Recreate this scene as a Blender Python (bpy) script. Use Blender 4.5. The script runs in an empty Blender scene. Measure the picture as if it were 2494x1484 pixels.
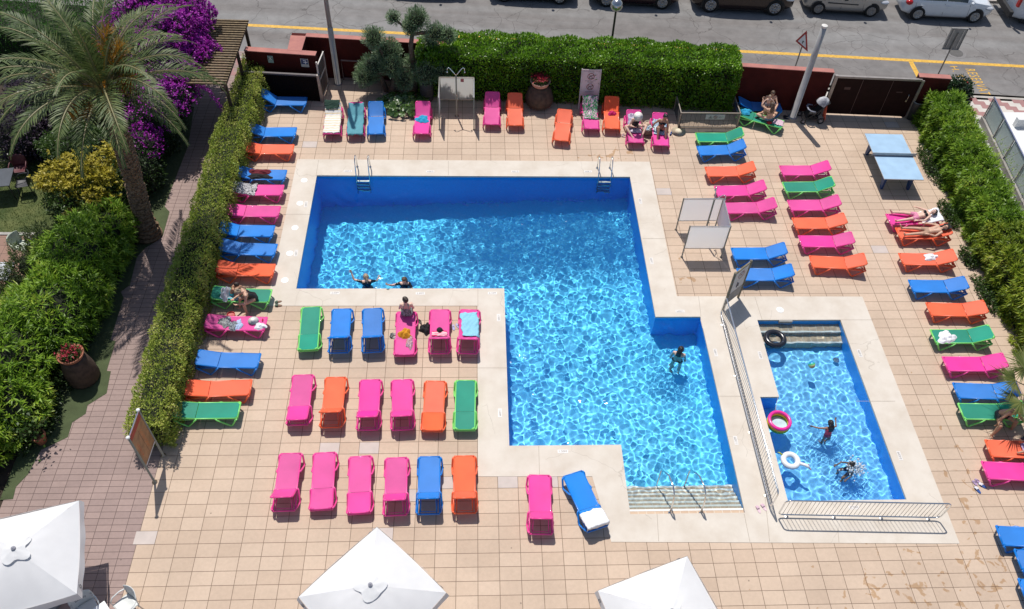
import bpy, bmesh, math, random
import numpy as np
from mathutils import Vector, Matrix

sc = bpy.context.scene
COL = sc.collection
R = math.radians
random.seed(7)
RNG = np.random.default_rng(7)

# ---------------------------------------------------------------- camera (seventh floor balcony looking down)
F, PITCH, YAW, ROLL, CAMH = 2035.23, 0.865967, 0.0681613, 0.0498068, 21.4855
FW = Vector((math.sin(YAW)*math.cos(PITCH), math.cos(YAW)*math.cos(PITCH), -math.sin(PITCH)))
_rt = Vector((math.cos(YAW), -math.sin(YAW), 0)); _up = _rt.cross(FW)
CR = math.cos(ROLL)*_rt + math.sin(ROLL)*_up
CU = -math.sin(ROLL)*_rt + math.cos(ROLL)*_up
cam = bpy.data.cameras.new('camera'); camo = bpy.data.objects.new('camera', cam); COL.objects.link(camo)
_m = Matrix((CR, CU, -FW)).transposed().to_4x4(); _m.translation = (0, 0, CAMH); camo.matrix_world = _m
cam.sensor_width = 36; cam.lens = 36*F/2494; cam.clip_end = 2000
sc.camera = camo

# ---------------------------------------------------------------- sky and sun
SUN_AZ, SUN_EL = math.atan2(-0.277, 0.96), R(65)
w = bpy.data.worlds.new('World'); sc.world = w; w.use_nodes = True
_nt = w.node_tree; _sk = _nt.nodes.new('ShaderNodeTexSky'); _sk.sky_type = 'NISHITA'; _sk.sun_disc = False
_sk.sun_elevation = SUN_EL; _sk.sun_rotation = SUN_AZ
_nt.links.new(_sk.outputs[0], _nt.nodes['Background'].inputs[0]); _nt.nodes['Background'].inputs[1].default_value = 0.10
_l = bpy.data.lights.new('sun', 'SUN'); _l.energy = 4.3; _l.angle = R(0.5); _l.color = (1.0, 0.955, 0.89)
_lo = bpy.data.objects.new('sun', _l); COL.objects.link(_lo)
SUND = Vector((math.sin(SUN_AZ)*math.cos(SUN_EL), math.cos(SUN_AZ)*math.cos(SUN_EL), math.sin(SUN_EL)))
_lo.rotation_euler = SUND.to_track_quat('Z', 'Y').to_euler(); _lo.location = SUND*60
_l.cycles.is_caustics_light = True
sc.view_settings.view_transform = 'Standard'; sc.view_settings.look = 'None'
sc.view_settings.exposure = 0.0; sc.view_settings.gamma = 1.0
sc.cycles.use_denoising = True
sc.cycles.max_bounces = 10; sc.cycles.transparent_max_bounces = 12
sc.cycles.sample_clamp_indirect = 8

# ---------------------------------------------------------------- helpers
def at(px, py, z=0.0):
    """ground point (height z) seen at pixel px,py of a 2494 px wide view"""
    d = FW*F + CR*(px-1247) - CU*(py-742)
    t = (z-CAMH)/d.z
    return Vector((d.x*t, d.y*t, z))

def tag(o, label=None, cat=None, group=None, kind=None):
    if label: o['label'] = label
    if cat: o['category'] = cat
    if group: o['group'] = group
    if kind: o['kind'] = kind
    return o

def empty(name, loc=(0, 0, 0), rz=0.0, label=None, cat=None, group=None):
    o = bpy.data.objects.new(name, None); COL.objects.link(o)
    o.location = loc; o.rotation_euler = (0, 0, rz); o.empty_display_size = .2
    return tag(o, label, cat, group)

def mobj(name, me, parent=None, smooth=False, label=None, cat=None, group=None, kind=None, loc=None, rz=None):
    o = bpy.data.objects.new(name, me); COL.objects.link(o)
    if parent is not None: o.parent = parent
    if smooth: me.polygons.foreach_set('use_smooth', [True]*len(me.polygons))
    if loc is not None: o.location = loc
    if rz is not None: o.rotation_euler = (0, 0, rz)
    return tag(o, label, cat, group, kind)

def copy_tree(o, parent=None):
    c = o.copy(); COL.objects.link(c)
    if parent is not None: c.parent = parent
    for ch in list(o.children): copy_tree(ch, c)
    return c

class MB:
    """collects simple solids and links them as one mesh object"""
    def __init__(s): s.v = []; s.f = []; s.m = []; s.cur = 0
    def add(s, vs, fs):
        b = len(s.v); s.v += [tuple(p) for p in vs]
        for f in fs: s.f.append(tuple(i+b for i in f)); s.m.append(s.cur)
        return s
    def poly(s, pts): return s.add(pts, [tuple(range(len(pts)))])
    def bx(s, x0, y0, z0, x1, y1, z1, M=None):
        vs = [(x0, y0, z0), (x1, y0, z0), (x1, y1, z0), (x0, y1, z0), (x0, y0, z1), (x1, y0, z1), (x1, y1, z1), (x0, y1, z1)]
        if M is not None: vs = [M @ Vector(p) for p in vs]
        return s.add(vs, [(0, 3, 2, 1), (4, 5, 6, 7), (0, 1, 5, 4), (1, 2, 6, 5), (2, 3, 7, 6), (3, 0, 4, 7)])
    def prism(s, poly, z0, z1):
        n = len(poly)
        vs = [(p[0], p[1], z0) for p in poly] + [(p[0], p[1], z1) for p in poly]
        return s.add(vs, [tuple(range(n-1, -1, -1)), tuple(range(n, 2*n))] + [(i, (i+1) % n, n+(i+1) % n, n+i) for i in range(n)])
    def beam(s, a, b, w, h, up=(0, 0, 1)):
        a, b = Vector(a), Vector(b); d = (b-a).normalized(); u = Vector(up)
        if abs(d.dot(u)) > .98: u = Vector((0, 1, 0))
        sd = d.cross(u).normalized()*w/2; uu = sd.cross(d).normalized()*h/2
        vs = [a-sd-uu, a+sd-uu, a+sd+uu, a-sd+uu, b-sd-uu, b+sd-uu, b+sd+uu, b-sd+uu]
        return s.add(vs, [(0, 1, 2, 3), (7, 6, 5, 4), (0, 4, 5, 1), (1, 5, 6, 2), (2, 6, 7, 3), (3, 7, 4, 0)])
    def tube(s, pts, r, seg=8, closed=False, sq=1.0):
        pts = [Vector(p) for p in pts]; n = len(pts)
        rs = r if isinstance(r, (list, tuple)) else [r]*n
        vs = []; prev = None
        for i, p in enumerate(pts):
            if closed: d = pts[(i+1) % n]-pts[i-1]
            else: d = pts[min(i+1, n-1)]-pts[max(i-1, 0)]
            d.normalize()
            if prev is None:
                u = Vector((0, 0, 1)) if abs(d.z) < .9 else Vector((0, 1, 0))
                a = d.cross(u).normalized()
            else:
                a = (prev - d*prev.dot(d))
                a = a.normalized() if a.length > 1e-6 else d.orthogonal().normalized()
            prev = a; b = d.cross(a)
            for k in range(seg):
                t = 2*math.pi*k/seg
                vs.append(p + (a*math.cos(t) + b*math.sin(t)*sq)*rs[i])
        fs = []
        for i in range(n if closed else n-1):
            j = (i+1) % n
            for k in range(seg):
                fs.append((i*seg+k, i*seg+(k+1) % seg, j*seg+(k+1) % seg, j*seg+k))
        if not closed: fs += [tuple(range(seg-1, -1, -1)), tuple((n-1)*seg+k for k in range(seg))]
        return s.add(vs, fs)
    def lathe(s, prof, c=(0, 0, 0), seg=20, sx=1, sy=1):
        n = len(prof); vs = []; fs = []
        for r, z in prof:
            for k in range(seg):
                t = 2*math.pi*k/seg; vs.append((c[0]+r*math.cos(t)*sx, c[1]+r*math.sin(t)*sy, c[2]+z))
        for i in range(n-1):
            for k in range(seg): fs.append((i*seg+k, i*seg+(k+1) % seg, (i+1)*seg+(k+1) % seg, (i+1)*seg+k))
        if prof[0][0] > 1e-4: fs.append(tuple(range(seg-1, -1, -1)))
        if prof[-1][0] > 1e-4: fs.append(tuple((n-1)*seg+k for k in range(seg)))
        return s.add(vs, fs)
    def ball(s, c, r, seg=12, rings=8, M=None):
        rx, ry, rz = r if isinstance(r, (tuple, list)) else (r, r, r)
        vs = []
        for i in range(rings+1):
            a = math.pi*i/rings - math.pi/2
            for k in range(seg):
                t = 2*math.pi*k/seg
                q = Vector((rx*math.cos(a)*math.cos(t), ry*math.cos(a)*math.sin(t), rz*math.sin(a)))
                if M is not None: q = M @ q
                vs.append(Vector(c)+q)
        fs = [(i*seg+k, i*seg+(k+1) % seg, (i+1)*seg+(k+1) % seg, (i+1)*seg+k) for i in range(rings) for k in range(seg)]
        return s.add(vs, fs)
    def torus(s, c, Rr, r, seg=32, sub=12, M=None):
        vs = []; fs = []
        for i in range(seg):
            a = 2*math.pi*i/seg
            for k in range(sub):
                b = 2*math.pi*k/sub
                q = Vector(((Rr+r*math.cos(b))*math.cos(a), (Rr+r*math.cos(b))*math.sin(a), r*math.sin(b)))
                if M is not None: q = M @ q
                vs.append(Vector(c)+q)
        fs = [(i*sub+k, ((i+1) % seg)*sub+k, ((i+1) % seg)*sub+(k+1) % sub, i*sub+(k+1) % sub) for i in range(seg) for k in range(sub)]
        return s.add(vs, fs)
    def grid(s, fn, nu, nv):
        vs = [fn(i/nu, j/nv) for j in range(nv+1) for i in range(nu+1)]
        fs = [(j*(nu+1)+i, j*(nu+1)+i+1, (j+1)*(nu+1)+i+1, (j+1)*(nu+1)+i) for j in range(nv) for i in range(nu)]
        return s.add(vs, fs)
    def mesh(s, name, mats):
        me = bpy.data.meshes.new(name); me.from_pydata(s.v, [], s.f)
        for m in (mats if isinstance(mats, (list, tuple)) else [mats]): me.materials.append(m)
        me.polygons.foreach_set('material_index', s.m); me.update()
        return me
    def build(s, name, mats, parent=None, smooth=False, **k):
        return mobj(name, s.mesh(name, mats), parent, smooth, **k)

# ---- materials
_MC = {}
def new_mat(name):
    m = bpy.data.materials.new(name); m.use_nodes = True
    return m, m.node_tree, m.node_tree.nodes['Principled BSDF']

def N(nt, t, **k):
    n = nt.nodes.new('ShaderNode'+t)
    for a, b in k.items(): setattr(n, a, b)
    return n

def ocoord(nt):
    return N(nt, 'TexCoord').outputs['Object']

def mat(name, c, rough=.6, metal=0.0, var=.12, scale=6.0, bump=0.0, bscale=60.0, spec=.5, coat=0.0, trans=0.0, two=None):
    """plain procedural surface: colour broken up by noise, optional fine bump"""
    key = (name, c)
    if key in _MC: return _MC[key]
    m, nt, b = new_mat(name)
    co = ocoord(nt)
    nz = N(nt, 'TexNoise'); nz.inputs['Scale'].default_value = scale; nz.inputs['Detail'].default_value = 4
    nt.links.new(co, nz.inputs['Vector'])
    rp = N(nt, 'ValToRGB')
    c2 = two if two else tuple(min(1, x*(1+var)) for x in c)
    c1 = tuple(x*(1-var) for x in c)
    rp.color_ramp.elements[0].color = (*c1, 1); rp.color_ramp.elements[1].color = (*c2, 1)
    rp.color_ramp.elements[0].position = .3; rp.color_ramp.elements[1].position = .7
    nt.links.new(nz.outputs['Fac'], rp.inputs[0]); nt.links.new(rp.outputs[0], b.inputs['Base Color'])
    b.inputs['Roughness'].default_value = rough; b.inputs['Metallic'].default_value = metal
    b.inputs['Specular IOR Level'].default_value = spec; b.inputs['Coat Weight'].default_value = coat
    if bump > 0:
        n2 = N(nt, 'TexNoise'); n2.inputs['Scale'].default_value = bscale; n2.inputs['Detail'].default_value = 3
        nt.links.new(co, n2.inputs['Vector'])
        bp = N(nt, 'Bump'); bp.inputs['Strength'].default_value = bump; bp.inputs['Distance'].default_value = .01
        nt.links.new(n2.outputs['Fac'], bp.inputs['Height']); nt.links.new(bp.outputs[0], b.inputs['Normal'])
    if trans > 0:
        out = nt.nodes['Material Output']; tr = N(nt, 'BsdfTranslucent'); mx = N(nt, 'MixShader'); mx.inputs[0].default_value = trans
        nt.links.new(rp.outputs[0], tr.inputs[0]); nt.links.new(b.outputs[0], mx.inputs[1]); nt.links.new(tr.outputs[0], mx.inputs[2])
        nt.links.new(mx.outputs[0], out.inputs[0])
    _MC[key] = m
    return m

def leafmat(name, cols, trans=.28, rough=.5, clump=.9, spec=.35):
    """leaf colours: random per leaf, plus broad clump to clump variation"""
    if name in _MC: return _MC[name]
    m, nt, b = new_mat(name)
    ge = N(nt, 'NewGeometry'); co = ocoord(nt)
    nz = N(nt, 'TexNoise'); nz.inputs['Scale'].default_value = clump; nz.inputs['Detail'].default_value = 2
    nt.links.new(co, nz.inputs['Vector'])
    mixf = N(nt, 'Math', operation='MULTIPLY_ADD'); mixf.inputs[1].default_value = .6
    nt.links.new(ge.outputs['Random Per Island'], mixf.inputs[0])
    sb = N(nt, 'Math', operation='MULTIPLY_ADD'); sb.inputs[1].default_value = 1.2; sb.inputs[2].default_value = -.4
    nt.links.new(nz.outputs['Fac'], sb.inputs[0]); nt.links.new(sb.outputs[0], mixf.inputs[2])
    rp = N(nt, 'ValToRGB'); el = rp.color_ramp.elements
    while len(el) < len(cols): el.new(.5)
    for i, c in enumerate(cols):
        el[i].position = i/(len(cols)-1); el[i].color = (*c, 1)
    nt.links.new(mixf.outputs[0], rp.inputs[0]); nt.links.new(rp.outputs[0], b.inputs['Base Color'])
    b.inputs['Roughness'].default_value = rough; b.inputs['Specular IOR Level'].default_value = spec
    out = nt.nodes['Material Output']; tr = N(nt, 'BsdfTranslucent'); mx = N(nt, 'MixShader'); mx.inputs[0].default_value = trans
    nt.links.new(rp.outputs[0], tr.inputs[0]); nt.links.new(b.outputs[0], mx.inputs[1]); nt.links.new(tr.outputs[0], mx.inputs[2])
    nt.links.new(mx.outputs[0], out.inputs[0])
    _MC[name] = m
    return m

STEEL = mat('brushed_steel', (.55, .53, .5), .28, .95, var=.1)
CHROME = mat('chrome', (.75, .75, .74), .12, 1.0, var=.04)
BLACKP = mat('black_plastic', (.02, .02, .022), .5)
WHITEP = mat('white_plastic', (.78, .79, .78), .4, var=.03)
DARKBARK = mat('bark', (.12, .085, .06), .9, var=.4, scale=14, bump=.8, bscale=30)
RUST = mat('dark_red_wall_paint', (.062, .0095, .0075), .9, var=.2, scale=2.5, bump=.15, bscale=40, spec=.2)
PINKCAP = mat('weathered_pink_wall_paint', (.40, .155, .14), .85, var=.16, scale=2.0, bump=.15, two=(.46, .19, .15))

# ---- numpy leaf clouds
def fast_mesh(name, V, nper):
    me = bpy.data.meshes.new(name); nv = len(V); nf = nv//nper
    me.vertices.add(nv); me.vertices.foreach_set('co', V.astype(np.float32).ravel())
    me.loops.add(nv); me.loops.foreach_set('vertex_index', np.arange(nv, dtype=np.int32))
    me.polygons.add(nf); me.polygons.foreach_set('loop_start', np.arange(0, nv, nper, dtype=np.int32))
    me.polygons.foreach_set('loop_total', np.full(nf, nper, dtype=np.int32))
    me.update(calc_edges=True)
    return me

def unit(a): return a/np.maximum(np.linalg.norm(a, axis=1, keepdims=True), 1e-9)

def leaf_verts(P, D, L, W, rng, roll=1.0, up=None):
    """diamond leaves at P pointing along D"""
    n = len(P); D = unit(D)
    L = L*rng.uniform(.65, 1.35, (n, 1)); W = W*rng.uniform(.7, 1.3, (n, 1))
    ref = np.tile(np.array([[0, 0, 1.]]), (n, 1)) if up is None else up
    S = unit(np.cross(D, ref+rng.normal(0, .001, (n, 3))))
    S = unit(S + roll*rng.normal(0, .5, (n, 3)))
    S = unit(S - D*np.sum(S*D, axis=1, keepdims=True))
    V = np.stack([P, P+D*L*.45+S*W*.5, P+D*L, P+D*L*.45-S*W*.5], 1)
    return V.reshape(-1, 3)

def leaf_obj(name, V, m, parent=None, **k):
    me = fast_mesh(name, V, 4); me.materials.append(m)
    return mobj(name, me, parent, **k)

def wob(P, a, s, seed):
    """smooth pseudo noise displacement (scalar) for arrays of points"""
    r = np.random.default_rng(seed); o = np.zeros(len(P))
    for i in range(6):
        k = r.normal(0, 1, 3)*s*(1+.5*i); o += np.sin(P@k + r.uniform(0, 6.28))/(1+.45*i)
    return a*o/2.2

def hedge_leaves(path, width, height, n, L, W, rng, wobble=.10, ws=1.6, outb=.9, upb=.35, rnd=.8, z0=.05, round_=.25, seed=3, depth=.12):
    """leaf positions over the skin of a clipped hedge along a polyline path"""
    pts = [Vector((p[0], p[1], 0)) for p in path]
    seg = [(pts[i+1]-pts[i]).length for i in range(len(pts)-1)]; T = sum(seg)
    per = 2*height+width; endw = width*height*2
    Ps = []; Ns = []
    tot = T*per + endw
    ns = int(n*T*per/tot)
    u = rng.uniform(0, T, ns); c = rng.uniform(0, per, ns)
    cum = np.concatenate([[0], np.cumsum(seg)]); idx = np.clip(np.searchsorted(cum, u, side='right')-1, 0, len(seg)-1)
    A = np.array([[p.x, p.y] for p in pts]); d = np.array([[(pts[i+1]-pts[i]).normalized().x, (pts[i+1]-pts[i]).normalized().y] for i in range(len(seg))])
    base = A[idx] + d[idx]*(u-cum[idx])[:, None]; nrm2 = np.stack([-d[idx][:, 1], d[idx][:, 0]], 1)
    hw = width/2
    lat = np.where(c < height, hw, np.where(c < height+width, hw-(c-height), -hw))
    z = np.where(c < height, c, np.where(c < height+width, height, height-(c-height-width)))
    nl = np.where(c < height, 1., np.where(c < height+width, 0., -1.)); nz = np.where((c >= height) & (c < height+width), 1., 0.)
    # round the shoulders
    ex = np.clip(np.abs(lat)-(hw-round_), 0, None); ez = np.clip(z-(height-round_), 0, None)
    both = (ex > 0) & (ez > 0); q = np.sqrt(ex**2+ez**2)
    k = np.where(both & (q > 0), np.minimum(1, round_/np.maximum(q, 1e-6)), 1)
    lat = np.where(both, np.sign(lat)*(hw-round_+ex*k), lat); z = np.where(both, height-round_+ez*k, z)
    nl = np.where(both, np.sign(lat)*ex, nl); nz = np.where(both, ez, nz)
    P = np.stack([base[:, 0]+nrm2[:, 0]*lat, base[:, 1]+nrm2[:, 1]*lat, z], 1)
    Nn = unit(np.stack([nrm2[:, 0]*nl, nrm2[:, 1]*nl, nz], 1)+1e-9)
    Ps.append(P); Ns.append(Nn)
    for e, sg in ((0, -1), (len(pts)-1, 1)):
        m_ = int(n*endw/2/tot); dd = d[0] if e == 0 else d[-1]; nn = np.array([-dd[1], dd[0]])
        l2 = rng.uniform(-hw, hw, m_); zz = rng.uniform(0, height, m_)
        Ps.append(np.stack([A[e, 0]+nn[0]*l2, A[e, 1]+nn[1]*l2, zz], 1)); Ns.append(np.tile(np.array([[dd[0]*sg, dd[1]*sg, 0]]), (m_, 1)))
    P = np.concatenate(Ps); Nn = np.concatenate(Ns)
    P = P + Nn*(wob(P, wobble, ws, seed)[:, None] - rng.exponential(depth, (len(P), 1))*.8)
    P[:, 2] = np.maximum(P[:, 2], z0)
    D = Nn*outb + np.array([[0, 0, upb]]) + rng.normal(0, rnd, (len(P), 3))
    return P, Nn, leaf_verts(P, D, L, W, rng)

def hedge_core(mb, path, width, height, inset=.22):
    pts = [Vector((p[0], p[1], 0)) for p in path]
    for i in range(len(pts)-1):
        a, b = pts[i], pts[i+1]; d = (b-a).normalized()
        if i == 0: a = a+d*inset
        if i == len(pts)-2: b = b-d*inset
        mb.beam(a+Vector((0, 0, (height-inset)/2)), b+Vector((0, 0, (height-inset)/2)), width-2*inset, height-inset)

def blob_leaves(ells, n, L, W, rng, outb=.7, upb=.2, rnd=.9, shell=.35, seed=5, wobble=.18, zmin=.02):
    """leaf positions through the outer part of a union of ellipsoids [(centre, radii)]"""
    vol = np.array([e[1][0]*e[1][1]+e[1][0]*e[1][2]+e[1][1]*e[1][2] for e in ells]); pr = vol/vol.sum()
    P = []; Nn = []
    for (c, r), f in zip(ells, pr):
        k = int(n*f); d = unit(rng.normal(0, 1, (k, 3))); t = 1-shell*rng.uniform(0, 1, (k, 1))**1.5
        c = np.array(c); r = np.array(r)
        w_ = 1+wob(d*2+c, wobble, 2.2, seed)[:, None]
        p = c + d*r*t*w_; ok = p[:, 2] > zmin
        for c2, r2 in ells:
            if c2 is c: continue
            q = (p-np.array(c2))/np.array(r2); ok &= ~((np.sum(q*q, 1) < .55) & (np.linalg.norm(np.array(c2)-c) > 1e-6))
        P.append(p[ok]); Nn.append(unit(d/r)[ok])
    P = np.concatenate(P); Nn = np.concatenate(Nn)
    D = Nn*outb + np.array([[0, 0, upb]]) + rng.normal(0, rnd, (len(P), 3))
    return P, Nn, leaf_verts(P, D, L, W, rng)

def tuft_verts(P, Nn, k, L, W, rng, spread=.85, droop=.25):
    """k leaves radiating from every shoot tip at P"""
    n = len(P); C = np.repeat(P, k, 0); D = np.repeat(Nn, k, 0)*.75+rng.normal(0, spread, (n*k, 3))*.8-np.array([[0, 0, droop]])
    return leaf_verts(C+rng.normal(0, .025, C.shape), D, L, W, rng, roll=.8)

def text_mesh(s, size, m, align='CENTER', ext=.0, spacing=1.0):
    cu = bpy.data.curves.new('lettering', 'FONT'); cu.body = s; cu.size = size; cu.align_x = align; cu.align_y = 'CENTER'
    cu.extrude = ext; cu.space_character = spacing; cu.resolution_u = 2
    o = bpy.data.objects.new('lettering_source', cu); COL.objects.link(o)
    dg = bpy.context.evaluated_depsgraph_get(); me = bpy.data.meshes.new_from_object(o.evaluated_get(dg))
    bpy.data.objects.remove(o); bpy.data.curves.remove(cu)
    me.name = 'lettering'; me.materials.clear(); me.materials.append(m)
    return me
# ================================================================ SETTING
from mathutils.geometry import tessellate_polygon
TX, TY, TX0, TY0 = .576, .3855, .06, 11.0

def sheet(mb, outer, holes=(), z=0.0):
    polys = [[Vector((p[0], p[1], z)) for p in outer]] + [[Vector((p[0], p[1], z)) for p in h] for h in holes]
    tris = tessellate_polygon(polys); flat = [p for q in polys for p in q]
    fs = []
    for t in tris:
        a, b, c = (flat[i] for i in t)
        fs.append(t if (b-a).cross(c-a).z > 0 else (t[0], t[2], t[1]))
    mb.add(flat, fs); return mb

POOL = [(-6.06, 24.75), (6.05, 24.75), (6.05, 17.67), (7.57, 17.67), (7.57, 10.53), (4.32, 10.53), (4.32, 12.76), (1.0, 12.76), (1.0, 18.95), (-6.06, 18.95)]
KIDS = [(9.48, 17.52), (12.33, 17.52), (12.33, 10.87), (8.88, 10.87), (8.88, 14.42), (9.48, 14.42)]
COPE = [(-6.93, 25.70), (6.95, 25.66), (6.92, 18.58), (13.4, 18.55), (13.37, 9.52), (3.7, 9.72), (3.36, 11.72), (0.07, 11.76), (0.08, 18.17), (-6.93, 18.19)]

def tile_mat(name, c1, c2, mortar, tw, th, x0, y0, msize=.006, rough=.7, stains=(), dirt=.25, streak=0.0):
    m, nt, b = new_mat(name)
    co = ocoord(nt)
    mp = N(nt, 'Mapping'); mp.inputs['Location'].default_value = (-x0, -y0, 0); nt.links.new(co, mp.inputs['Vector'])
    br = N(nt, 'TexBrick'); br.offset = 0; br.squash = 1
    br.inputs['Scale'].default_value = 1; br.inputs['Brick Width'].default_value = tw; br.inputs['Row Height'].default_value = th
    br.inputs['Mortar Size'].default_value = msize; br.inputs['Mortar Smooth'].default_value = .1; br.inputs['Bias'].default_value = 0
    br.inputs['Color1'].default_value = (*c1, 1); br.inputs['Color2'].default_value = (*c2, 1); br.inputs['Mortar'].default_value = (*mortar, 1)
    nt.links.new(mp.outputs[0], br.inputs['Vector'])
    last = br.outputs['Color']
    def mult(fac_out, lo, hi):
        nonlocal last
        mr = N(nt, 'MapRange'); mr.inputs['To Min'].default_value = lo; mr.inputs['To Max'].default_value = hi
        mr.inputs['From Min'].default_value = .3; mr.inputs['From Max'].default_value = .7
        nt.links.new(fac_out, mr.inputs['Value'])
        mx = N(nt, 'Mix', data_type='RGBA', blend_type='MULTIPLY'); mx.inputs['Factor'].default_value = 1
        nt.links.new(last, mx.inputs['A']); nt.links.new(mr.outputs[0], mx.inputs['B']); last = mx.outputs['Result']
    n1 = N(nt, 'TexNoise'); n1.inputs['Scale'].default_value = .45; n1.inputs['Detail'].default_value = 5; nt.links.new(co, n1.inputs['Vector'])
    mult(n1.outputs['Fac'], 1-dirt*.45, 1+dirt*.3)
    n2 = N(nt, 'TexNoise'); n2.inputs['Scale'].default_value = 9; n2.inputs['Detail'].default_value = 6; n2.inputs['Roughness'].default_value = .7; nt.links.new(co, n2.inputs['Vector'])
    mult(n2.outputs['Fac'], 1-dirt*.28, 1+dirt*.22)
    # small dark specks
    vo = N(nt, 'TexVoronoi'); vo.inputs['Scale'].default_value = 1.15; vo.inputs['Randomness'].default_value = 1; nt.links.new(co, vo.inputs['Vector'])
    lt = N(nt, 'Math', operation='LESS_THAN'); lt.inputs[1].default_value = .028; nt.links.new(vo.outputs['Distance'], lt.inputs[0])
    mx = N(nt, 'Mix', data_type='RGBA'); mx.inputs['B'].default_value = (.10, .075, .06, 1)
    f = N(nt, 'Math', operation='MULTIPLY'); f.inputs[1].default_value = .55; nt.links.new(lt.outputs[0], f.inputs[0])
    nt.links.new(f.outputs[0], mx.inputs['Factor']); nt.links.new(last, mx.inputs['A']); last = mx.outputs['Result']
    # damp splash patches near the places where bathers walk
    if stains:
        acc = None
        for (sx, sy, rx, ry, s) in stains:
            ms = N(nt, 'Mapping'); ms.inputs['Location'].default_value = (-sx/rx, -sy/ry, 0); ms.inputs['Scale'].default_value = (1/rx, 1/ry, 0); nt.links.new(co, ms.inputs['Vector'])
            ln = N(nt, 'VectorMath', operation='LENGTH'); nt.links.new(ms.outputs[0], ln.inputs[0])
            mr = N(nt, 'MapRange'); mr.inputs['From Min'].default_value = 1; mr.inputs['From Max'].default_value = .35; mr.inputs['To Min'].default_value = 0; mr.inputs['To Max'].default_value = s
            nt.links.new(ln.outputs['Value'], mr.inputs['Value'])
            if acc is None: acc = mr.outputs[0]
            else:
                a = N(nt, 'Math', operation='MAXIMUM'); nt.links.new(acc, a.inputs[0]); nt.links.new(mr.outputs[0], a.inputs[1]); acc = a.outputs[0]
        n3 = N(nt, 'TexNoise'); n3.inputs['Scale'].default_value = 2.6; n3.inputs['Detail'].default_value = 3.5; n3.inputs['Roughness'].default_value = .55; n3.inputs['Distortion'].default_value = .6
        nt.links.new(co, n3.inputs['Vector'])
        ad = N(nt, 'Math', operation='MULTIPLY_ADD'); ad.inputs[1].default_value = .16; nt.links.new(acc, ad.inputs[0]); nt.links.new(n3.outputs['Fac'], ad.inputs[2])
        th_ = N(nt, 'MapRange'); th_.inputs['From Min'].default_value = .735; th_.inputs['From Max'].default_value = .76; nt.links.new(ad.outputs[0], th_.inputs['Value'])
        gate = N(nt, 'Math', operation='MULTIPLY'); gt = N(nt, 'Math', operation='GREATER_THAN'); gt.inputs[1].default_value = .02
        nt.links.new(acc, gt.inputs[0]); nt.links.new(th_.outputs[0], gate.inputs[0]); nt.links.new(gt.outputs[0], gate.inputs[1])
        mx = N(nt, 'Mix', data_type='RGBA', blend_type='MULTIPLY'); mx.inputs['B'].default_value = (.78, .66, .52, 1)
        nt.links.new(gate.outputs[0], mx.inputs['Factor']); nt.links.new(last, mx.inputs['A']); last = mx.outputs['Result']
    nt.links.new(last, b.inputs['Base Color']); b.inputs['Roughness'].default_value = rough; b.inputs['Specular IOR Level'].default_value = .3
    bp = N(nt, 'Bump'); bp.inputs['Strength'].default_value = .5; bp.inputs['Distance'].default_value = .004
    inv = N(nt, 'Math', operation='SUBTRACT'); inv.inputs[0].default_value = 1; nt.links.new(br.outputs['Fac'], inv.inputs[1])
    nt.links.new(inv.outputs[0], bp.inputs['Height']); nt.links.new(bp.outputs[0], b.inputs['Normal'])
    return m

# ---- ground, one sheet out to the horizon (open only where the pools are dug in)
g = MB(); sheet(g, [(-900, -400), (900, -400), (900, 1500), (-900, 1500)], [[(-8, 9), (14, 9), (14, 26), (-8, 26)]], -.16)
g.build('ground', mat('dry_ground', (.26, .23, .19), .95, var=.25, scale=.6), kind='structure')

DECK = [(-9.05, -9), (20.3, -9), (20.3, 28.8), (-9.05, 31.5)]
deck_m = tile_mat('deck_tiles', (.56, .43, .325), (.505, .38, .283), (.17, .115, .08), TX, TY, TX0, TY0, .0075,
    stains=[(13.0, 8.2, 6, 2.6, 1.0), (14.4, 10.6, 1.6, 3.0, .75), (5.5, 26.1, 2.2, .7, 1.0), (7.6, 19.9, 1.2, 1.6, .75), (9.3, 19.2, .8, .6, .6), (16.5, 20.2, 1.6, .8, .4), (13.9, 14.2, .9, 4, .4), (-4, 11.9, 1.0, .8, .4)])
pale_m = mat('pale_replacement_tile', (.50, .43, .39), .7, var=.08, scale=3)
d = MB(); sheet(d, DECK, [COPE], 0)
d.cur = 1
for px, py in [(368, 1295), (805, 1088), (900, 1088), (1223, 1176), (760, 350), (1627, 468), (2175, 303), (2134, 615), (948, 1292), (1318, 1185), (1004, 1195), (1093, 1178), (912, 968), (1745, 790), (2008, 424)]:
    p = at(px, py); kx = math.floor((p.x-TX0)/TX); ky = math.floor((p.y-TY0)/TY)
    x0, y0 = TX0+kx*TX+.006, TY0+ky*TY+.006
    d.poly([(x0, y0, .004), (x0+TX-.012, y0, .004), (x0+TX-.012, y0+TY-.012, .004), (x0, y0+TY-.012, .004)])
d.build('pool_deck', [deck_m, pale_m], kind='structure')

# ---- coping
m, nt, b = new_mat('coping_stone'); co = ocoord(nt)
n1 = N(nt, 'TexNoise'); n1.inputs['Scale'].default_value = 1.1; n1.inputs['Detail'].default_value = 7; n1.inputs['Roughness'].default_value = .62; nt.links.new(co, n1.inputs['Vector'])
rp = N(nt, 'ValToRGB'); e = rp.color_ramp.elements; e[0].position = .3; e[1].position = .62; e[0].color = (.545, .475, .395, 1); e[1].color = (.635, .575, .50, 1)
nt.links.new(n1.outputs['Fac'], rp.inputs[0])
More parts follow.
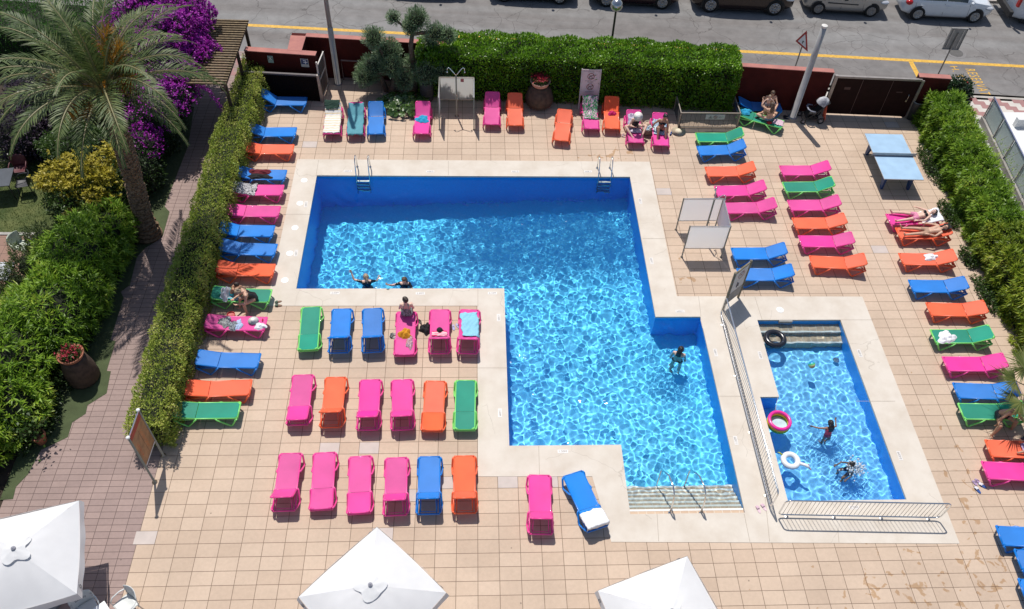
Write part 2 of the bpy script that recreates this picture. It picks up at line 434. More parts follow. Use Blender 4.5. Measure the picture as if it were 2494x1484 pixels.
# hairline cracks
vo = N(nt, 'TexVoronoi', feature='DISTANCE_TO_EDGE'); vo.inputs['Scale'].default_value = .42
ds = N(nt, 'TexNoise'); ds.inputs['Scale'].default_value = 2.5; ds.inputs['Detail'].default_value = 4; nt.links.new(co, ds.inputs['Vector'])
mxv = N(nt, 'Mix', data_type='RGBA', blend_type='LINEAR_LIGHT'); mxv.inputs['Factor'].default_value = .12; nt.links.new(co, mxv.inputs['A']); nt.links.new(ds.outputs['Color'], mxv.inputs['B'])
nt.links.new(mxv.outputs['Result'], vo.inputs['Vector'])
ck = N(nt, 'Math', operation='LESS_THAN'); ck.inputs[1].default_value = .0032; nt.links.new(vo.outputs['Distance'], ck.inputs[0])
nm = N(nt, 'TexNoise'); nm.inputs['Scale'].default_value = .35; nt.links.new(co, nm.inputs['Vector'])
gm = N(nt, 'Math', operation='GREATER_THAN'); gm.inputs[1].default_value = .54; nt.links.new(nm.outputs['Fac'], gm.inputs[0])
cm = N(nt, 'Math', operation='MULTIPLY'); nt.links.new(ck.outputs[0], cm.inputs[0]); nt.links.new(gm.outputs[0], cm.inputs[1])
cm2 = N(nt, 'Math', operation='MULTIPLY'); cm2.inputs[1].default_value = .25; nt.links.new(cm.outputs[0], cm2.inputs[0])
mx = N(nt, 'Mix', data_type='RGBA'); mx.inputs['B'].default_value = (.22, .18, .14, 1); nt.links.new(cm2.outputs[0], mx.inputs['Factor']); nt.links.new(rp.outputs[0], mx.inputs['A'])
nt.links.new(mx.outputs['Result'], b.inputs['Base Color']); b.inputs['Roughness'].default_value = .72; b.inputs['Specular IOR Level'].default_value = .3
COPE_M = m
c = MB(); sheet(c, COPE, [POOL, KIDS], .012)
for loop in (COPE, POOL, KIDS):
    for i in range(len(loop)):
        a, q = loop[i], loop[(i+1) % len(loop)]
        zb = -.002 if loop is COPE else -.055
        c.poly([(a[0], a[1], zb), (q[0], q[1], zb), (q[0], q[1], .012), (a[0], a[1], .012)])
c.cur = 1
for (a, q) in [((776, 391), (770, 428)), ((1092, 393), (1092, 428)), ((916, 703), (915, 746)), ((1164, 704), (1164, 747)), ((1164, 897), (1236, 897)), ((690, 523), (756, 523)),
               ((1312, 1087), (1314, 1162)), ((1565, 582), (1622, 582)), ((1701, 722), (1707, 771)), ((1752, 966), (1814, 966)), ((1812, 1252), (1826, 1320)), ((2045, 780), (2126, 780)), ((2085, 978), (2180, 978)), ((1895, 964), (1888, 1000)), ((2040, 1290), (2043, 1322)), ((1838, 724), (1856, 780)), ((1862, 1200), (1874, 1320)), ((1600, 1252), (1604, 1319))]:
    a, q = at(*a), at(*q); dd = (q-a).normalized(); nn = Vector((-dd.y, dd.x, 0))*.006
    c.poly([(a-nn)[:2]+(.0155,), (q-nn)[:2]+(.0155,), (q+nn)[:2]+(.0155,), (a+nn)[:2]+(.0155,)])
c.build('pool_coping', [COPE_M, mat('coping_joint', (.36, .30, .24), .8)], kind='structure')

# ---- basins
def mosaic(name, c1, c2, grout):
    m, nt, b = new_mat(name); co = ocoord(nt)
    vo = N(nt, 'TexVoronoi', distance='CHEBYCHEV'); vo.inputs['Scale'].default_value = 26; vo.inputs['Randomness'].default_value = .05; nt.links.new(co, vo.inputs['Vector'])
    hs = N(nt, 'ValToRGB'); hs.color_ramp.elements[0].color = (*c1, 1); hs.color_ramp.elements[1].color = (*c2, 1)
    wn = N(nt, 'TexWhiteNoise'); nt.links.new(vo.outputs['Position'], wn.inputs['Vector']); nt.links.new(wn.outputs['Value'], hs.inputs[0])
    nt.links.new(hs.outputs[0], b.inputs['Base Color']); b.inputs['Roughness'].default_value = .45
    return m
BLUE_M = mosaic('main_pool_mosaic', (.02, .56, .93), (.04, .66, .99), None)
KID_M = mosaic('small_pool_mosaic', (.15, .55, .93), (.20, .64, .98), None)
DKB_M = mosaic('waterline_mosaic', (.0, .12, .50), (.0, .15, .58), None)
STEP_M = tile_mat('step_tiles', (.55, .40, .28), (.48, .34, .24), (.6, .52, .42), .24, .6, 4.32, 10.53, .01, .5, dirt=.2)
NOSE_M = mat('white_step_nosing', (.72, .70, .66), .5, var=.05)
def depth(x, y): return 1.2+.043*(y-10.5)+.066*(6-x)
def basin(name, poly, mt, wm, dfn, x0, x1, y0, y1):
    q = MB()
    q.poly([(x, y, -dfn(x, y)) for x, y in ((x0, y0), (x1, y0), (x1, y1), (x0, y1))])
    q.cur = 1
    for i in range(len(poly)):
        a, e_ = poly[i], poly[(i+1) % len(poly)]
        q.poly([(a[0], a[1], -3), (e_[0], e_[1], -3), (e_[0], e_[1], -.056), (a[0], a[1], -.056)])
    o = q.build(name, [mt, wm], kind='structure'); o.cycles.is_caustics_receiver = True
    return o
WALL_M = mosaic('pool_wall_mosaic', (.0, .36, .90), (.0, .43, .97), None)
basin('pool_basin', POOL, BLUE_M, WALL_M, depth, -6.2, 7.7, 10.4, 24.9)
basin('paddling_pool_basin', KIDS, KID_M, WALL_M, lambda x, y: .92, 8.8, 12.5, 10.8, 17.6)
st = MB(); ns = MB()
for i in range(7):
    y0 = 10.53+.168*i; z = -.055-.125*i
    st.bx(4.325, y0, -1.4, 7.565, y0+.168, z); 
    ns.bx(4.33, y0+.112, z+.001, 7.56, y0+.1715, z+.006)
for k, (y0, z) in enumerate(((17.515, -.30), (17.165, -.52))):
    st.bx(9.485, y0-.35, -.9, 12.325, y0, z); ns.bx(9.49, y0-.353, z+.001, 12.32, y0-.285, z+.006)
st.cur = 0
s1 = st.build('pool_steps', [STEP_M], kind='structure'); s1.cycles.is_caustics_receiver = True
s2 = ns.build('step_nosing', NOSE_M, s1); s2.cycles.is_caustics_receiver = True

# ---- water: real rippled surfaces, refracting, so that the sun draws its own caustics on the floor
m = bpy.data.materials.new('pool_water'); m.use_nodes = True; nt = m.node_tree; nt.nodes.clear()
out = N(nt, 'OutputMaterial'); rf = N(nt, 'BsdfRefraction'); gl = N(nt, 'BsdfGlossy'); fr = N(nt, 'Fresnel'); mx = N(nt, 'MixShader')
rf.inputs['Roughness'].default_value = 0; rf.inputs['IOR'].default_value = 1.33; rf.inputs['Color'].default_value = (.93, 1, 1, 1)
gl.inputs['Roughness'].default_value = .03; fr.inputs['IOR'].default_value = 1.33
for a, i in ((fr, 0), (rf, 1), (gl, 2)): nt.links.new(a.outputs[0], mx.inputs[i])
nt.links.new(mx.outputs[0], out.inputs[0])
WATER_M = m
def inside(X, Y, poly, pad):
    r = np.zeros(X.shape, bool)
    n = len(poly)
    for dx, dy in ((0, 0), (pad, 0), (-pad, 0), (0, pad), (0, -pad), (pad, pad), (-pad, pad), (pad, -pad), (-pad, -pad)):
        c = np.zeros(X.shape, bool); x = X+dx; y = Y+dy
        for i in range(n):
            (xa, ya), (xb, yb) = poly[i], poly[(i+1) % n]
            if ya == yb: continue
            t = ((ya > y) != (yb > y)) & (x < (xb-xa)*(y-ya)/(yb-ya)+xa); c ^= t
        r |= c
    return r
def water(name, poly, res, amp, lam0, oct_, seed, splash=()):
    xs = [p[0] for p in poly]; ys = [p[1] for p in poly]
    X, Y = np.meshgrid(np.arange(min(xs)-.05, max(xs)+.05, res), np.arange(min(ys)-.05, max(ys)+.05, res))
    rng = np.random.default_rng(seed); Z = np.zeros_like(X)
    calm = .62+.38*np.clip((X+6)/8, 0, 1)*np.clip((25-Y)/6+.4, 0, 1)
    glint = np.clip((X+2.2)/3, 0, 1)*np.clip((Y-20.6)/1.5, 0, 1)*.85+.30*np.clip((X-1)/3, 0, 1)*np.clip((15.5-Y)/2.5, 0, 1)
    for i in range(72):
        lam = lam0*2**(rng.uniform(0, 1)**1.25*oct_); k = 2*math.pi/lam; th = rng.normal(.9, 1.2); a = amp*lam*.0056
        env = 1+.5*np.sin(X*rng.uniform(.2, 1.1)+Y*rng.uniform(.2, 1.1)+rng.uniform(0, 6.28))
        Z += env*a*np.sin(k*(X*math.cos(th)+Y*math.sin(th))+rng.uniform(0, 6.28)+.6*np.sin(X*1.7+Y*1.1+i))
    Z *= calm
    if name == 'water':
        for i in range(30):
            lam = rng.uniform(.10, .26); k = 2*math.pi/lam; th = rng.normal(1.2, .9); Z += lam*.0042*np.sin(k*(X*math.cos(th)+Y*math.sin(th))+rng.uniform(0, 6.28))*glint*(1+.6*np.sin(X*rng.uniform(.4, 2)+Y*rng.uniform(.4, 2)+i))
    for sx, sy, sa, sl in splash:
        r = np.hypot(X-sx, Y-sy); Z += sa*np.exp(-r*r/(sl*sl))*np.cos(2*math.pi*r/.21)
        Z += .6*sa*np.exp(-r*r/(sl*sl*2.5))*np.sin(2*math.pi*(X-sx)/.14)*np.sin(2*math.pi*(Y-sy)/.13)
    V = np.stack([X, Y, Z-.085], -1).reshape(-1, 3)
    ny, nx = X.shape; idx = np.arange(nx*ny).reshape(ny, nx)
    Q = np.stack([idx[:-1, :-1], idx[:-1, 1:], idx[1:, 1:], idx[1:, :-1]], -1).reshape(-1, 4)
    cx = (X[:-1, :-1]+res/2).ravel(); cy = (Y[:-1, :-1]+res/2).ravel()
    Q = Q[inside(cx, cy, poly, res*1.1)]
    used = np.unique(Q); rem = np.full(nx*ny, -1); rem[used] = np.arange(len(used)); Q = rem[Q]; V = V[used]
    me = bpy.data.meshes.new(name); me.vertices.add(len(V)); me.vertices.foreach_set('co', V.astype(np.float32).ravel())
    me.loops.add(Q.size); me.loops.foreach_set('vertex_index', Q.astype(np.int32).ravel())
    me.polygons.add(len(Q)); me.polygons.foreach_set('loop_start', np.arange(0, Q.size, 4, dtype=np.int32)); me.polygons.foreach_set('loop_total', np.full(len(Q), 4, dtype=np.int32))
    me.update(calc_edges=True); me.materials.append(WATER_M)
    o = mobj(name, me, None, True, kind='structure'); o.cycles.is_caustics_caster = True
    return o
water('water', POOL, .028, .36, .15, 2.6, 1, [(-3.3, 19.35, .006, .45), (-1.7, 19.3, .005, .4), (6.3, 15.9, .004, .5)])
water('paddling_pool_water', KIDS, .024, .38, .14, 2.4, 4, [(11.1, 12.1, .006, .4), (10.7, 13.2, .006, .45)])

# ---- left garden path, turf strip, soil, lawn, terrace
path_m = tile_mat('path_tiles', (.33, .24, .215), (.29, .21, .19), (.085, .055, .048), .40, .193, -9.05, 11.0, .0065, dirt=.3)
q = MB(); sheet(q, [(-13.0, -9), (-9.06, -9), (-9.06, 33.0), (-13.0, 33.3)], z=-.002); q.build('garden_path', path_m, kind='structure')
q = MB(); sheet(q, [(-40, -9), (-13.0, -9), (-13.0, 33.3), (-40, 35.2)], z=-.03); q.build('garden_soil', mat('soil', (.045, .032, .022), .95, var=.4, scale=5, bump=.6), kind='structure')
TURF = [(-13.1, 11.2), (-12.75, 11.23), (-12.8, 11.6), (-12.6, 12.0), (-12.5, 12.78), (-12.45, 12.8), (-11.87, 13.2), (-11.9, 13.7), (-11.6, 14.0), (-11.63, 14.3), (-11.19, 14.73), (-11.29, 15.55), (-11.42, 15.57), (-11.47, 16.75), (-11.64, 16.76), (-11.7, 18.57), (-11.87, 18.82), (-11.64, 19.12), (-11.74, 20.43), (-11.57, 20.86), (-11.27, 21.2), (-11.1, 21.47), (-11.15, 22.71), (-11.4, 23.0), (-11.3, 26.5), (-11.6, 29), (-13.1, 29)]
q = MB(); sheet(q, TURF, z=.006); q.build('turf_strip', mat('artificial_turf', (.066, .088, .036), .95, var=.16, scale=3, bump=.8, bscale=220), kind='structure')
q = MB(); sheet(q, [(-26, 21.62), (-13.2, 21.62), (-13.2, 28.5), (-26, 29.5)], z=-.012); q.build('lawn', mat('lawn_turf', (.06, .10, .02), .95, var=.35, scale=1.6, bump=.8, bscale=120, two=(.115, .13, .04)), kind='structure')
q = MB(); sheet(q, [(-26, 8), (-14.2, 8), (-14.2, 21.5), (-26, 21.5)], z=-.008)
q.build('side_terrace', tile_mat('terrace_tiles', (.30, .18, .135), (.265, .158, .12), (.10, .065, .05), .40, .40, -16, 19.4, .007), kind='structure')
MB().bx(-26, 21.5, -.03, -14.0, 21.62, .03).build('lawn_edging', mat('concrete_edging', (.36, .34, .31), .85, var=.2), kind='structure')
rng = np.random.default_rng(11)
P = np.stack([rng.uniform(-22, -13.3, 26000), rng.uniform(21.65, 28.3, 26000), np.full(26000, -.012)], 1)
leaf_obj('lawn_grass', leaf_verts(P, np.array([[0, 0, 1.]])+rng.normal(0, .45, (26000, 3)), .055, .018, rng), leafmat('grass_blades', [(.045, .085, .012), (.085, .135, .022), (.17, .17, .06)]), kind='stuff', label='short patchy green lawn grass left of the palm', cat='grass')

# ---- street
def ky(x, c): return c-.0745*x
RZ = -.10
m, nt, b = new_mat('old_asphalt'); co = ocoord(nt)
rot = N(nt, 'Mapping'); rot.inputs['Rotation'].default_value = (0, 0, math.atan(.0745)); nt.links.new(co, rot.inputs['Vector'])
st_ = N(nt, 'Mapping'); st_.inputs['Scale'].default_value = (.05, .9, 1); nt.links.new(rot.outputs[0], st_.inputs['Vector'])
n1 = N(nt, 'TexNoise'); n1.inputs['Scale'].default_value = 1; n1.inputs['Detail'].default_value = 4; nt.links.new(st_.outputs[0], n1.inputs['Vector'])
rp = N(nt, 'ValToRGB'); e = rp.color_ramp.elements; e[0].position = .36; e[1].position = .62; e[0].color = (.178, .163, .155, 1); e[1].color = (.232, .226, .22, 1)
nt.links.new(n1.outputs['Fac'], rp.inputs[0])
n2 = N(nt, 'TexNoise'); n2.inputs['Scale'].default_value = 1.4; n2.inputs['Detail'].default_value = 9; n2.inputs['Roughness'].default_value = .72; nt.links.new(co, n2.inputs['Vector'])
mr = N(nt, 'MapRange'); mr.inputs['From Min'].default_value = .3; mr.inputs['From Max'].default_value = .7; mr.inputs['To Min'].default_value = .78; mr.inputs['To Max'].default_value = 1.14; nt.links.new(n2.outputs['Fac'], mr.inputs['Value'])
mu = N(nt, 'Mix', data_type='RGBA', blend_type='MULTIPLY'); mu.inputs['Factor'].default_value = 1; nt.links.new(rp.outputs[0], mu.inputs['A']); nt.links.new(mr.outputs[0], mu.inputs['B'])
ds = N(nt, 'TexNoise'); ds.inputs['Scale'].default_value = 1.6; ds.inputs['Detail'].default_value = 5; nt.links.new(co, ds.inputs['Vector'])
mv = N(nt, 'Mix', data_type='RGBA', blend_type='LINEAR_LIGHT'); mv.inputs['Factor'].default_value = .22; nt.links.new(co, mv.inputs['A']); nt.links.new(ds.outputs['Color'], mv.inputs['B'])
last = mu.outputs['Result']
for scl, wd, thr, seed, st2 in ((.85, .010, .53, 0, .5), (.28, .0035, .46, 7, .6)):
    vo = N(nt, 'TexVoronoi', feature='DISTANCE_TO_EDGE'); vo.inputs['Scale'].default_value = scl; nt.links.new(mv.outputs['Result'], vo.inputs['Vector'])
    ck = N(nt, 'Math', operation='LESS_THAN'); ck.inputs[1].default_value = wd; nt.links.new(vo.outputs['Distance'], ck.inputs[0])
    om = N(nt, 'Mapping'); om.inputs['Location'].default_value = (seed, seed, 0); nt.links.new(co, om.inputs['Vector'])
    nm = N(nt, 'TexNoise'); nm.inputs['Scale'].default_value = .22; nt.links.new(om.outputs[0], nm.inputs['Vector'])
    gm = N(nt, 'Math', operation='GREATER_THAN'); gm.inputs[1].default_value = thr; nt.links.new(nm.outputs['Fac'], gm.inputs[0])
    cm = N(nt, 'Math', operation='MULTIPLY'); nt.links.new(ck.outputs[0], cm.inputs[0]); nt.links.new(gm.outputs[0], cm.inputs[1])
    c2 = N(nt, 'Math', operation='MULTIPLY'); c2.inputs[1].default_value = st2; nt.links.new(cm.outputs[0], c2.inputs[0])
    mx = N(nt, 'Mix', data_type='RGBA'); mx.inputs['B'].default_value = (.075, .068, .064, 1); nt.links.new(c2.outputs[0], mx.inputs['Factor']); nt.links.new(last, mx.inputs['A']); last = mx.outputs['Result']
nt.links.new(last, b.inputs['Base Color']); b.inputs['Roughness'].default_value = .85; b.inputs['Specular IOR Level'].default_value = .25
ROAD_M = m
q = MB(); sheet(q, [(-300, ky(-300, 31.93)), (300, ky(300, 31.93)), (300, ky(300, 40.25)), (-300, ky(-300, 40.25))], z=RZ); q.build('road', ROAD_M, kind='structure')
KERB_M = mat('kerb_concrete', (.40, .37, .33), .85, var=.15, scale=3)
k = MB(); k.prism([(-300, ky(-300, 31.78)), (300, ky(300, 31.78)), (300, ky(300, 31.93)), (-300, ky(-300, 31.93))], -.15, .004); k.build('kerb', KERB_M, kind='structure')
k = MB(); k.prism([(-300, ky(-300, 40.25)), (300, ky(300, 40.25)), (300, ky(300, 40.45)), (-300, ky(-300, 40.45))], -.15, .02); k.build('far_kerb', KERB_M, kind='structure')
q = MB(); sheet(q, [(-300, ky(-300, 40.45)), (300, ky(300, 40.45)), (300, ky(300, 44.5)), (-300, ky(-300, 44.5))], z=.004)
q.build('far_pavement', tile_mat('far_pavement_tiles', (.36, .30, .25), (.32, .27, .22), (.2, .16, .13), .4, .4, 0, 0, .008), kind='structure')
# zigzag pavement of pink and white slabs
PVW = mat('white_paving_slab', (.55, .51, .46), .8, var=.08, scale=2); PVP = mat('pink_paving_slab', (.33, .175, .165), .8, var=.1, scale=2)
q = MB(); sheet(q, [(-40, ky(-40, 31.78)), (60, ky(60, 31.78)), (60, 23.5), (22.2, 28.55), (20.35, 28.62), (20.3, 28.8), (-9.05, 31.5), (-9.06, 33.0), (-13, 33.3), (-40, 34.4)], z=-.004)
q.cur = 1
def zig(x0, x1, c0, rows, rh=.26, bw=.52):
    for r in range(rows):
        ph = [0, .26, .52, .26][r % 4] if False else (r*.26) % (2*bw)
        x = x0-2*bw+ph
        while x < x1:
            a, e_ = max(x, x0), min(x+bw, x1)
            if e_ > a+.02:
                y1, y0 = c0-r*rh, c0-(r+1)*rh
                q.poly([(a, ky(a, y0), 0), (e_, ky(e_, y0), 0), (e_, ky(e_, y1), 0), (a, ky(a, y1), 0)])
            x += 2*bw
zig(20.5, 34, 31.78, 6); zig(-12.8, -8.0, 31.78, 5)
q.build('pavement', [PVW, PVP], kind='structure')
# painted markings
YEL = mat('yellow_road_paint', (.62, .36, .05), .7, var=.22, scale=9)
q = MB(); z = RZ+.004
q.poly([(-120, ky(-120, 34.50), z), (120, ky(120, 34.50), z), (120, ky(120, 34.72), z), (-120, ky(-120, 34.72), z)])
q.poly([(19.98, 31.1, z), (20.2, 31.1, z), (20.27, ky(20.2, 34.49), z), (20.05, ky(20.2, 34.49), z)])
q.build('road_marking', YEL, kind='structure')
for s, x, y, ln, ht in (('RESERVAT', 22.70, 31.47, 2.0, .46), ('H. ST. J', 22.02, 31.86, 1.62, .46), ('13', 15.2, 31.9, .42, .46)):
    me = text_mesh(s, .5, YEL, spacing=1.12); xs = [v.co.x for v in me.vertices]; ys = [v.co.y for v in me.vertices]
    o = mobj('road_lettering', me, None, kind='structure', loc=(x, y, z+.002)); o.rotation_euler = (0, 0, R(-91))
    o.scale = (ln/(max(xs)-min(xs)), ht/(max(ys)-min(ys)), 1)
# manhole
mh = at(2328, 129, RZ)
o = empty('manhole_cover', (mh.x, mh.y, RZ), label='round iron manhole cover set in the road behind the street sign', cat='manhole cover')
MB().lathe([(.47, .001), (.47, .004), (0, .0042)], seg=32).build('surround', mat('manhole_concrete', (.20, .19, .185), .9), o)
MB().lathe([(.33, .005), (.33, .010), (.29, .010), (.29, .006), (0, .0062)], seg=32).build('lid', mat('cast_iron', (.11, .105, .10), .7, .3), o)
q = MB(); sheet(q, [(20.36, -9), (21.3, -9), (20.7, 20), (21.52, 28.45), (21.5, 28.6), (20.36, 28.6)], z=.003)
q.build('side_passage', mat('smooth_concrete', (.50, .50, .49), .8, var=.14, scale=1.3), kind='structure')
# ================================================================ WALLS, GATES, FENCES
def wall_run(name, a, b, th, h, label, mats=None):
    """rendered wall with a weathered capping, a->b along its pool side face"""
    a, b = Vector((*a, 0)), Vector((*b, 0)); d = (b-a).normalized(); n = Vector((-d.y, d.x, 0))
    o = empty(name, (a+b)/2+n*th/2, math.atan2(d.y, d.x), label, 'wall')
    L = (b-a).length/2
    MB().bx(-L, -th/2, -.12, L, th/2, h-.03).build('wall_body', RUST, o)
    MB().bx(-L-.01, -th/2-.012, h-.03, L+.01, th/2+.012, h).build('capping', PINKCAP, o)
    return o
wall_run('boundary_wall', (11.0, 29.33), (14.72, 28.97), .24, 2.0, 'dark red wall with pink capping behind the seated family')
wall_run('boundary_wall', (18.22, 28.72), (19.5, 28.6), .26, 2.0, 'short dark red wall section right of the wide brown gate')
wall_run('boundary_wall', (-7.02, 31.2), (-1.2, 30.72), .25, 1.97, 'dark red wall behind the tall lamp post with a pipe along it')
wall_run('boundary_wall', (-9.35, 30.12), (-6.46, 29.83), .28, 1.97, 'dark red wall carrying two notices behind the dark screen')
o = empty('boundary_wall', (-7.34, 30.8, 0), label='thick stub of red wall with faded pink top joining two walls', cat='wall')
MB().prism([(-.27, -.62), (.29, -.68), (.33, .66), (-.28, .70)], -.12, 1.945).build('wall_body', RUST, o)
MB().prism([(-.28, -.63), (.30, -.69), (.34, .42), (-.29, .46)], 1.945, 1.975).build('capping', PINKCAP, o)
GREYM = mat('galvanised_frame', (.32, .29, .27), .5, .6)
BROWN = mat('dark_brown_sheet', (.020, .0075, .006), .8, var=.2, scale=3, spec=.15)
# sliding gate
o = empty('sliding_gate', (16.6, 28.72, 0), math.atan2(-.19, 3.44), 'wide brown metal gate with pale steel frame', 'gate')
MB().bx(-1.72, .0, .08, 1.72, .05, 1.84).build('panel', BROWN, o)
f = MB(); f.bx(-1.86, -.03, 0, -1.73, .09, 1.95); f.bx(1.73, -.03, 0, 1.84, .09, 1.88); f.bx(-1.73, -.02, 1.842, 1.73, .08, 1.93); f.build('frame', GREYM, o)
s = MB(); s.bx(-.66, -.006, .12, -.645, -.001, 1.80); s.bx(.58, -.006, .12, .595, -.001, 1.80); s.build('seam', mat('seam_metal', (.14, .08, .07), .6), o)
h = MB(); h.tube([(1.45, -.03, .95), (1.45, -.06, 1.0), (1.45, -.06, 1.15), (1.45, -.03, 1.2)], .012); h.bx(1.42, -.03, .84, 1.48, -.001, .92); h.build('handle', STEEL, o)
b_ = MB(); b_.bx(-1.3, -.004, 1.3, -1.05, -.001, 1.42); b_.bx(.9, -.004, 1.25, 1.15, -.001, 1.30); b_.build('faded_stencil', mat('faded_stencil_paint', (.075, .035, .03), .7), o)
# dark slatted screen in front of left wall
o = empty('storage_screen', (-7.9, 29.52, 0), math.atan2(-.22, 3), 'black brown slatted screen with grey rail below the notices', 'screen')
q = MB()
for i in range(30): q.bx(-1.55+.1*i, 0, .03, -1.458+.1*i, .03, 1.24)
q.build('slat_panel', mat('black_brown_slats', (.007, .0045, .004), .9, spec=.1), o)
q = MB(); q.bx(-1.55, -.03, 1.242, 1.46, .07, 1.31); q.build('top_rail', mat('grey_rail', (.11, .10, .105), .5, .5), o)
q = MB(); q.bx(1.462, -.05, 0, 1.56, .08, 1.32); q.build('post', GREYM, o)
# open pedestrian gate
a, e_ = at(781, 236), at(797, 202); d = (e_-a); d.z = 0
o = empty('pedestrian_gate', (-6.38, 29.55, 0), R(83), 'narrow mesh gate standing open beside the lamp post', 'gate')
q = MB()
for z in (.08, .95, 1.62): q.bx(0, -.02, z, .95, .02, z+.07)
q.bx(-.06, -.03, 0, 0, .03, 1.86); q.bx(.95, -.03, .05, 1.0, .03, 1.7); q.build('frame', mat('pale_gate_frame', (.50, .47, .44), .5, .4), o)
q = MB()
for i in range(24): q.bx(.02+.039*i, -.006, .15, .028+.039*i, .006, 1.62)
for i in range(18): q.bx(0, -.004, .2+.08*i, .95, .004, .206+.08*i)
q.build('mesh_panel', mat('grey_mesh', (.16, .14, .13), .5, .5), o)
# notices
o = empty('wall_notice', (-8.32, 29.985, 1.66), math.atan2(-.29, 2.89), 'small green pictogram notice on the red wall, left one', 'sign')
MB().bx(-.11, -.012, -.16, .11, 0, .16).build('board', mat('pale_sign_green', (.30, .42, .38), .5), o)
q = MB(); q.bx(-.085, -.015, -.03, .085, -.013, .13); q.build('pictogram_field', mat('sign_teal', (.03, .14, .12), .5), o)
q = MB(); q.beam((-.06, -.016, .11), (.06, -.016, .0), .002, .02, (0, 0, 1)); q.beam((.06, -.0165, .11), (-.06, -.0165, .0), .002, .02, (0, 0, 1)); q.bx(-.05, -.0162, -.015, .05, -.0158, .005); q.build('pictogram', WHITEP, o)
o = empty('wall_notice', (-6.93, 29.845, 1.60), math.atan2(-.29, 2.89), 'blue pool rules notice on the red wall near the open gate', 'sign')
MB().bx(-.16, -.012, -.19, .16, 0, .19).build('board', mat('pale_sign_white', (.55, .52, .47), .5), o)
q = MB(); q.bx(-.14, -.015, -.06, .14, -.013, .17); q.build('pictogram_field', mat('sign_navy', (.05, .07, .16), .5), o)
q = MB(); q.bx(-.05, -.0165, .02, .12, -.0155, .05); q.bx(.02, -.0167, -.05, .05, -.0157, .14); q.bx(-.05, -.0166, .10, .01, -.0156, .13); q.build('pictogram', WHITEP, o)
# wall pipe
o = empty('pipe_rail', (-4.9, 30.9, 0), math.atan2(-.48, 5.82), 'grey pipe frame fixed along the red wall left of the olive tree', 'pipe')
q = MB(); q.tube([(-.75, .0, .05), (-.75, 0, 1.0), (2.2, 0, 1.0)], .035); q.tube([(-.75, 0, .12), (2.2, 0, .12)], .03); q.build('pipe', mat('dull_pipe', (.17, .12, .11), .5, .5), o)

# low metal enclosure with three warning pictograms
o = empty('plant_enclosure', (9.68, 27.86, 0), 0, 'low grey wire enclosure with three pictograms below the hedge', 'fence')
q = MB()
for x in (-1.24, 1.22): q.bx(x-.02, -.02, 0, x+.02, .02, .76); q.bx(x-.02, 1.10, 0, x+.02, 1.14, .76); q.bx(x-.02, .02, .73, x+.02, 1.10, .76)
q.bx(-1.24, -.02, .725, 1.22, .02, .765); q.bx(-1.24, -.02, .03, 1.22, .02, .06); q.build('frame', mat('enclosure_frame', (.30, .26, .23), .5, .5), o)
q = MB()
for i in range(17): q.bx(-1.22, -.005, .075+.038*i, 1.2, .005, .085+.038*i)
for i in range(12): q.bx(-1.2+.2*i, -.004, .06, -1.192+.2*i, .004, .72)
for x in (-1.24, 1.22):
    for i in range(17): q.bx(x-.004, .02, .075+.038*i, x+.004, 1.1, .085+.038*i)
q.build('wire_panel', mat('galvanised_wire', (.06, .058, .056), .7, .3), o)
sg = MB().bx(-.20, -.035, .46, .60, -.025, .70).build('warning_plate', mat('grey_plate', (.42, .43, .42), .5), o)
q = MB(); q.tube([(-.06, -.04, .51), (.08, -.04, .51), (.01, -.04, .64)], .009, 6, True); q.ball((.01, -.04, .55), .02); q.build('warning_triangle', mat('dark_sign_green', (.06, .07, .04), .6), sg)
q = MB(); q.torus((.21, -.04, .575), .065, .011, 24, 6, Matrix.Rotation(R(90), 3, 'X')); q.beam((.165, -.04, .62), (.255, -.04, .53), .006, .018); q.build('prohibition_ring', mat('sign_red', (.22, .06, .04), .6), sg)
q = MB(); q.beam((.36, -.04, .53), (.41, -.04, .62), .006, .03); q.beam((.40, -.04, .53), (.50, -.04, .60), .006, .02); q.build('hand_mark', mat('sign_faded_grey', (.30, .30, .30), .6), sg)

# low wall and post by right passage
o = empty('passage_wall', (20.15, 24.6, 0), 0, 'low red edging wall beyond the right bamboo hedge', 'wall')
MB().prism([(.14, -13), (.26, -13), (-.02, -3), (.34, 4.3), (.22, 4.3), (-.14, -3)], -.1, .62).build('wall_body', RUST, o)
q = MB(); q.tube([(-.06, -2.0, .6), (-.03, -2.0, 1.0)], .03); q.tube([(.12, 1.5, .6), (.12, 1.5, 1.0)], .03); q.build('post', STEEL, o)
# neighbour balustrade
A, B = Vector((21.5, 28.42, 0)), Vector((20.2, 16.0, 0)); d = (B-A).normalized()
o = empty('glass_balustrade', A, math.atan2(d.y, d.x), 'frosted glass balustrade on a low concrete wall, far right', 'balustrade')
MB().bx(0, 0, -.1, 12.4, .16, .28).build('plinth', mat('raw_concrete', (.30, .285, .265), .85, var=.2, scale=2), o)
m, nt, b = new_mat('frosted_glass'); b.inputs['Base Color'].default_value = (.52, .62, .60, 1); b.inputs['Roughness'].default_value = .35; b.inputs['Transmission Weight'].default_value = .15
for i in range(9):
    x = .04+1.36*i
    MB().bx(x+.03, .09, .32, x+1.31, .11, 1.17).build('glass_panel', m, o)
    p = MB(); p.bx(x-.02, .04, -.05, x+.02, .085, 1.2); p.bx(x-.03, -.12, .0, x+.03, .04, .05); p.build('post', STEEL, o)
MB().tube([(-.05, .1, 1.22), (12.4, .1, 1.22)], .03).build('handrail', mat('blue_grey_handrail', (.10, .12, .20), .4, .6), o)
WHW = mat('white_render', (.68, .68, .67), .8, var=.06, scale=1.5)
o = empty('side_building', (24.2, 26, 0), 0, 'white roof terrace with stepped chimney block beyond the glass balustrade', 'building')
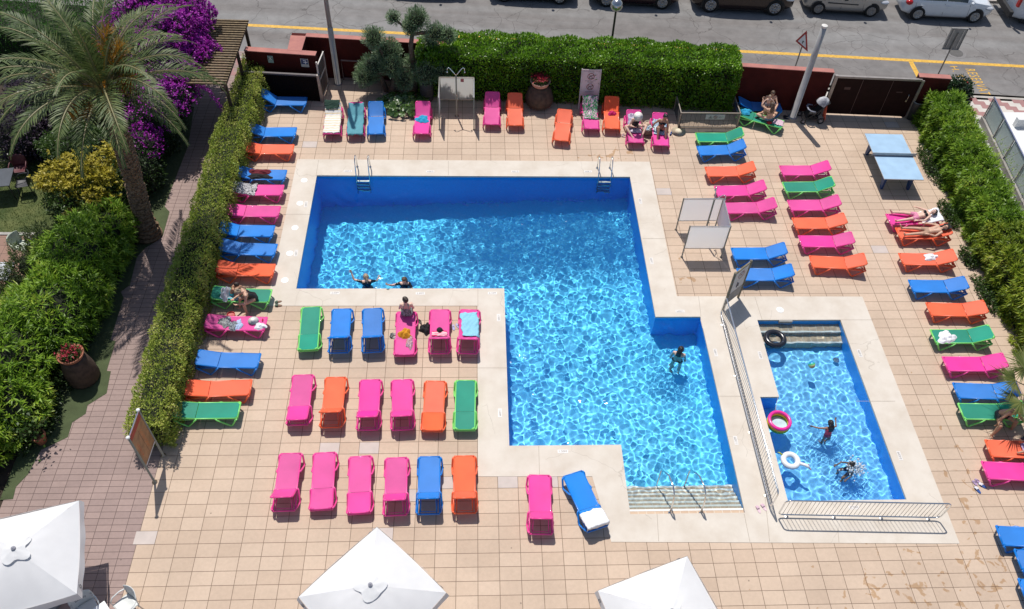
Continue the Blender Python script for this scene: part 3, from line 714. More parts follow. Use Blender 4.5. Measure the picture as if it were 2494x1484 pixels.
MB().bx(-2.55, -14, -.1, 9, 2.35, .55).build('terrace_slab', WHW, o)
q = MB(); q.bx(-1.0, -.2, .55, -.45, 1.4, 1.45); q.bx(-.3, -.6, .55, .35, .6, 1.9); q.bx(-1.9, 1.3, .55, .1, 1.5, .95); q.build('chimney_block', WHW, o)
v = at(2494-24, 478); o = empty('louvre_vent', (20.95, 21.0, .003), R(84), 'slatted beige floor vent at the foot of the concrete wall', 'vent')
q = MB()
for i in range(9): q.bx(-.9, -.2+.045*i, 0, .9, -.175+.045*i, .06)
q.build('slats', mat('beige_louvre', (.42, .35, .26), .7), o)

# ---- pergola over the garden gate
WOODP = mat('pergola_wood', (.15, .098, .05), .75, var=.35, scale=9, bump=.3, bscale=40, two=(.21, .15, .075))
WOODD = mat('pergola_dark_beam', (.055, .034, .024), .7, var=.25)
o = empty('pergola', (-10.6, 29.2, 0), math.atan2(4.34, .08)-R(90), 'brown slatted pergola over the garden path beside bougainvillea', 'pergola')
q = MB()
for i in range(27):
    y = -2.15+4.36*i/26; q.bx(-1.9, y-.035, 2.50, 1.29, y+.035, 2.56)
q.build('slat_roof', WOODP, o)
for x in (-1.7, 1.15): MB().bx(x-.06, -2.3, 2.30, x+.06, 2.35, 2.497).build('beam', WOODD, o)
for x in (-1.7, 1.15):
    for y in (-1.9, 0.3, 2.0): MB().bx(x-.055, y-.055, 0, x+.055, y+.055, 2.298).build('post', WOODD, o)

# ================================================================ PLANTING
CORE = mat('light_block_dark', (.012, .016, .006), .95, var=.3)  # dark colour for solid cores added inside foliage to block light
rng = np.random.default_rng(21)
def hedge(name, label, path, wd, h, n, L, W, lm, tuft=0, **k):
    o = empty(name, (path[0][0], path[0][1], 0), 0, label, 'hedge')
    P, Nn, V = hedge_leaves([(p[0], p[1]) for p in path], wd, h, n, L, W, rng, **k)
    if tuft: V = tuft_verts(P, Nn, tuft, L, W, rng)
    V = V-np.array([path[0][0], path[0][1], 0]); leaf_obj('foliage', V, lm, o)
    mb = MB(); hedge_core(mb, [(p[0]-path[0][0], p[1]-path[0][1]) for p in path], wd, h); mb.build('light_block_core', CORE, o)  # solid dark box added inside the hedge, stops light passing through
    return o
LAUREL = leafmat('laurel_leaves', [(.045, .10, .004), (.10, .22, .008), (.18, .36, .015), (.28, .46, .035)], .25, .38, 1.3, spec=.55)
hedge('laurel_hedge', 'tall bright green clipped hedge along the back of the pool', [(-2.3, 30.65), (3, 30.45), (10.95, 29.85)], 1.9, 2.12, 60000, .105, .062, LAUREL, wobble=.11, ws=1.8, upb=.4, depth=.10)
BOX = leafmat('box_leaves', [(.11, .17, .018), (.24, .32, .04), (.40, .46, .08), (.58, .52, .18)], .25, .5, 1.6)
hedge('clipped_hedge', 'long yellowish green hedge between garden path and left sun loungers', [(-9.2, 12.75), (-9.32, 18), (-9.28, 25), (-9.12, 30.7)], 1.12, 1.40, 60000, .075, .034, BOX, wobble=.10, ws=2.2, upb=.5, depth=.10)
BAMB = leafmat('bamboo_leaves', [(.05, .11, .006), (.13, .25, .014), (.24, .39, .03), (.42, .48, .07)], .3, .45, .8)
BAMBY = leafmat('yellowish_bamboo_leaves', [(.07, .12, .007), (.17, .25, .017), (.31, .38, .035), (.50, .46, .08)], .3, .45, .9)
hedge('bamboo_hedge', 'bright green bamboo hedge beside the table tennis table', [(19.35, 28.3), (19.1, 24.5), (18.85, 20.9)], 1.35, 1.55, 3600, .19, .036, BAMB, tuft=11, wobble=.16, ws=1.9, upb=-.05, rnd=.75, depth=.16, outb=.7)
hedge('bamboo_hedge', 'olive yellow bamboo hedge along the right lounger column', [(18.85, 20.7), (18.75, 17.5), (18.6, 14.6)], 1.5, 1.5, 3000, .19, .036, BAMBY, tuft=11, wobble=.18, ws=1.8, upb=-.05, rnd=.75, depth=.16, outb=.7)
STREETH = leafmat('street_hedge_leaves', [(.02, .085, .004), (.04, .15, .006), (.07, .22, .012)], .2, .5, 1.2)
hedge('street_hedge', 'dark green flat topped hedge at the top left street corner', [(-24, 33.0), (-13.2, 31.9)], 2.6, 2.2, 26000, .12, .03, STREETH, upb=.7, wobble=.08)

def bush(name, label, ells, n, L, W, lm, cat='bush', core=.74, base=None, tuft=0, **k):
    c0 = base or (ells[0][0][0], ells[0][0][1], 0)
    o = empty(name, c0, 0, label, cat); c0 = np.array(c0)
    P, Nn, V = blob_leaves(ells, n, L, W, rng, **k)
    if tuft: V = tuft_verts(P, Nn, tuft, L, W, rng)
    leaf_obj('foliage', V-c0, lm, o)
    if core:
        mb = MB()
        for c, r in ells: mb.ball(np.array(c)-c0, tuple(x*core for x in r), 10, 7)
        mb.build('light_block_core', CORE, o)  # dark ellipsoids added behind the leaves to block light, not modelled branches
    return o, P, Nn

# big bamboo clump, lower left
bush('bamboo_clump', 'big mass of green bamboo left of the flower barrel', [((-14.0, 15.2, .9), (1.5, 1.8, 1.25)), ((-13.3, 17.0, .9), (1.4, 1.6, 1.2)), ((-14.4, 13.2, .8), (1.4, 1.6, 1.1)), ((-13.5, 13.9, .7), (1.1, 1.3, 1.0))], 3300, .22, .04, BAMB, tuft=11, shell=.3)
bush('bamboo_clump', 'yellow tipped bamboo at the left edge above the small terracotta pot', [((-15.0, 11.6, .8), (1.5, 1.7, 1.1)), ((-14.7, 12.0, .6), (.9, 1.0, .9)), ((-15.6, 10.0, .7), (1.3, 1.4, 1.0))], 2300, .22, .04, BAMBY, tuft=11, shell=.3)
bush('bamboo_clump', 'green bamboo in half shade behind the white garden chair', [((-13.2, 19.4, .9), (1.3, 1.5, 1.2)), ((-12.7, 20.8, .7), (1.0, 1.3, 1.0)), ((-12.9, 18.3, .8), (1.1, 1.1, 1.1))], 2500, .21, .038, BAMB, tuft=11, shell=.3)
CONIF = leafmat('conifer_sprays', [(.02, .04, .008), (.045, .075, .015), (.085, .115, .028), (.12, .14, .04)], .2, .6, 1.1)
bush('conifer_shrub', 'feathery conifer with open branches in front of the white chair', [((-14.6, 19.3, .75), (.85, .8, .75)), ((-14.3, 19.9, 1.4), (.5, .5, .55)), ((-15.1, 18.8, .5), (.6, .6, .5)), ((-14.0, 19.2, .9), (.6, .6, .5))], 11000, .11, .03, CONIF, upb=.3, wobble=.35, core=.5)
bush('conifer_shrub', 'dark bushy conifer at the left edge below the white table', [((-15.9, 16.6, .9), (1.0, 1.1, 1.0)), ((-15.4, 15.4, .8), (.9, .9, .9))], 11000, .12, .03, CONIF, upb=.2, wobble=.3)
YELB = leafmat('golden_leaves', [(.18, .17, .012), (.36, .31, .02), (.50, .42, .05), (.58, .50, .12)], .3, .5, 1.4)
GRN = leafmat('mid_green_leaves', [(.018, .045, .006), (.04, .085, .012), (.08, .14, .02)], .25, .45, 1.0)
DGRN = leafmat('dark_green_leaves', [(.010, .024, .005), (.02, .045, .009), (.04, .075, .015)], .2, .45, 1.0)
bush('green_shrub', 'dark green shrub under the golden bush', [((-13.7, 22.6, .8), (1.5, 1.2, 1.0)), ((-12.8, 22.4, .7), (.9, 1.0, .9)), ((-13.0, 21.6, .7), (.8, .8, .8))], 16000, .12, .05, GRN)
bush('golden_bush', 'golden yellow leaved bush beside the palm trunk', [((-14.2, 22.9, 1.9), (.75, .6, .45)), ((-13.5, 22.9, 2.0), (.7, .6, .5)), ((-12.9, 22.6, 1.8), (.6, .6, .45)), ((-14.9, 22.6, 1.6), (.5, .45, .35)), ((-13.9, 22.3, 1.6), (.8, .5, .4)), ((-12.6, 23.3, 2.3), (.3, .35, .45)), ((-13.0, 22.0, 1.3), (.6, .5, .45))], 1150, .10, .06, YELB, wobble=.5, core=None, shell=.75, tuft=9)
bush('golden_conifer', 'small upright golden conifer below the golden bush', [((-13.75, 21.2, .7), (.42, .42, .75)), ((-13.5, 20.9, .4), (.35, .35, .4))], 4000, .09, .03, leafmat('golden_conifer_sprays', [(.05, .06, .008), (.12, .11, .015), (.2, .17, .03)], .2, .6), upb=.6)
PURP = leafmat('purple_leaves', [(.010, .006, .012), (.022, .012, .024), (.05, .03, .052), (.09, .07, .09)], .15, .35, 1.0)
bush('purple_shrub', 'dark purple leaved shrub behind the palm on the left', [((-16.5, 27.6, 1.1), (1.7, 1.3, 1.3)), ((-15.0, 27.2, 1.0), (1.4, 1.2, 1.2)), ((-17.2, 25.9, .9), (1.2, 1.1, 1.1))], 20000, .09, .055, PURP)
bush('fern_shrub', 'feathery green shrub beneath the palm fronds', [((-14.8, 25.2, .9), (1.2, 1.1, .9)), ((-13.6, 24.9, .9), (1.2, 1.0, .9)), ((-12.8, 24.6, .7), (.9, .9, .8))], 15000, .15, .045, GRN, wobble=.3)
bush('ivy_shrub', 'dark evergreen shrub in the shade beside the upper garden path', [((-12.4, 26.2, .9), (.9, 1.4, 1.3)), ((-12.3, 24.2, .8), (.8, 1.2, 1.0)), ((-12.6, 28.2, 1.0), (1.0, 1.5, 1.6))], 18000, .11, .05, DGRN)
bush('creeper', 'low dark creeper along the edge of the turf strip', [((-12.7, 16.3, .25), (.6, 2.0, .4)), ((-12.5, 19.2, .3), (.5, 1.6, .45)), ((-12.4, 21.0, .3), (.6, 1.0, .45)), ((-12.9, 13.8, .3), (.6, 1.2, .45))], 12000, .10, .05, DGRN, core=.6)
# bougainvillea
o, P, Nn = bush('bougainvillea', 'purple flowering bougainvillea spilling over the pergola roof', [((-12.2, 29.6, 2.4), (1.7, 1.7, 1.6)), ((-12.6, 31.0, 3.2), (1.7, 1.4, 1.5)), ((-11.4, 30.3, 3.2), (.95, 1.3, .95)), ((-11.7, 29.0, 3.3), (1.0, 1.1, 1.0)), ((-11.9, 27.7, 1.9), (1.1, 1.2, 1.05)), ((-13.8, 30.4, 2.0), (1.4, 1.6, 1.3)), ((-13.4, 27.4, 1.4), (1.2, 1.0, .9)), ((-11.05, 28.7, 2.75), (.75, 1.3, .45)), ((-11.6, 26.5, 2.2), (.9, 1.0, .85)), ((-12.4, 24.9, 1.3), (.8, .8, .6)), ((-11.2, 27.1, 2.1), (.6, .55, .55)), ((-12.3, 26.0, 1.5), (.9, .7, .5))], 17000, .12, .06, DGRN, core=.8)
nb = 42000; d = wob(P, 1, 1.5, 9); w_ = np.exp(d*2.0)*(Nn[:, 2] > -.35); w_ /= w_.sum()
idx = rng.choice(len(P), nb, p=w_); Pb = P[idx]+Nn[idx]*rng.uniform(.0, .12, (nb, 1))+rng.normal(0, .03, (nb, 3))
V = leaf_verts(Pb, Nn[idx]*.6+rng.normal(0, .9, (nb, 3)), .085, .065, rng)
leaf_obj('blossom', V-np.array([-12.2, 29.6, 0]), leafmat('magenta_bracts', [(.14, .005, .15), (.30, .010, .31), (.46, .03, .47), (.6, .12, .62)], .35, .5, 1.4), o)
cs = []
for (x0, y0, z0), dx, ln in (((-10.45, 27.2, 2.3), .9, 1.9), ((-10.3, 29.3, 2.75), .5, .5)):
    for t in np.linspace(0, 1, 60):
        cs.append((x0+dx*t, y0-.1*t, z0-ln*t*t))
cs = np.array(cs); Pb = np.repeat(cs, 5, 0)+rng.normal(0, .045, (len(cs)*5, 3))
leaf_obj('hanging_spray', leaf_verts(Pb, rng.normal(0, 1, Pb.shape), .07, .05, rng)-np.array([-12.2, 29.6, 0]), leafmat('magenta_bracts', []), o)
# hibiscus by the street
o, P, Nn = bush('hibiscus_bush', 'dark glossy hibiscus bush with red flowers by the pavement corner', [((20.5, 29.2, .75), (.55, .6, .8)), ((20.35, 28.6, .55), (.45, .5, .55)), ((20.0, 29.4, .9), (.45, .45, .5))], 7000, .10, .065, leafmat('hibiscus_leaves', [(.008, .02, .005), (.018, .045, .012), (.05, .08, .04)], .15, .3, 2), core=.8)
q = MB()
for k in (12, 900, 1800, 2500, 3300, 4100, 5200):
    p = P[k % len(P)]; nn = Nn[k % len(P)]; q.ball(Vector(p+nn*.05-np.array([20.5, 29.2, 0])), (.06, .06, .045), 8, 5)
q.build('blossom', mat('red_petals', (.5, .02, .03), .5), o)
# loose twigs sticking out of right bamboo
o = empty('bare_shoot', (20.15, 24.2, 0), 0, 'thin bare shoots arching over the concrete passage', 'plant')
q = MB()
for i in range(7):
    a = rng.uniform(0, 1); q.tube([(0, -1.6+.5*i, .5), (.35, -1.5+.5*i, .9), (.8+.2*a, -1.45+.52*i, 1.05+.3*a)], .006, 5)
q.build('stem', mat('twig', (.16, .15, .07), .8), o)
P = np.array([[.35+.5*rng.uniform(), -1.5+3.4*rng.uniform(), .8+.35*rng.uniform()] for _ in range(150)])
leaf_obj('foliage', leaf_verts(P, rng.normal(0, 1, (150, 3)), .10, .03, rng), BAMB, o)
# weeds under right hedge
bush('ground_ivy', 'small leafy weeds at the foot of the right hand hedge', [((17.95, 22.6, .1), (.28, .8, .22)), ((17.8, 20.3, .12), (.25, .5, .25)), ((17.75, 18.6, .1), (.25, .9, .2)), ((18.2, 25.4, .1), (.22, 1.2, .2))], 5000, .07, .05, GRN, core=.5)

# ---- date palm
pb = Vector((-11.62, 21.5, 0)); ct = Vector((-11.25, 21.75, 6.05))
palm = empty('date_palm', pb, 0, 'tall date palm with arching fronds beside the garden path', 'palm tree')
q = MB(); prof = []
def tp(t): return Vector((.37*t**1.3+.12*math.sin(t*3), .25*t, 6.0*t))
pts = []; rs = []
for i in range(121):
    t = i/120; pts.append(tp(t)); base = .27+.22*max(0, 1-t*7)+.06*max(0, t-.85)/.15
    rs.append(base*(1+.075*((i % 3)-1)))
q.tube(pts, rs, 18)
for i in range(520):   # old leaf bases
    t = .05+.93*rng.uniform(); a = i*2.399; p = tp(t); r = .27+.22*max(0, 1-t*7)
    dirv = Vector((math.cos(a), math.sin(a), 0)); c = p+dirv*(r*.92)
    q.beam(c-Vector((0, 0, .05)), c+dirv*.055+Vector((0, 0, .07)), .13, .05, dirv)
q.build('trunk', mat('palm_trunk', (.13, .078, .045), .9, var=.45, scale=12, bump=.8, bscale=25, two=(.30, .19, .11)), palm)
FROND = leafmat('palm_leaflets', [(.032, .055, .016), (.065, .105, .030), (.12, .165, .050), (.20, .235, .08)], .25, .5, .5, spec=.35)
RACH = mat('frond_stalk', (.22, .20, .09), .6)
def frond(az, el0, L, droop, seed):
    r = np.random.default_rng(seed); n = 26; p = Vector(ct-pb)+Vector((math.cos(az), math.sin(az), 0))*.15; el = el0; pts = []
    tw = r.normal(0, .12)
    for i in range(n+1):
        pts.append(p.copy()); p = p+Vector((math.cos(az+tw*i/n)*math.cos(el), math.sin(az+tw*i/n)*math.cos(el), math.sin(el)))*(L/n)
        el -= droop/n*(0.35+1.5*i/n)
    A = np.array(pts)
    ts = np.linspace(.10, .995, 74); f = ts*n; i0 = np.minimum(f.astype(int), n-1); fr = (f-i0)[:, None]
    B = A[i0]*(1-fr)+A[i0+1]*fr; T = unit(A[i0+1]-A[i0]); S = unit(np.cross(T, np.array([[0, 0, 1.]]))); U = np.cross(S, T)
    ll = (.52*np.sin(np.clip(ts*1.05+.12, 0, 1)*math.pi)**.6+.10)[:, None]*L/3.6
    Vs = []
    for sg in (-1, 1):
        D = T*(.55+.55*ts[:, None])+S*sg*.85+U*(.30-.25*ts[:, None])+r.normal(0, .10, T.shape)
        D = unit(D); W_ = .036; E_ = unit(np.cross(D, S*sg+U*.4)); E_ = unit(T-D*np.sum(T*D, 1, keepdims=True))
        mid = B+D*ll*.5; tip = B+D*ll+np.array([[0, 0, -1]])*ll*.16
        Vs.append(np.stack([B-E_*W_*.35, mid-E_*W_*.5, tip, mid+E_*W_*.5], 1).reshape(-1, 3))
    o = leaf_obj('frond', np.concatenate(Vs), FROND, palm)
    q = MB(); q.tube(pts, [.035*(1-.85*i/n)+.004 for i in range(n+1)], 5); q.build('stalk', RACH, o)
k = 0
for ring, (cnt, el0, L, dr) in enumerate(((5, 78, 3.1, .9), (8, 62, 3.5, 1.35), (10, 44, 3.75, 1.55), (9, 27, 3.75, 1.5), (6, 10, 3.4, 1.2))):
    for i in range(cnt):
        r_ = random.Random(k+100)
        frond(2*math.pi*(i+.5*(ring % 2))/cnt+r_.uniform(-.16, .16)+ring*.4, R(el0+r_.uniform(-9, 9)), L*r_.uniform(.88, 1.08), dr*r_.uniform(.8, 1.15), k); k += 1
ORG = leafmat('orange_date_sprays', [(.22, .10, .008), (.42, .20, .015), (.55, .30, .03)], .25, .5, 3)
for i, (az, el, ln) in enumerate(((.3, 55, 1.5), (1.0, 62, 1.7), (-.5, 25, 1.2), (3.3, 15, 1.2), (-2.0, -5, 1.0), (4.1, -10, 1.1), (1.9, 45, 1.3), (.1, 30, 1.0), (-1.2, 5, .9))):
    d = Vector((math.cos(az)*math.cos(R(el)), math.sin(az)*math.cos(R(el)), math.sin(R(el))))
    c = np.array(ct-pb)+np.array(d)*.35; n = 260; t = rng.uniform(.3, 1, (n, 1))
    P = c+np.array(d)*ln*t*.8; D = np.array(d)+rng.normal(0, .55, (n, 3))+np.array([[0, 0, -.25]])
    oo = leaf_obj('flower_stalk', leaf_verts(P, D, .42, .016, rng), ORG, palm)
    MB().tube([c-np.array(d)*.35, c+np.array(d)*ln*.8], [.035, .012], 6).build('stalk', mat('orange_stalk', (.42, .2, .02), .6), oo)
# dead hanging leaf
q = MB(); q.tube([(0, .2, 6.2), (-.6, .5, 6.4), (-1.5, .9, 6.1), (-2.2, 1.3, 5.5)], [.05, .05, .035, .01], 6); q.build('dead_leaf', mat('dry_leaf', (.42, .30, .20), .8, var=.3), palm)

# ---- olive tree with cloud pruned crown
OLV = leafmat('olive_leaves', [(.06, .11, .05), (.13, .21, .095), (.22, .31, .16), (.36, .43, .29)], .15, .45, 2.0, spec=.5)
def olive(name, label, base, trunk, clumps):
    o = empty(name, base, 0, label, 'tree'); b0 = np.array(base)
    t = MB()
    for pts, r0, r1 in trunk:
        n = len(pts); pp = []; 
        for i in range(n): pp.append(np.array(pts[i])-b0)
        t.tube(pp, [r0+(r1-r0)*i/(n-1) for i in range(n)], 8)
    t.build('trunk', DARKBARK, o, smooth=True)
    Vs = []; cm = MB()
    for c, r in clumps:
        rr = (r, r, r*.92); n = int(2600*(r/.5)**2)
        P, Nn, V = blob_leaves([(c, rr)], n, .105, .022, rng, outb=1.1, upb=.55, rnd=.45, shell=.45, wobble=.22, seed=int(c[0]*100) % 97)
        Vs.append(V-b0); cm.ball(np.array(c)-b0, tuple(x*.70 for x in rr), 10, 7)
    leaf_obj('crown', np.concatenate(Vs), OLV, o); cm.build('light_block_core', CORE, o)  # dark balls added inside each clump to block light
def onp(px, py, y):
    """point on the vertical plane y"""
    d = FW*F+CR*(px-1247)-CU*(py-742); t = y/d.y; return (d.x*t, y, CAMH+d.z*t)
Y1 = 30.1
cl1 = [((910, 92), 34, 30.3), ((945, 125), 42, 30.5), ((905, 165), 40, 30.2), ((890, 185), 34, 29.9), ((955, 160), 36, 30.0), ((985, 195), 32, 29.7), ((1035, 178), 40, 29.7), ((1010, 150), 30, 30.3)]
cl2 = [((958, 43), 21, 30.4), ((1015, 45), 36, 30.3), ((1000, 65), 28, 30.2), ((1060, 80), 30, 30.2), ((1048, 95), 26, 30.6), ((1090, 85), 26, 30.3), ((1075, 170), 34, 29.8), ((1100, 160), 26, 30.1), ((1050, 150), 24, 30.4)]
def tocl(c): 
    (px, py), r, y = c; p = onp(px, py, y); d = (Vector(p)-Vector((0, 0, CAMH))).length
    return (p, r*d/F*.74)
c1 = [tocl(c) for c in cl1]; c2 = [tocl(c) for c in cl2]
b1, b2 = (-3.49, 30.15, 0), (-2.6, 30.2, 0)
def limb(b, c, k): 
    b = Vector(b); c = Vector(c); m_ = b.lerp(c, .45); m_.z = b.z+(c.z-b.z)*.3+.1; return ([tuple(b), tuple(m_), tuple(b.lerp(c, .78)), tuple(c)], k, .03)
f1 = (-3.3, 30.15, .95); f2 = (-2.55, 30.15, 1.5)
olive('olive_tree', 'left cloud pruned olive tree with forked trunk against the hedge', b1, [([(-3.52, 30.15, -.05), (-3.35, 30.1, .45), (-3.25, 30.15, .8), f1], .22, .17), ([(-3.75, 30.2, .0), (-3.9, 30.2, .6), (-4.1, 30.25, 1.3)], .12, .07)]+[limb(f1, c[0], .10) for c in c1], c1)
olive('olive_tree', 'right cloud pruned olive tree with topknots taller than the hedge', b2, [([(-2.62, 30.2, -.05), (-2.52, 30.15, .5), (-2.6, 30.15, 1.0), f2], .19, .13), ([f2, (-2.6, 30.2, 2.2), (-2.5, 30.25, 2.8)], .12, .08)]+[limb(f2 if c[0][2] < 2.4 else (-2.5, 30.25, 2.7), c[0], .065) for c in c2], c2)
# round leaved plants under the olives
o = empty('leopard_plant', (-3.0, 29.3, 0), 0, 'low plant with big round glossy leaves beneath the olive trees', 'plant')
q = MB(); st = MB()
for i in range(120):
    a = rng.uniform(0, 6.28); rr = rng.uniform(0, 1)**.6
    c = Vector((rr*1.15*math.cos(a)+.05, rr*.75*math.sin(a)-.25, .12+.42*(1-rr*.7)*rng.uniform(.7, 1.1))); r = rng.uniform(.09, .17)
    nn = Vector((c.x*.5+rng.normal(0, .3), c.y*.6-.1+rng.normal(0, .3), 1)).normalized(); u = nn.orthogonal().normalized(); v_ = nn.cross(u)
    vs = [c]+[c+(u*math.cos(t)+v_*math.sin(t))*r+nn*(.03 if j % 2 else .015) for j, t in enumerate(np.linspace(0, 5.9, 12))]
    q.add(vs, [(0, j, j+1) for j in range(1, 12)]); st.tube([(c.x*.4, c.y*.4, 0), c], .006, 4)
q.build('foliage', leafmat('round_leaves', [(.03, .07, .012), (.06, .12, .02), (.10, .18, .035)], .2, .25, 2, spec=.7), o); st.build('stem', mat('green_stem', (.06, .09, .03), .7), o)
# fan palm leaning in from the right edge
fp = empty('fan_palm', (17.0, 13.75, 0), 0, 'fan palm leaves reaching in at the right edge over the seated man', 'palm tree')
MB().tube([(.3, 0, 0), (.25, 0, .6), (.1, 0, 1.1)], [.14, .13, .10], 8).build('trunk', DARKBARK, fp)
FANL = leafmat('fan_leaves', [(.05, .075, .015), (.11, .14, .03), (.2, .21, .06)], .3, .5, 1)
for i, (az, el, ln) in enumerate(((170, 22, 1.1), (205, 12, 1.15), (235, 30, 1.0), (140, 35, 1.0), (265, 15, 1.0), (190, 50, .9), (110, 25, .9), (60, 30, .9), (310, 25, 1.0), (0, 30, .9))):
    a = R(az); e_ = R(el); d = Vector((math.cos(a)*math.cos(e_), math.sin(a)*math.cos(e_), math.sin(e_))); c = Vector((.1, 0, 1.1))+d*ln
    side = d.cross(Vector((0, 0, 1))).normalized(); P = []; D = []
    for j in range(30):
        t = R(-105+210*j/29); P.append(c); D.append(d*math.cos(t)+side*math.sin(t)+Vector((0, 0, -.18)))
    P = np.array(P); D = np.array(D)
    oo = leaf_obj('fan_leaf', leaf_verts(P, D, .72, .045, rng, roll=.3), FANL, fp)
    MB().tube([(.1, 0, 1.05), c], .014, 5).build('stalk', mat('green_stem', (.06, .09, .03), .7), oo)
# ================================================================ SUN LOUNGERS
FAB = {'pink': (.76, .036, .31), 'orange': (.93, .115, .026), 'blue': (.0, .20, .68), 'green': (.0, .285, .185)}
FRM = {'pink': (.80, .06, .30), 'orange': (.86, .13, .045), 'blue': (.0, .18, .62), 'green': (.20, .68, .15)}
def fabric(c):
    key = ('fabric', c)
    if key in _MC: return _MC[key]
    m, nt, b = new_mat(c+'_sling_fabric'); co = ocoord(nt)
    col = FAB[c]
    nz = N(nt, 'TexNoise'); nz.inputs['Scale'].default_value = 1.3; nz.inputs['Detail'].default_value = 5
    oi = N(nt, 'ObjectInfo'); ad = N(nt, 'VectorMath', operation='ADD'); sc_ = N(nt, 'VectorMath', operation='SCALE'); sc_.inputs['Scale'].default_value = 17
    cv = N(nt, 'CombineXYZ'); 
    for i in range(3): nt.links.new(oi.outputs['Random'], cv.inputs[i])
    nt.links.new(cv.outputs[0], sc_.inputs[0]); nt.links.new(co, ad.inputs[0]); nt.links.new(sc_.outputs[0], ad.inputs[1]); nt.links.new(ad.outputs[0], nz.inputs['Vector'])
    hs = N(nt, 'HueSaturation'); hs.inputs['Color'].default_value = (*col, 1)
    mr = N(nt, 'MapRange'); mr.inputs['From Min'].default_value = .3; mr.inputs['From Max'].default_value = .7; mr.inputs['To Min'].default_value = .9; mr.inputs['To Max'].default_value = 1.1; nt.links.new(nz.outputs['Fac'], mr.inputs['Value'])
    m2 = N(nt, 'MapRange'); m2.inputs['To Min'].default_value = .86; m2.inputs['To Max'].default_value = 1.08; nt.links.new(oi.outputs['Random'], m2.inputs['Value'])
    mu = N(nt, 'Math', operation='MULTIPLY'); nt.links.new(mr.outputs[0], mu.inputs[0]); nt.links.new(m2.outputs[0], mu.inputs[1]); nt.links.new(mu.outputs[0], hs.inputs['Value'])
    sa = N(nt, 'MapRange'); sa.inputs['To Min'].default_value = .9; sa.inputs['To Max'].default_value = 1.0; nt.links.new(oi.outputs['Random'], sa.inputs['Value']); nt.links.new(sa.outputs[0], hs.inputs['Saturation'])
    nt.links.new(hs.outputs[0], b.inputs['Base Color']); b.inputs['Roughness'].default_value = .62; b.inputs['Specular IOR Level'].default_value = .3
    out = nt.nodes['Material Output']; tr = N(nt, 'BsdfTranslucent'); mx = N(nt, 'MixShader'); mx.inputs[0].default_value = .10
    nt.links.new(hs.outputs[0], tr.inputs[0]); nt.links.new(b.outputs[0], mx.inputs[1]); nt.links.new(tr.outputs[0], mx.inputs[2]); nt.links.new(mx.outputs[0], out.inputs[0])
    wv = N(nt, 'TexWave'); wv.inputs['Scale'].default_value = 60; nt.links.new(co, wv.inputs['Vector'])
    bp = N(nt, 'Bump'); bp.inputs['Strength'].default_value = .12; bp.inputs['Distance'].default_value = .003; nt.links.new(wv.outputs['Fac'], bp.inputs['Height']); nt.links.new(bp.outputs[0], b.inputs['Normal'])
    _MC[key] = m; return m
def framem(c): return mat(c+'_lounger_plastic', FRM[c], .35, var=.06, scale=5, spec=.5, coat=.15)
LL, HW, ZB, PIV, BACK = 1.90, .29, .335, 1.24, .665
_LM = {}
def _cached(key, fn):
    if key not in _LM: _LM[key] = fn()
    return _LM[key]
def lo_frame(c):
    q = MB()
    for s in (-1, 1):
        q.tube([(.03, s*HW, ZB-.02), (PIV, s*HW, ZB-.02), (1.55, s*(HW+.01), ZB-.045), (LL-.02, s*(HW+.015), ZB-.075)], .026, 8)
        q.add([(.0, s*HW, ZB+.004), (.10, s*HW, ZB+.004), (0.0, s*(HW-.11), ZB+.004), (.0, s*HW, ZB-.03), (.10, s*HW, ZB-.03), (0, s*(HW-.11), ZB-.03)], [(0, 1, 2), (3, 5, 4), (0, 3, 4, 1), (1, 4, 5, 2), (2, 5, 3, 0)])
    q.tube([(.012, -HW, ZB-.018), (.012, HW, ZB-.018)], .026, 8)
    q.tube([(LL, -HW-.02, ZB-.08), (LL, HW+.02, ZB-.08)], .028, 8)
    q.tube([(.62, -HW, ZB-.035), (.62, HW, ZB-.035)], .016, 6); q.tube([(PIV, -HW, ZB-.04), (PIV, HW, ZB-.04)], .017, 6)
    for s in (-1, 1):   # notched rack under the back
        q.bx(PIV+.18, s*(HW-.06)-.012, ZB-.085, LL-.02, s*(HW-.06)+.012, ZB-.05)
    return q.mesh('frame', framem(c))
def lo_leg(c, x0, xa, xb, x1, s):
    q = MB()
    pts = [(x0, s*(HW+.008), ZB-.03), (x0+.05, s*(HW+.045), ZB-.06), (xa, s*(HW+.062), .06), (xa+.04, s*(HW+.065), .022), (xb-.04, s*(HW+.065), .022), (xb, s*(HW+.062), .06), (x1-.06, s*(HW+.045), ZB-.06), (x1, s*(HW+.008), ZB-.03)]
    q.tube(pts, .029, 8); return q.mesh('leg', framem(c))
def lo_seat(c):
    q = MB()
    def f(u, v):
        x = .03+u*(PIV-.045); y = (v-.5)*2*(HW-.012); e = 1-(2*v-1)**4
        return (x, y, ZB+.004-.014*e*min(1, 6*u)*(1-.25*math.sin(u*9)))
    q.grid(f, 14, 8)
    for s in (-1, 1): q.bx(.04, s*(HW-.012)-.004, ZB-.028, PIV-.02, s*(HW-.012)+.004, ZB+.002)
    return q.mesh('seat_sling', fabric(c))
def lo_back(c):
    q = MB()
    def f(u, v):
        x = u*BACK; y = (v-.5)*2*(HW-.012); e = 1-(2*v-1)**4
        return (x, y, .006-.016*e*(1-u**6)*min(1, 8*u))
    q.grid(f, 10, 8)
    for s in (-1, 1): q.bx(.01, s*(HW-.012)-.004, -.028, BACK-.03, s*(HW-.012)+.004, .003)
    return q.mesh('backrest', fabric(c))
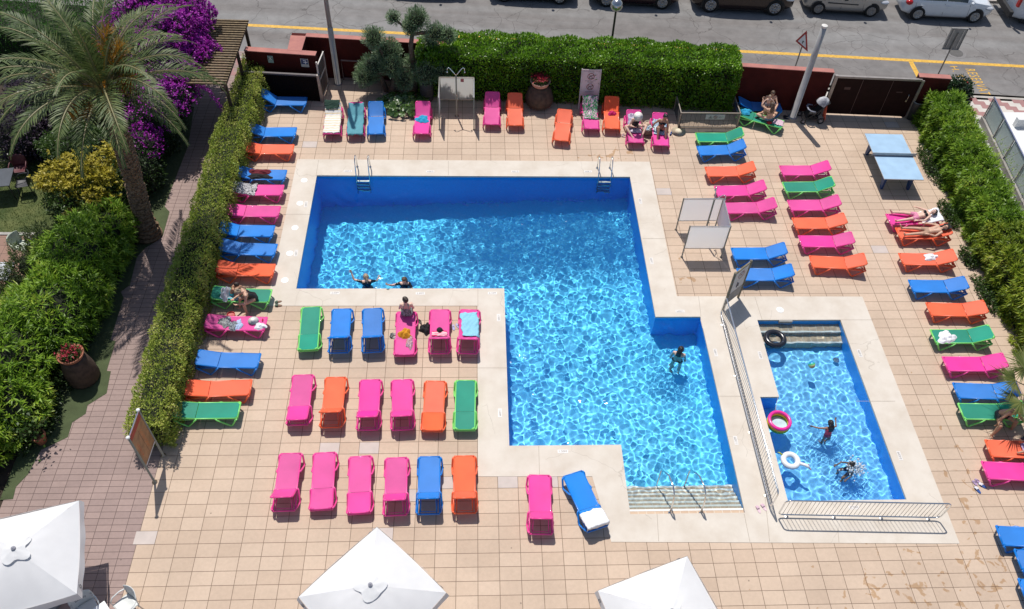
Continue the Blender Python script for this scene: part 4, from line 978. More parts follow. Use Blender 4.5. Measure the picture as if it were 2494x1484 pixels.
def lo_bframe(c):
    q = MB()
    for s in (-1, 1):
        q.tube([(0, s*HW, -.018), (BACK-.05, s*HW, -.018), (BACK, s*(HW-.04), -.016)], .025, 7)
        q.add([(BACK, s*(HW-.01), .01), (BACK-.09, s*HW, .01), (BACK, s*(HW-.11), .01), (BACK, s*(HW-.01), -.02), (BACK-.09, s*HW, -.02), (BACK, s*(HW-.11), -.02)], [(0, 1, 2), (3, 5, 4), (0, 3, 4, 1), (1, 4, 5, 2), (2, 5, 3, 0)])
    q.tube([(BACK, -HW+.03, -.016), (BACK, HW-.03, -.016)], .02, 7)
    return q.mesh('back_frame', framem(c))
def lo_prop(c, ang):
    q = MB(); a = R(ang); t = .40
    px, pz = PIV+t*math.cos(a), ZB+t*math.sin(a)-.03
    fx = min(LL-.06, px+.10+.3*math.sin(a))
    for s in (-1, 1): q.tube([(px, s*(HW-.09), pz), (fx, s*(HW-.075), ZB-.05)], .012, 6)
    q.tube([(fx, -HW+.075, ZB-.045), (fx, HW-.075, ZB-.045)], .012, 6); q.tube([(px, -HW+.05, pz), (px, HW-.05, pz)], .012, 6)
    return q.mesh('prop', framem(c))
_PROTO = {}
def lounger(c, ang, label, group, foot, q):
    """foot = centre of the foot edge (pixel), q = another point on the centreline (pixel)"""
    A, B = at(*foot, ZB), at(*q, ZB); d = B-A; rz = math.atan2(d.y, d.x)
    key = (c, ang)
    if key not in _PROTO:
        r = empty('sun_lounger')
        mobj('frame', _cached(('f', c), lambda: lo_frame(c)), r, True)
        mobj('seat_sling', _cached(('s', c), lambda: lo_seat(c)), r, True)
        bk = mobj('backrest', _cached(('b', c), lambda: lo_back(c)), r, True); bk.location = (PIV, 0, ZB); bk.rotation_euler = (0, -R(ang), 0)
        mobj('back_frame', _cached(('bf', c), lambda: lo_bframe(c)), bk, True)
        for x in ((.02, .19, .31, .66), (1.20, 1.44, 1.56, 1.90)):
            for s in (-1, 1): mobj('leg', _cached(('l', c, x, s), lambda: lo_leg(c, *x, s)), r, True)
        if ang >= 8: mobj('prop', lo_prop(c, ang), r, True)
        _PROTO[key] = r; o = r
    else: o = copy_tree(_PROTO[key])
    o.location = (A.x, A.y, 0); o.rotation_euler = (0, 0, rz)
    o.scale = (.925, 1, 1) if group in (GF, GB) else (1, .95, 1)
    tag(o, label, 'sun lounger', group)
    o['spare'] = ang
    del o['spare']
    LOUNGERS.append((o, ang)); return o
LOUNGERS = []
GL, GF, GB, GM, GU, GR = 'sun loungers along the left hedge', 'sun loungers in front rows', 'sun loungers by the back hedge', 'sun loungers in the middle right column', 'sun loungers beside the showers', 'sun loungers along the right hedge'
LG = {}
def L_(k, *a): LG[k] = lounger(*a)
L_('L1', 'blue', 42, 'blue lounger with steep backrest in front of the dark slatted screen', GL, (746.5, 246.7), (671.8, 245.7))
L_('L2', 'blue', 28, 'empty blue lounger directly above the orange one near the top of left hedge', GL, (721.2, 321), (643.5, 321.7))
L_('L3', 'orange', 14, 'orange lounger below two blue ones near the top of left hedge', GL, (714.5, 363.4), (640, 363.5))
L_('L4', 'blue', 20, 'blue lounger with dark red and black clothes thrown on it', GL, (696.2, 426.1), (620, 425))
L_('L5', 'pink', 18, 'pink lounger holding a black and white patterned towel', GL, (689.5, 463.1), (610, 463))
L_('L6', 'pink', 10, 'empty pink lounger by the left hedge above two blue loungers', GL, (680.8, 515.3), (600, 514))
L_('L7', 'blue', 20, 'blue lounger by the left hedge just below the empty pink one', GL, (666.8, 563), (590, 562))
L_('L8', 'blue', 18, 'blue lounger by the left hedge just above an orange one', GL, (672.2, 608.7), (590, 606))
L_('L9', 'orange', 16, 'orange lounger directly above the mother and child on green lounger', GL, (667.8, 658), (588, 657))
L_('L10', 'green', 12, 'green lounger with woman and towel wrapped child sitting on it', GL, (659.2, 720.7), (580, 719))
L_('L11', 'pink', 8, 'pink lounger with striped clothes, a white hat and red sunglasses', GL, (647.8, 789), (570, 787.3))
L_('L12', 'blue', 12, 'blue lounger by the left hedge between a pink and an orange one', GL, (631.5, 879), (545, 877))
L_('L13', 'orange', 12, 'orange lounger tilted slightly near the lower end of left hedge', GL, (611.4, 943.4), (510, 947.4))
L_('L14', 'green', 8, 'green lounger lowest along the left hedge, near the orange menu board', GL, (583, 999), (500, 1000))
L_('R1a', 'green', 0, 'green lounger leftmost in the row nearest the pool edge', GF, (758.5, 747.4), (752, 828))
L_('R1b', 'blue', 46, 'blue lounger right of the green one in the row nearest the pool', GF, (833.5, 752), (825.5, 843))
L_('R1c', 'blue', 46, 'blue lounger left of the woman in the row nearest the pool', GF, (907.5, 751), (907, 843))
L_('R1d', 'pink', 0, 'pink lounger with a woman at its end and a yellow bag', GF, (990.2, 759), (985.6, 850))
L_('R1e', 'pink', 46, 'pink lounger with black cap and red striped towel', GF, (1071.9, 754), (1070, 843))
L_('R1f', 'pink', 44, 'pink lounger draped with a light blue towel', GF, (1144.3, 754), (1139, 843))
L_('R2a', 'pink', 16, 'pink lounger leftmost in the middle row', GF, (738.5, 912.7), (726, 1015))
L_('R2b', 'orange', 46, 'orange lounger second in the middle row with raised backrest', GF, (818.5, 918.4), (807.5, 1017))
L_('R2c', 'pink', 40, 'pink lounger third in the middle row, right of an orange one', GF, (902.9, 924.4), (896.5, 1023))
L_('R2d', 'pink', 42, 'pink lounger fourth in the middle row, left of an orange one', GF, (979.6, 924.4), (979.6, 1023))
L_('R2e', 'orange', 0, 'orange lounger with flat backrest left of the green one, middle row', GF, (1060.9, 927.8), (1054, 1030))
L_('R2f', 'green', 0, 'green lounger rightmost in the middle row beside the cream coping', GF, (1134.3, 926), (1132.3, 1030))
L_('R3a', 'pink', 42, 'pink lounger leftmost in the row nearest the parasols, backrest raised', GF, (708.5, 1103.6), (693, 1218))
L_('R3b', 'pink', 0, 'flat pink lounger second from left in the row nearest the parasols', GF, (791.2, 1101.9), (783.5, 1218))
L_('R3c', 'pink', 0, 'flat pink lounger third from left in the row nearest the parasols', GF, (877.9, 1110.9), (874.8, 1228))
L_('R3d', 'pink', 46, 'pink lounger left of the blue one in the row nearest the parasols', GF, (966.2, 1114.2), (963.3, 1228))
L_('R3e', 'blue', 47, 'blue lounger in the row nearest the parasols', GF, (1046.9, 1111.6), (1044, 1228))
L_('R3f', 'orange', 46, 'orange lounger rightmost in the row nearest the parasols', GF, (1130.9, 1109.9), (1131.5, 1228))
L_('E1', 'pink', 47, 'single pink lounger below the pool coping left of a slanted blue one', GF, (1313.7, 1156.6), (1316.6, 1278))
L_('E2', 'blue', 14, 'slanted blue lounger with a white towel over its head end', GF, (1394.7, 1152.6), (1448, 1268))
L_('B1', 'pink', 32, 'pink lounger under a yellow striped towel at the back left', GB, (806.9, 325.7), (813.4, 265))
L_('B2', 'pink', 24, 'pink lounger fully covered by a teal towel', GB, (864.2, 326.4), (868.5, 265))
L_('B3', 'blue', 30, 'blue lounger next to the round leaved plants', GB, (914.9, 326.4), (917, 262))
L_('B4', 'pink', 30, 'pink lounger with small blue towel left of the back shower', GB, (1025.9, 325.7), (1031.3, 262))
L_('B5', 'pink', 38, 'empty pink lounger with shaded backrest right of the back shower', GB, (1197.6, 303), (1199.2, 245))
L_('B6', 'orange', 38, 'orange lounger with shaded backrest left of the flower jar', GB, (1255.3, 305.5), (1253.5, 246))
L_('B7', 'orange', 22, 'orange lounger pulled forward onto the sunny tiles, right of the flower jar', GB, (1366.4, 342.4), (1374.5, 282))
L_('B8', 'pink', 48, 'pink lounger draped in a green palm print towel below the swimming sign', GB, (1441, 313.4), (1435, 256))
L_('B9', 'orange', 36, 'orange lounger with a pink bag left of the woman in white hat', GB, (1491, 313.4), (1488, 256))
L_('B10', 'pink', 30, 'pink lounger under the cross legged woman in white hat', GB, (1549.4, 346.9), (1541.5, 288))
L_('B11', 'pink', 30, 'pink lounger under the woman in black bikini', GB, (1611, 354), (1604.5, 294))
L_('U0', 'blue', 26, 'shaded blue lounger against the dark red wall', GU, (1902.4, 260.4), (1826.5, 258.1))
L_('U1', 'green', 8, 'green lounger under the woman holding up a toddler', GU, (1907.3, 303.4), (1831.8, 283.5))
L_('U2', 'green', 30, 'empty green lounger below the low wire enclosure', GU, (1696.2, 334.3), (1771.4, 334.7))
L_('U3', 'blue', 28, 'blue lounger between green and orange ones in front of the enclosure', GU, (1700.3, 367.1), (1778, 364.5))
L_('U4', 'orange', 24, 'orange lounger above the two pink ones beside the side showers', GU, (1720, 418), (1805.4, 416.7))
L_('U5', 'pink', 26, 'pink lounger just below the orange one near the side showers', GU, (1743.4, 465.4), (1829.4, 463.4))
L_('U6', 'pink', 24, 'pink lounger partly hidden behind the side shower panel', GU, (1766, 507), (1826, 506))
L_('U7', 'blue', 26, 'blue lounger right of the white shower panels', GU, (1784.4, 617.7), (1866, 617))
L_('U8', 'blue', 24, 'blue lounger with its foot behind the warning sign', GU, (1797.8, 668.4), (1880, 668.5))
L_('M1', 'pink', 26, 'pink lounger at the top of the middle right column', GM, (1902.2, 415), (1982.9, 415))
L_('M2', 'green', 26, 'green lounger in the middle right column', GM, (1909.5, 455.7), (1991.9, 454.7))
L_('M3', 'pink', 26, 'pink lounger between green and orange in the middle right column', GM, (1922, 500), (2001, 499.5))
L_('M4', 'orange', 24, 'orange lounger between two pink ones in the middle right column', GM, (1933.5, 543.7), (2019.2, 543.3))
L_('M5', 'pink', 22, 'pink lounger between two orange ones in the middle right column', GM, (1948.8, 587.3), (2034.5, 588.3))
L_('M6', 'orange', 24, 'orange lounger at the bottom of the middle right column', GM, (1974.5, 636.7), (2063.9, 640.7))
L_('C1', 'pink', 20, 'magenta lounger with sunbathing woman in pink shorts', GR, (2163.2, 534), (2240.6, 533.3))
L_('C2', 'orange', 24, 'orange lounger with sunbathing man whose face is covered', GR, (2186.6, 568), (2269.6, 568.3))
L_('C3', 'orange', 24, 'orange lounger with crumpled white towel below the sunbathers', GR, (2194.2, 630.7), (2285.6, 631.7))
L_('C4', 'blue', 22, 'blue lounger in the right column between two orange ones', GR, (2218.2, 696.4), (2305.6, 697.7))
L_('C5', 'orange', 20, 'empty orange lounger in the right column above the green one', GR, (2261.2, 752.7), (2350.6, 755))
L_('C6', 'green', 24, 'green lounger with a white towel at its foot end', GR, (2272.6, 819.4), (2364.6, 819))
L_('C7', 'pink', 22, 'pink lounger in the right column between green and blue', GR, (2301.9, 886), (2399, 886.7))
L_('C8', 'blue', 22, 'blue lounger reaching under the fan palm at the right edge', GR, (2327.2, 950.7), (2429, 954.4))
L_('C9', 'green', 22, 'green lounger with a man in black shorts sitting on it', GR, (2340.5, 1001.5), (2430, 1003))
L_('C10', 'orange', 20, 'orange lounger with lilac shirt at the right edge', GR, (2406.5, 1091.5), (2465, 1094))
L_('C11', 'pink', 20, 'pink lounger at the right edge above the blue slippers', GR, (2397.9, 1144.9), (2487, 1149))
L_('C12', 'blue', 16, 'upper blue lounger of three at the lower right edge', GR, (2434, 1304.6), (2490, 1307))
L_('C13', 'blue', 16, 'middle blue lounger of three at the lower right edge', GR, (2479, 1363), (2504, 1364))
L_('C14', 'blue', 16, 'lowest blue lounger of three at the lower right corner', GR, (2489, 1436), (2515, 1437))

def lpt(k, x, y, up=0.0):
    """world point on lounger k: x along the bed from the foot end, y across (left of the lying person), up above the cloth"""
    o = LG[k]; ang = next(a for q, a in LOUNGERS if q is o)
    if x <= PIV: p = Vector((x, y, ZB+.004+up))
    else: a = R(ang); p = Vector((PIV+(x-PIV)*math.cos(a)-up*math.sin(a), y, ZB+.004+(x-PIV)*math.sin(a)+up*math.cos(a)))
    p.x *= o.scale[0]; p.y *= o.scale[1]
    return Vector(o.location)+Matrix.Rotation(o.rotation_euler.z, 3, 'Z') @ p

# ---- cloths
def nz2(u, v, s):
    return (math.sin(u*7.1+s)+math.sin(v*9.3-s*1.7+u*3)+math.sin((u+v)*13.7+s*2.3)*.6+math.sin(u*23+v*17+s)*.35)/2.6
def ctri(name, c, **k): return mat(name, c, .9, var=.07, scale=18, bump=.4, bscale=180, **k)
def pattern_mat(name, fn):
    if ('pat', name) in _MC: return _MC['pat', name]
    m, nt, b = new_mat(name); _MC['pat', name] = m; b.inputs['Roughness'].default_value = .9; fn(nt, b); return m
def stripes(name, cols, n, axis='Y', dist=0.0):
    def fn(nt, b):
        uv = N(nt, 'UVMap'); sp = N(nt, 'SeparateXYZ'); nt.links.new(uv.outputs[0], sp.inputs[0])
        mu = N(nt, 'Math', operation='MULTIPLY'); mu.inputs[1].default_value = n; nt.links.new(sp.outputs[axis], mu.inputs[0])
        fr = N(nt, 'Math', operation='FRACT'); nt.links.new(mu.outputs[0], fr.inputs[0])
        rp = N(nt, 'ValToRGB'); rp.color_ramp.interpolation = 'CONSTANT'; e = rp.color_ramp.elements
        while len(e) < len(cols): e.new(.5)
        for i, c in enumerate(cols): e[i].position = i/len(cols); e[i].color = (*c, 1)
        nt.links.new(fr.outputs[0], rp.inputs[0]); nt.links.new(rp.outputs[0], b.inputs['Base Color'])
    return pattern_mat(name, fn)
def blotch(name, cols=(), scale=5, dist=1.2):
    def fn(nt, b):
        uv = N(nt, 'UVMap'); nz = N(nt, 'TexNoise'); nz.inputs['Scale'].default_value = scale; nz.inputs['Distortion'].default_value = dist; nz.inputs['Detail'].default_value = 1.5
        nt.links.new(uv.outputs[0], nz.inputs['Vector']); rp = N(nt, 'ValToRGB'); rp.color_ramp.interpolation = 'CONSTANT'; e = rp.color_ramp.elements
        while len(e) < len(cols): e.new(.5)
        n = len(cols)
        for i, c in enumerate(cols): e[i].position = 0 if i == 0 else .34+.32*(i-1)/max(1, n-2); e[i].color = (*c, 1)
        nt.links.new(nz.outputs['Fac'], rp.inputs[0]); nt.links.new(rp.outputs[0], b.inputs['Base Color'])
    return pattern_mat(name, fn)
def cloth(name, label, cat, k, x0, x1, y0, y1, m, seed=1, wr=.012, nu=34, nv=22, rot=0.0, taper=0.0, group=None, lift=.012, edge=.04):
    """cloth lying on lounger k, following its profile and hanging over the sides"""
    q = MB(); uv = []; c = Vector(((x0+x1)/2, (y0+y1)/2))
    def f(u, v):
        uv.append((u, v)); x = x0+(x1-x0)*u; y = y0+(y1-y0)*v
        y = (y0+y1)/2+(y-(y0+y1)/2)*(1-taper*u)
        p = Vector((x, y)); p = c+Matrix.Rotation(rot, 2) @ (p-c)
        p.x += edge*nz2(v*2, u, seed+3)*abs(2*u-1)**2; p.y += edge*nz2(u*2, v, seed+5)*abs(2*v-1)**2
        w_ = wr*(nz2(u*1.4, v*1.4, seed)+.9*abs(nz2(u*2.2+1, v*.9, seed*2))+.3)
        yy = max(-HW-.01, min(HW+.01, p.y)); ex = abs(p.y)-(HW+.01); xx = max(-.01, p.x); exx = -.01-p.x
        top = PIV+BACK
        et = xx-top; xx = min(xx, top)
        q_ = lpt(k, xx, yy, lift+max(-.008, w_))
        o = LG[k]; side = Matrix.Rotation(o.rotation_euler.z, 3, 'Z') @ Vector((0, math.copysign(1, p.y), 0)); fwd = Matrix.Rotation(o.rotation_euler.z, 3, 'Z') @ Vector((1, 0, 0))
        if ex > 0: q_ = q_+side*(.012+abs(w_)*1.2)-Vector((0, 0, ex))
        if exx > 0: q_ = q_-fwd*(.02+abs(w_))-Vector((0, 0, exx))
        if et > 0: q_ = q_+fwd*(.025+abs(w_))-Vector((0, 0, et))
        return q_
    q.grid(f, nu, nv)
    me = q.mesh(name, m); ul = me.uv_layers.new(name='UVMap')
    for lp in me.loops: ul.data[lp.index].uv = uv[lp.vertex_index]
    base = lpt(k, max(0, x0), 0, 0)
    o = mobj(name, me, None, True, label=label, cat=cat, group=group)
    sol = o.modifiers.new('thickness', 'SOLIDIFY'); sol.thickness = .008; sol.offset = 1
    return o
def crumple(name, label, cat, p, sx, sy, h, m, seed=1, rz=0.0, parent=None, ridge=1.0, tilt=None):
    """crumpled cloth or soft bag: folded mound on a surface at p"""
    q = MB(); uv = []; nu, nv = 40, 16
    for j in range(nv+1):
        for i in range(nu):
            a = 2*math.pi*i/nu; t = j/nv
            rr = t*(1+.16*math.sin(3*a+seed)+.10*math.sin(5*a-seed*2)+.06*math.sin(9*a+seed*3))
            x, y = rr*math.cos(a)*sx, rr*math.sin(a)*sy
            fold = abs(math.sin(x/sx*5.2+y/sy*2.1+seed)+.7*math.sin(y/sy*6.3-x/sx*2.7+seed*1.9))*.5+abs(math.sin(x/sx*9-y/sy*7+seed*.7))*.22
            z = h*((1-t**2.4)*.62+fold*.5*ridge*(1-t**5))
            if j == nv: z = .003
            pp = Matrix.Rotation(rz, 3, 'Z') @ Vector((x, y, z)); q.v.append(tuple(pp)); uv.append((.5+.5*x/sx, .5+.5*y/sy))
    for j in range(nv):
        for i in range(nu): q.f.append((j*nu+i, j*nu+(i+1) % nu, (j+1)*nu+(i+1) % nu, (j+1)*nu+i)); q.m.append(0)
    q.f.append(tuple(nv*nu+nu-1-i for i in range(nu))); q.m.append(0)
    me = q.mesh(name, m); ul = me.uv_layers.new(name='UVMap')
    for lp in me.loops: ul.data[lp.index].uv = uv[lp.vertex_index]
    o = mobj(name, me, parent, True, label=label, cat=cat, loc=p)
    return o
WT = ctri('white_towelling', (.78, .78, .80)); BLK = ctri('black_cloth', (.012, .012, .014)); TEAL = ctri('teal_towelling', (.10, .30, .36)); CYAN = ctri('light_blue_cotton', (.25, .55, .68)); BTOW = ctri('bright_blue_towelling', (.02, .32, .55))
cloth('towel', 'cream towel with pale yellow stripes covering the back left pink lounger', 'towel', 'B1', .03, 1.86, -.33, .33, stripes('yellow_striped_towel', [(.74, .70, .66), (.74, .70, .66), (.74, .70, .66), (.72, .55, .30)], 11, 'X'), 3, .016)
cloth('towel', 'dark green cloth over the head of the yellow striped towel', 'towel', 'B1', 1.52, 1.94, -.2, .26, ctri('dark_green_cloth', (.015, .045, .03)), 8, .014, taper=-.5, lift=.045)
cloth('towel', 'teal towel covering a whole lounger at the back left', 'towel', 'B2', -.06, 1.84, -.32, .32, TEAL, 5, .014)
crumple('towel', 'small bright blue towel on the pink lounger left of the back shower', 'towel', lpt('B4', 1.0, 0, .0), .26, .25, .10, BTOW, 4)
cloth('towel', 'palm print towel in pink and green with white edge hung over the backrest', 'towel', 'B8', .66, 1.93, -.30, .30, blotch('palm_print', [(.62, .62, .62), (.62, .28, .45), (.03, .16, .07), (.05, .28, .10), (.60, .30, .48), (.02, .10, .12)], 6.5), 6, .012)
crumple('beach_bag', 'small bright pink bag on the orange lounger at the back', 'bag', lpt('B9', 1.05, -.02, 0), .17, .12, .13, ctri('hot_pink_cloth', (.62, .02, .16)), 9)
cloth('towel', 'lilac white towel behind the woman in the white hat', 'towel', 'B10', .62, 1.72, -.27, .28, blotch('lilac_towel', [(.60, .55, .66), (.62, .56, .66), (.30, .26, .36), (.64, .58, .68)], 5), 7, .016, taper=.15)
cloth('towel', 'blue and white patterned towel under the woman in black bikini', 'towel', 'B11', .70, 1.60, -.27, .27, blotch('blue_white_print', [(.62, .66, .68), (.60, .66, .70), (.15, .35, .55), (.62, .68, .7), (.12, .4, .5)], 5), 10, .012)
crumple('clothing', 'dark red dress heaped on a blue lounger by the left hedge', 'clothes', lpt('L4', 1.05, -.12, 0), .48, .17, .10, ctri('dark_red_cloth', (.13, .008, .018)), 3, LG['L4'].rotation_euler.z)
crumple('clothing', 'black garment heaped beside the dark red dress', 'clothes', lpt('L4', 1.0, .14, 0), .50, .15, .09, BLK, 12, LG['L4'].rotation_euler.z)
cloth('towel', 'black and white leaf pattern towel over the head of a pink lounger', 'towel', 'L5', .98, 1.90, -.33, .31, blotch('ink_leaf_print', [(.60, .58, .60), (.58, .56, .58), (.03, .03, .04), (.6, .58, .6), (.05, .05, .06)], 7, 2), 14, .02)
crumple('clothing', 'black and white striped top on the pink lounger by the left hedge', 'clothes', lpt('L11', 1.32, -.03, 0), .20, .21, .10, stripes('fine_stripes', [(.55, .56, .55), (.02, .02, .03)], 11, 'X'), 5)
crumple('clothing', 'grey patterned scarf hanging off the pink lounger edge', 'clothes', lpt('L11', 1.02, .12, 0), .17, .2, .09, blotch('grey_print', [(.30, .33, .36), (.28, .31, .34), (.10, .11, .13), (.35, .38, .42)], 8), 6)
crumple('clothing', 'pale blue shirt crumpled beside the grey scarf', 'clothes', lpt('L11', .86, .08, 0), .12, .22, .07, ctri('pale_blue_cotton', (.42, .52, .72)), 15)
crumple('towel', 'small crumpled white cloth at the foot of the pink lounger', 'towel', lpt('L11', .16, .12, 0), .19, .14, .09, WT, 8)
crumple('drawstring_bag', 'mustard yellow drawstring bag with white cords on a pink lounger', 'bag', lpt('R1d', 1.02, -.01, 0), .20, .22, .20, ctri('mustard_cloth', (.62, .27, .01)), 4, ridge=.6)
crumple('clothing', 'multicoloured print clothes trailing from the mustard bag', 'clothes', lpt('R1d', 1.40, .15, 0), .26, .11, .07, blotch('confetti_print', [(.5, .10, .08), (.62, .6, .6), (.25, .12, .35), (.6, .25, .05), (.08, .12, .3), (.6, .6, .58)], 9), 6, LG['R1d'].rotation_euler.z)
cloth('towel', 'folded red and white striped towel on a pink lounger', 'towel', 'R1e', 1.02, 1.26, -.24, .24, stripes('red_white_stripes', [(.70, .02, .12), (.74, .72, .72)], 3, 'X'), 9, .012, lift=.03, edge=.015)
cloth('towel', 'light blue shirt towel draped diagonally over a pink lounger', 'towel', 'R1f', .16, 1.30, -.24, .34, CYAN, 17, .024, rot=.16)
crumple('backpack', 'black backpack lying on the tiles between two pink loungers', 'bag', at(1037, 802), .20, .24, .20, BLK, 5, ridge=.7)
cloth('towel', 'white towel wrapped over the head end of the slanted blue lounger', 'towel', 'E2', 1.36, 2.02, -.36, .36, WT, 11, .014)
cloth('towel', 'white towel behind the head of the sunbathing woman', 'towel', 'C1', 1.20, 2.06, -.36, .34, WT, 19, .022)
cloth('towel', 'black cloth over the face of the sunbathing man', 'towel', 'C2', 1.52, 1.94, -.12, .16, BLK, 13, .015, lift=.10)
crumple('towel', 'white towel crumpled on an orange lounger in the right column', 'towel', lpt('C3', 1.12, .1, 0), .27, .16, .10, WT, 21, .15)
crumple('towel', 'white towel heap at the foot of the green lounger', 'towel', lpt('C6', .42, -.06, 0), .32, .24, .13, WT, 23, .5)
crumple('clothing', 'lilac shirt lying on the orange lounger at the right edge', 'clothes', lpt('C10', 1.18, .0, 0), .15, .30, .07, ctri('lilac_cotton', (.44, .34, .52)), 24)
crumple('towel', 'bright blue towel at the head of the green lounger beside the enclosure', 'towel', lpt('U1', 1.62, -.1, .01), .24, .2, .10, BTOW, 25)
crumple('clothing', 'red swimwear on the green lounger behind the sitting woman', 'clothes', lpt('U1', .55, .16, 0), .12, .09, .06, ctri('bright_red_cloth', (.5, .02, .02)), 26)
cloth('towel', 'pale pink towel at the foot of the green lounger', 'towel', 'U1', .0, .42, -.22, .16, ctri('pale_pink_towelling', (.60, .42, .50)), 27, .014)
crumple('towel', 'pale towel folded at the right edge on the upper blue lounger', 'towel', lpt('C12', 1.05, 0, 0), .22, .3, .05, ctri('pale_rose_towelling', (.60, .50, .48)), 28)
cloth('towel', 'white and turquoise towel around the child on the green lounger', 'towel', 'L10', .98, 1.62, -.2, .26, blotch('turquoise_white', [(.62, .66, .7), (.05, .45, .52), (.6, .66, .7), (.06, .5, .55)], 3), 29, .022)
# ================================================================ POOLSIDE FURNITURE
def lampless(): pass
# ---- lamp posts
PGREY = mat('grey_painted_pole', (.30, .285, .27), .45, .3, var=.12, scale=3)
o = empty('lamp_post', (-5.86, 30.72, 0), 0, 'tall grey lamp post by the open gate running out of the picture', 'lamp post')
MB().lathe([(.17, 0), (.17, .03), (.125, .04), (.115, 2.7), (.095, 2.72)], seg=18).build('base_tube', PGREY, o, True)
MB().lathe([(.094, 2.72), (.085, 8.2), (.0, 8.2)], seg=16).build('upper_tube', mat('ribbed_grey_tube', (.34, .34, .345), .45, .4), o, True)
q = MB(); q.tube([(0, 0, 8.1), (0, .6, 8.5), (0, 1.4, 8.6)], .04); q.bx(-.12, 1.3, 8.52, .12, 1.9, 8.66); q.build('lamp_head', PGREY, o)
o = empty('pole', (13.49, 28.66, 0), 0, 'thick pale grey capped pole between the red wall and stroller', 'pole')
PPALE = mat('pale_grey_pole', (.40, .385, .37), .5, .2, var=.1, scale=3)
tilt = Matrix.Rotation(R(.6), 3, 'Y')
q = MB(); q.lathe([(.20, 0), (.20, .02), (.135, .03), (.125, 3.05), (.118, 3.06), (.112, 4.22)], seg=20); q.build('shaft', PPALE, o, True)
MB().lathe([(.118, 4.22), (.118, 4.30), (0, 4.31)], seg=20).build('cap', mat('white_pole_cap', (.62, .60, .56), .6), o)
gp = onp(1502, 13, 31.9)
o = empty('globe_lamp', (gp[0], 31.9, 0), 0, 'street lamp with mirrored globe behind the tall hedge', 'street lamp')
MB().lathe([(.06, -.1), (.05, 1), (.045, gp[2]-.25), (.08, gp[2]-.24), (.10, gp[2]-.2)], seg=12).build('post', mat('dark_green_post', (.05, .055, .05), .5, .3), o, True)
q = MB(); q.ball((0, 0, gp[2]), .26, 20, 14); q.build('globe', mat('smoked_globe', (.42, .44, .46), .16, .85, var=.1, scale=2), o, True)
# triangular sign seen obliquely, and sign plate seen from behind
p = onp(1958, 100, 31.35)
o = empty('traffic_sign', (p[0], 31.35, 0), R(-68), 'red bordered triangular traffic sign on a thin post', 'traffic sign')
MB().tube([(0, 0, -.1), (0, 0, p[2]+.42)], .03, 8).build('post', mat('sign_post_grey', (.26, .25, .24), .5, .5), o)
def tri(r, z, y): return [(r*math.sin(a), y, z+r*math.cos(a)) for a in (0, 2.0944, 4.18879)]
q = MB(); t1 = tri(.50, p[2], -.045); t2 = tri(.50, p[2], -.03); q.add(t1+t2, [(0, 2, 1), (3, 4, 5), (0, 1, 4, 3), (1, 2, 5, 4), (2, 0, 3, 5)]); q.build('red_border', mat('traffic_red', (.42, .03, .03), .5), o)
q = MB(); q.poly(tri(.33, p[2], -.047)); q.build('white_field', WHITEP, o)
q = MB(); q.bx(-.02, -.052, p[2]-.12, .02, -.0475, p[2]+.02); q.bx(.0, -.052, p[2]-.02, .08, -.048, p[2]+.02); q.build('symbol', BLACKP, o)
p = onp(2330, 97, 31.3)
o = empty('sign_plate', (p[0]-.05, 31.3, 0), R(-4), 'rectangular street sign seen from behind with grey ribs', 'traffic sign')
MB().tube([(0, .03, -.1), (0, .03, p[2]+.3)], .032, 8).build('post', mat('sign_post_grey', (.26, .25, .24), .5, .5), o)
z = p[2]; MB().bx(-.36, .06, z-.52, .36, .075, z+.52).build('plate', mat('sign_back_grey', (.24, .235, .23), .6, .3), o)
q = MB()
for x in (-.36, .34): q.bx(x, .03, z-.52, x+.02, .06, z+.52)
q.bx(-.34, .03, z-.52, .34, .06, z-.5); q.bx(-.34, .03, z+.5, .34, .06, z+.52); q.bx(-.24, .04, z-.45, -.2, .06, z+.45); q.bx(.2, .04, z-.45, .24, .06, z+.45)
q.build('rib_frame', mat('sign_rib_grey', (.36, .35, .34), .5, .4), o)

# ---- showers with white screens
m, nt, b = new_mat('white_shower_sheet'); b.inputs['Base Color'].default_value = (.62, .61, .61, 1); b.inputs['Roughness'].default_value = .35
nz = N(nt, 'TexNoise'); nz.inputs['Scale'].default_value = 3; nt.links.new(ocoord(nt), nz.inputs['Vector']); rp = N(nt, 'ValToRGB'); rp.color_ramp.elements[0].color = (.55, .54, .54, 1); rp.color_ramp.elements[1].color = (.66, .65, .65, 1); nt.links.new(nz.outputs['Fac'], rp.inputs[0]); nt.links.new(rp.outputs[0], b.inputs['Base Color'])
tr = N(nt, 'BsdfTranslucent'); tr.inputs[0].default_value = (.95, .94, .93, 1); mx = N(nt, 'MixShader'); mx.inputs[0].default_value = .78
nt.links.new(b.outputs[0], mx.inputs[1]); nt.links.new(tr.outputs[0], mx.inputs[2]); nt.links.new(mx.outputs[0], nt.nodes['Material Output'].inputs[0]); SHEET = m
SPOST = mat('bronze_steel_post', (.36, .30, .22), .35, .85, var=.15)
def screen_panel(o, a, b_, z0, z1):
    a, b_ = Vector((*a, 0)), Vector((*b_, 0)); d = (b_-a).normalized()
    pn = MB().beam(a+d*.03+Vector((0, 0, (z0+z1)/2)), b_-d*.03+Vector((0, 0, (z0+z1)/2)), .012, z1-z0).build('panel', SHEET, o)
    q = MB(); q.beam(a+Vector((0, 0, z1+.012)), b_+Vector((0, 0, z1+.012)), .035, .022); q.beam(a+Vector((0, 0, z0-.012)), b_+Vector((0, 0, z0-.012)), .03, .022); q.build('panel_edge', STEEL, pn)
    return pn
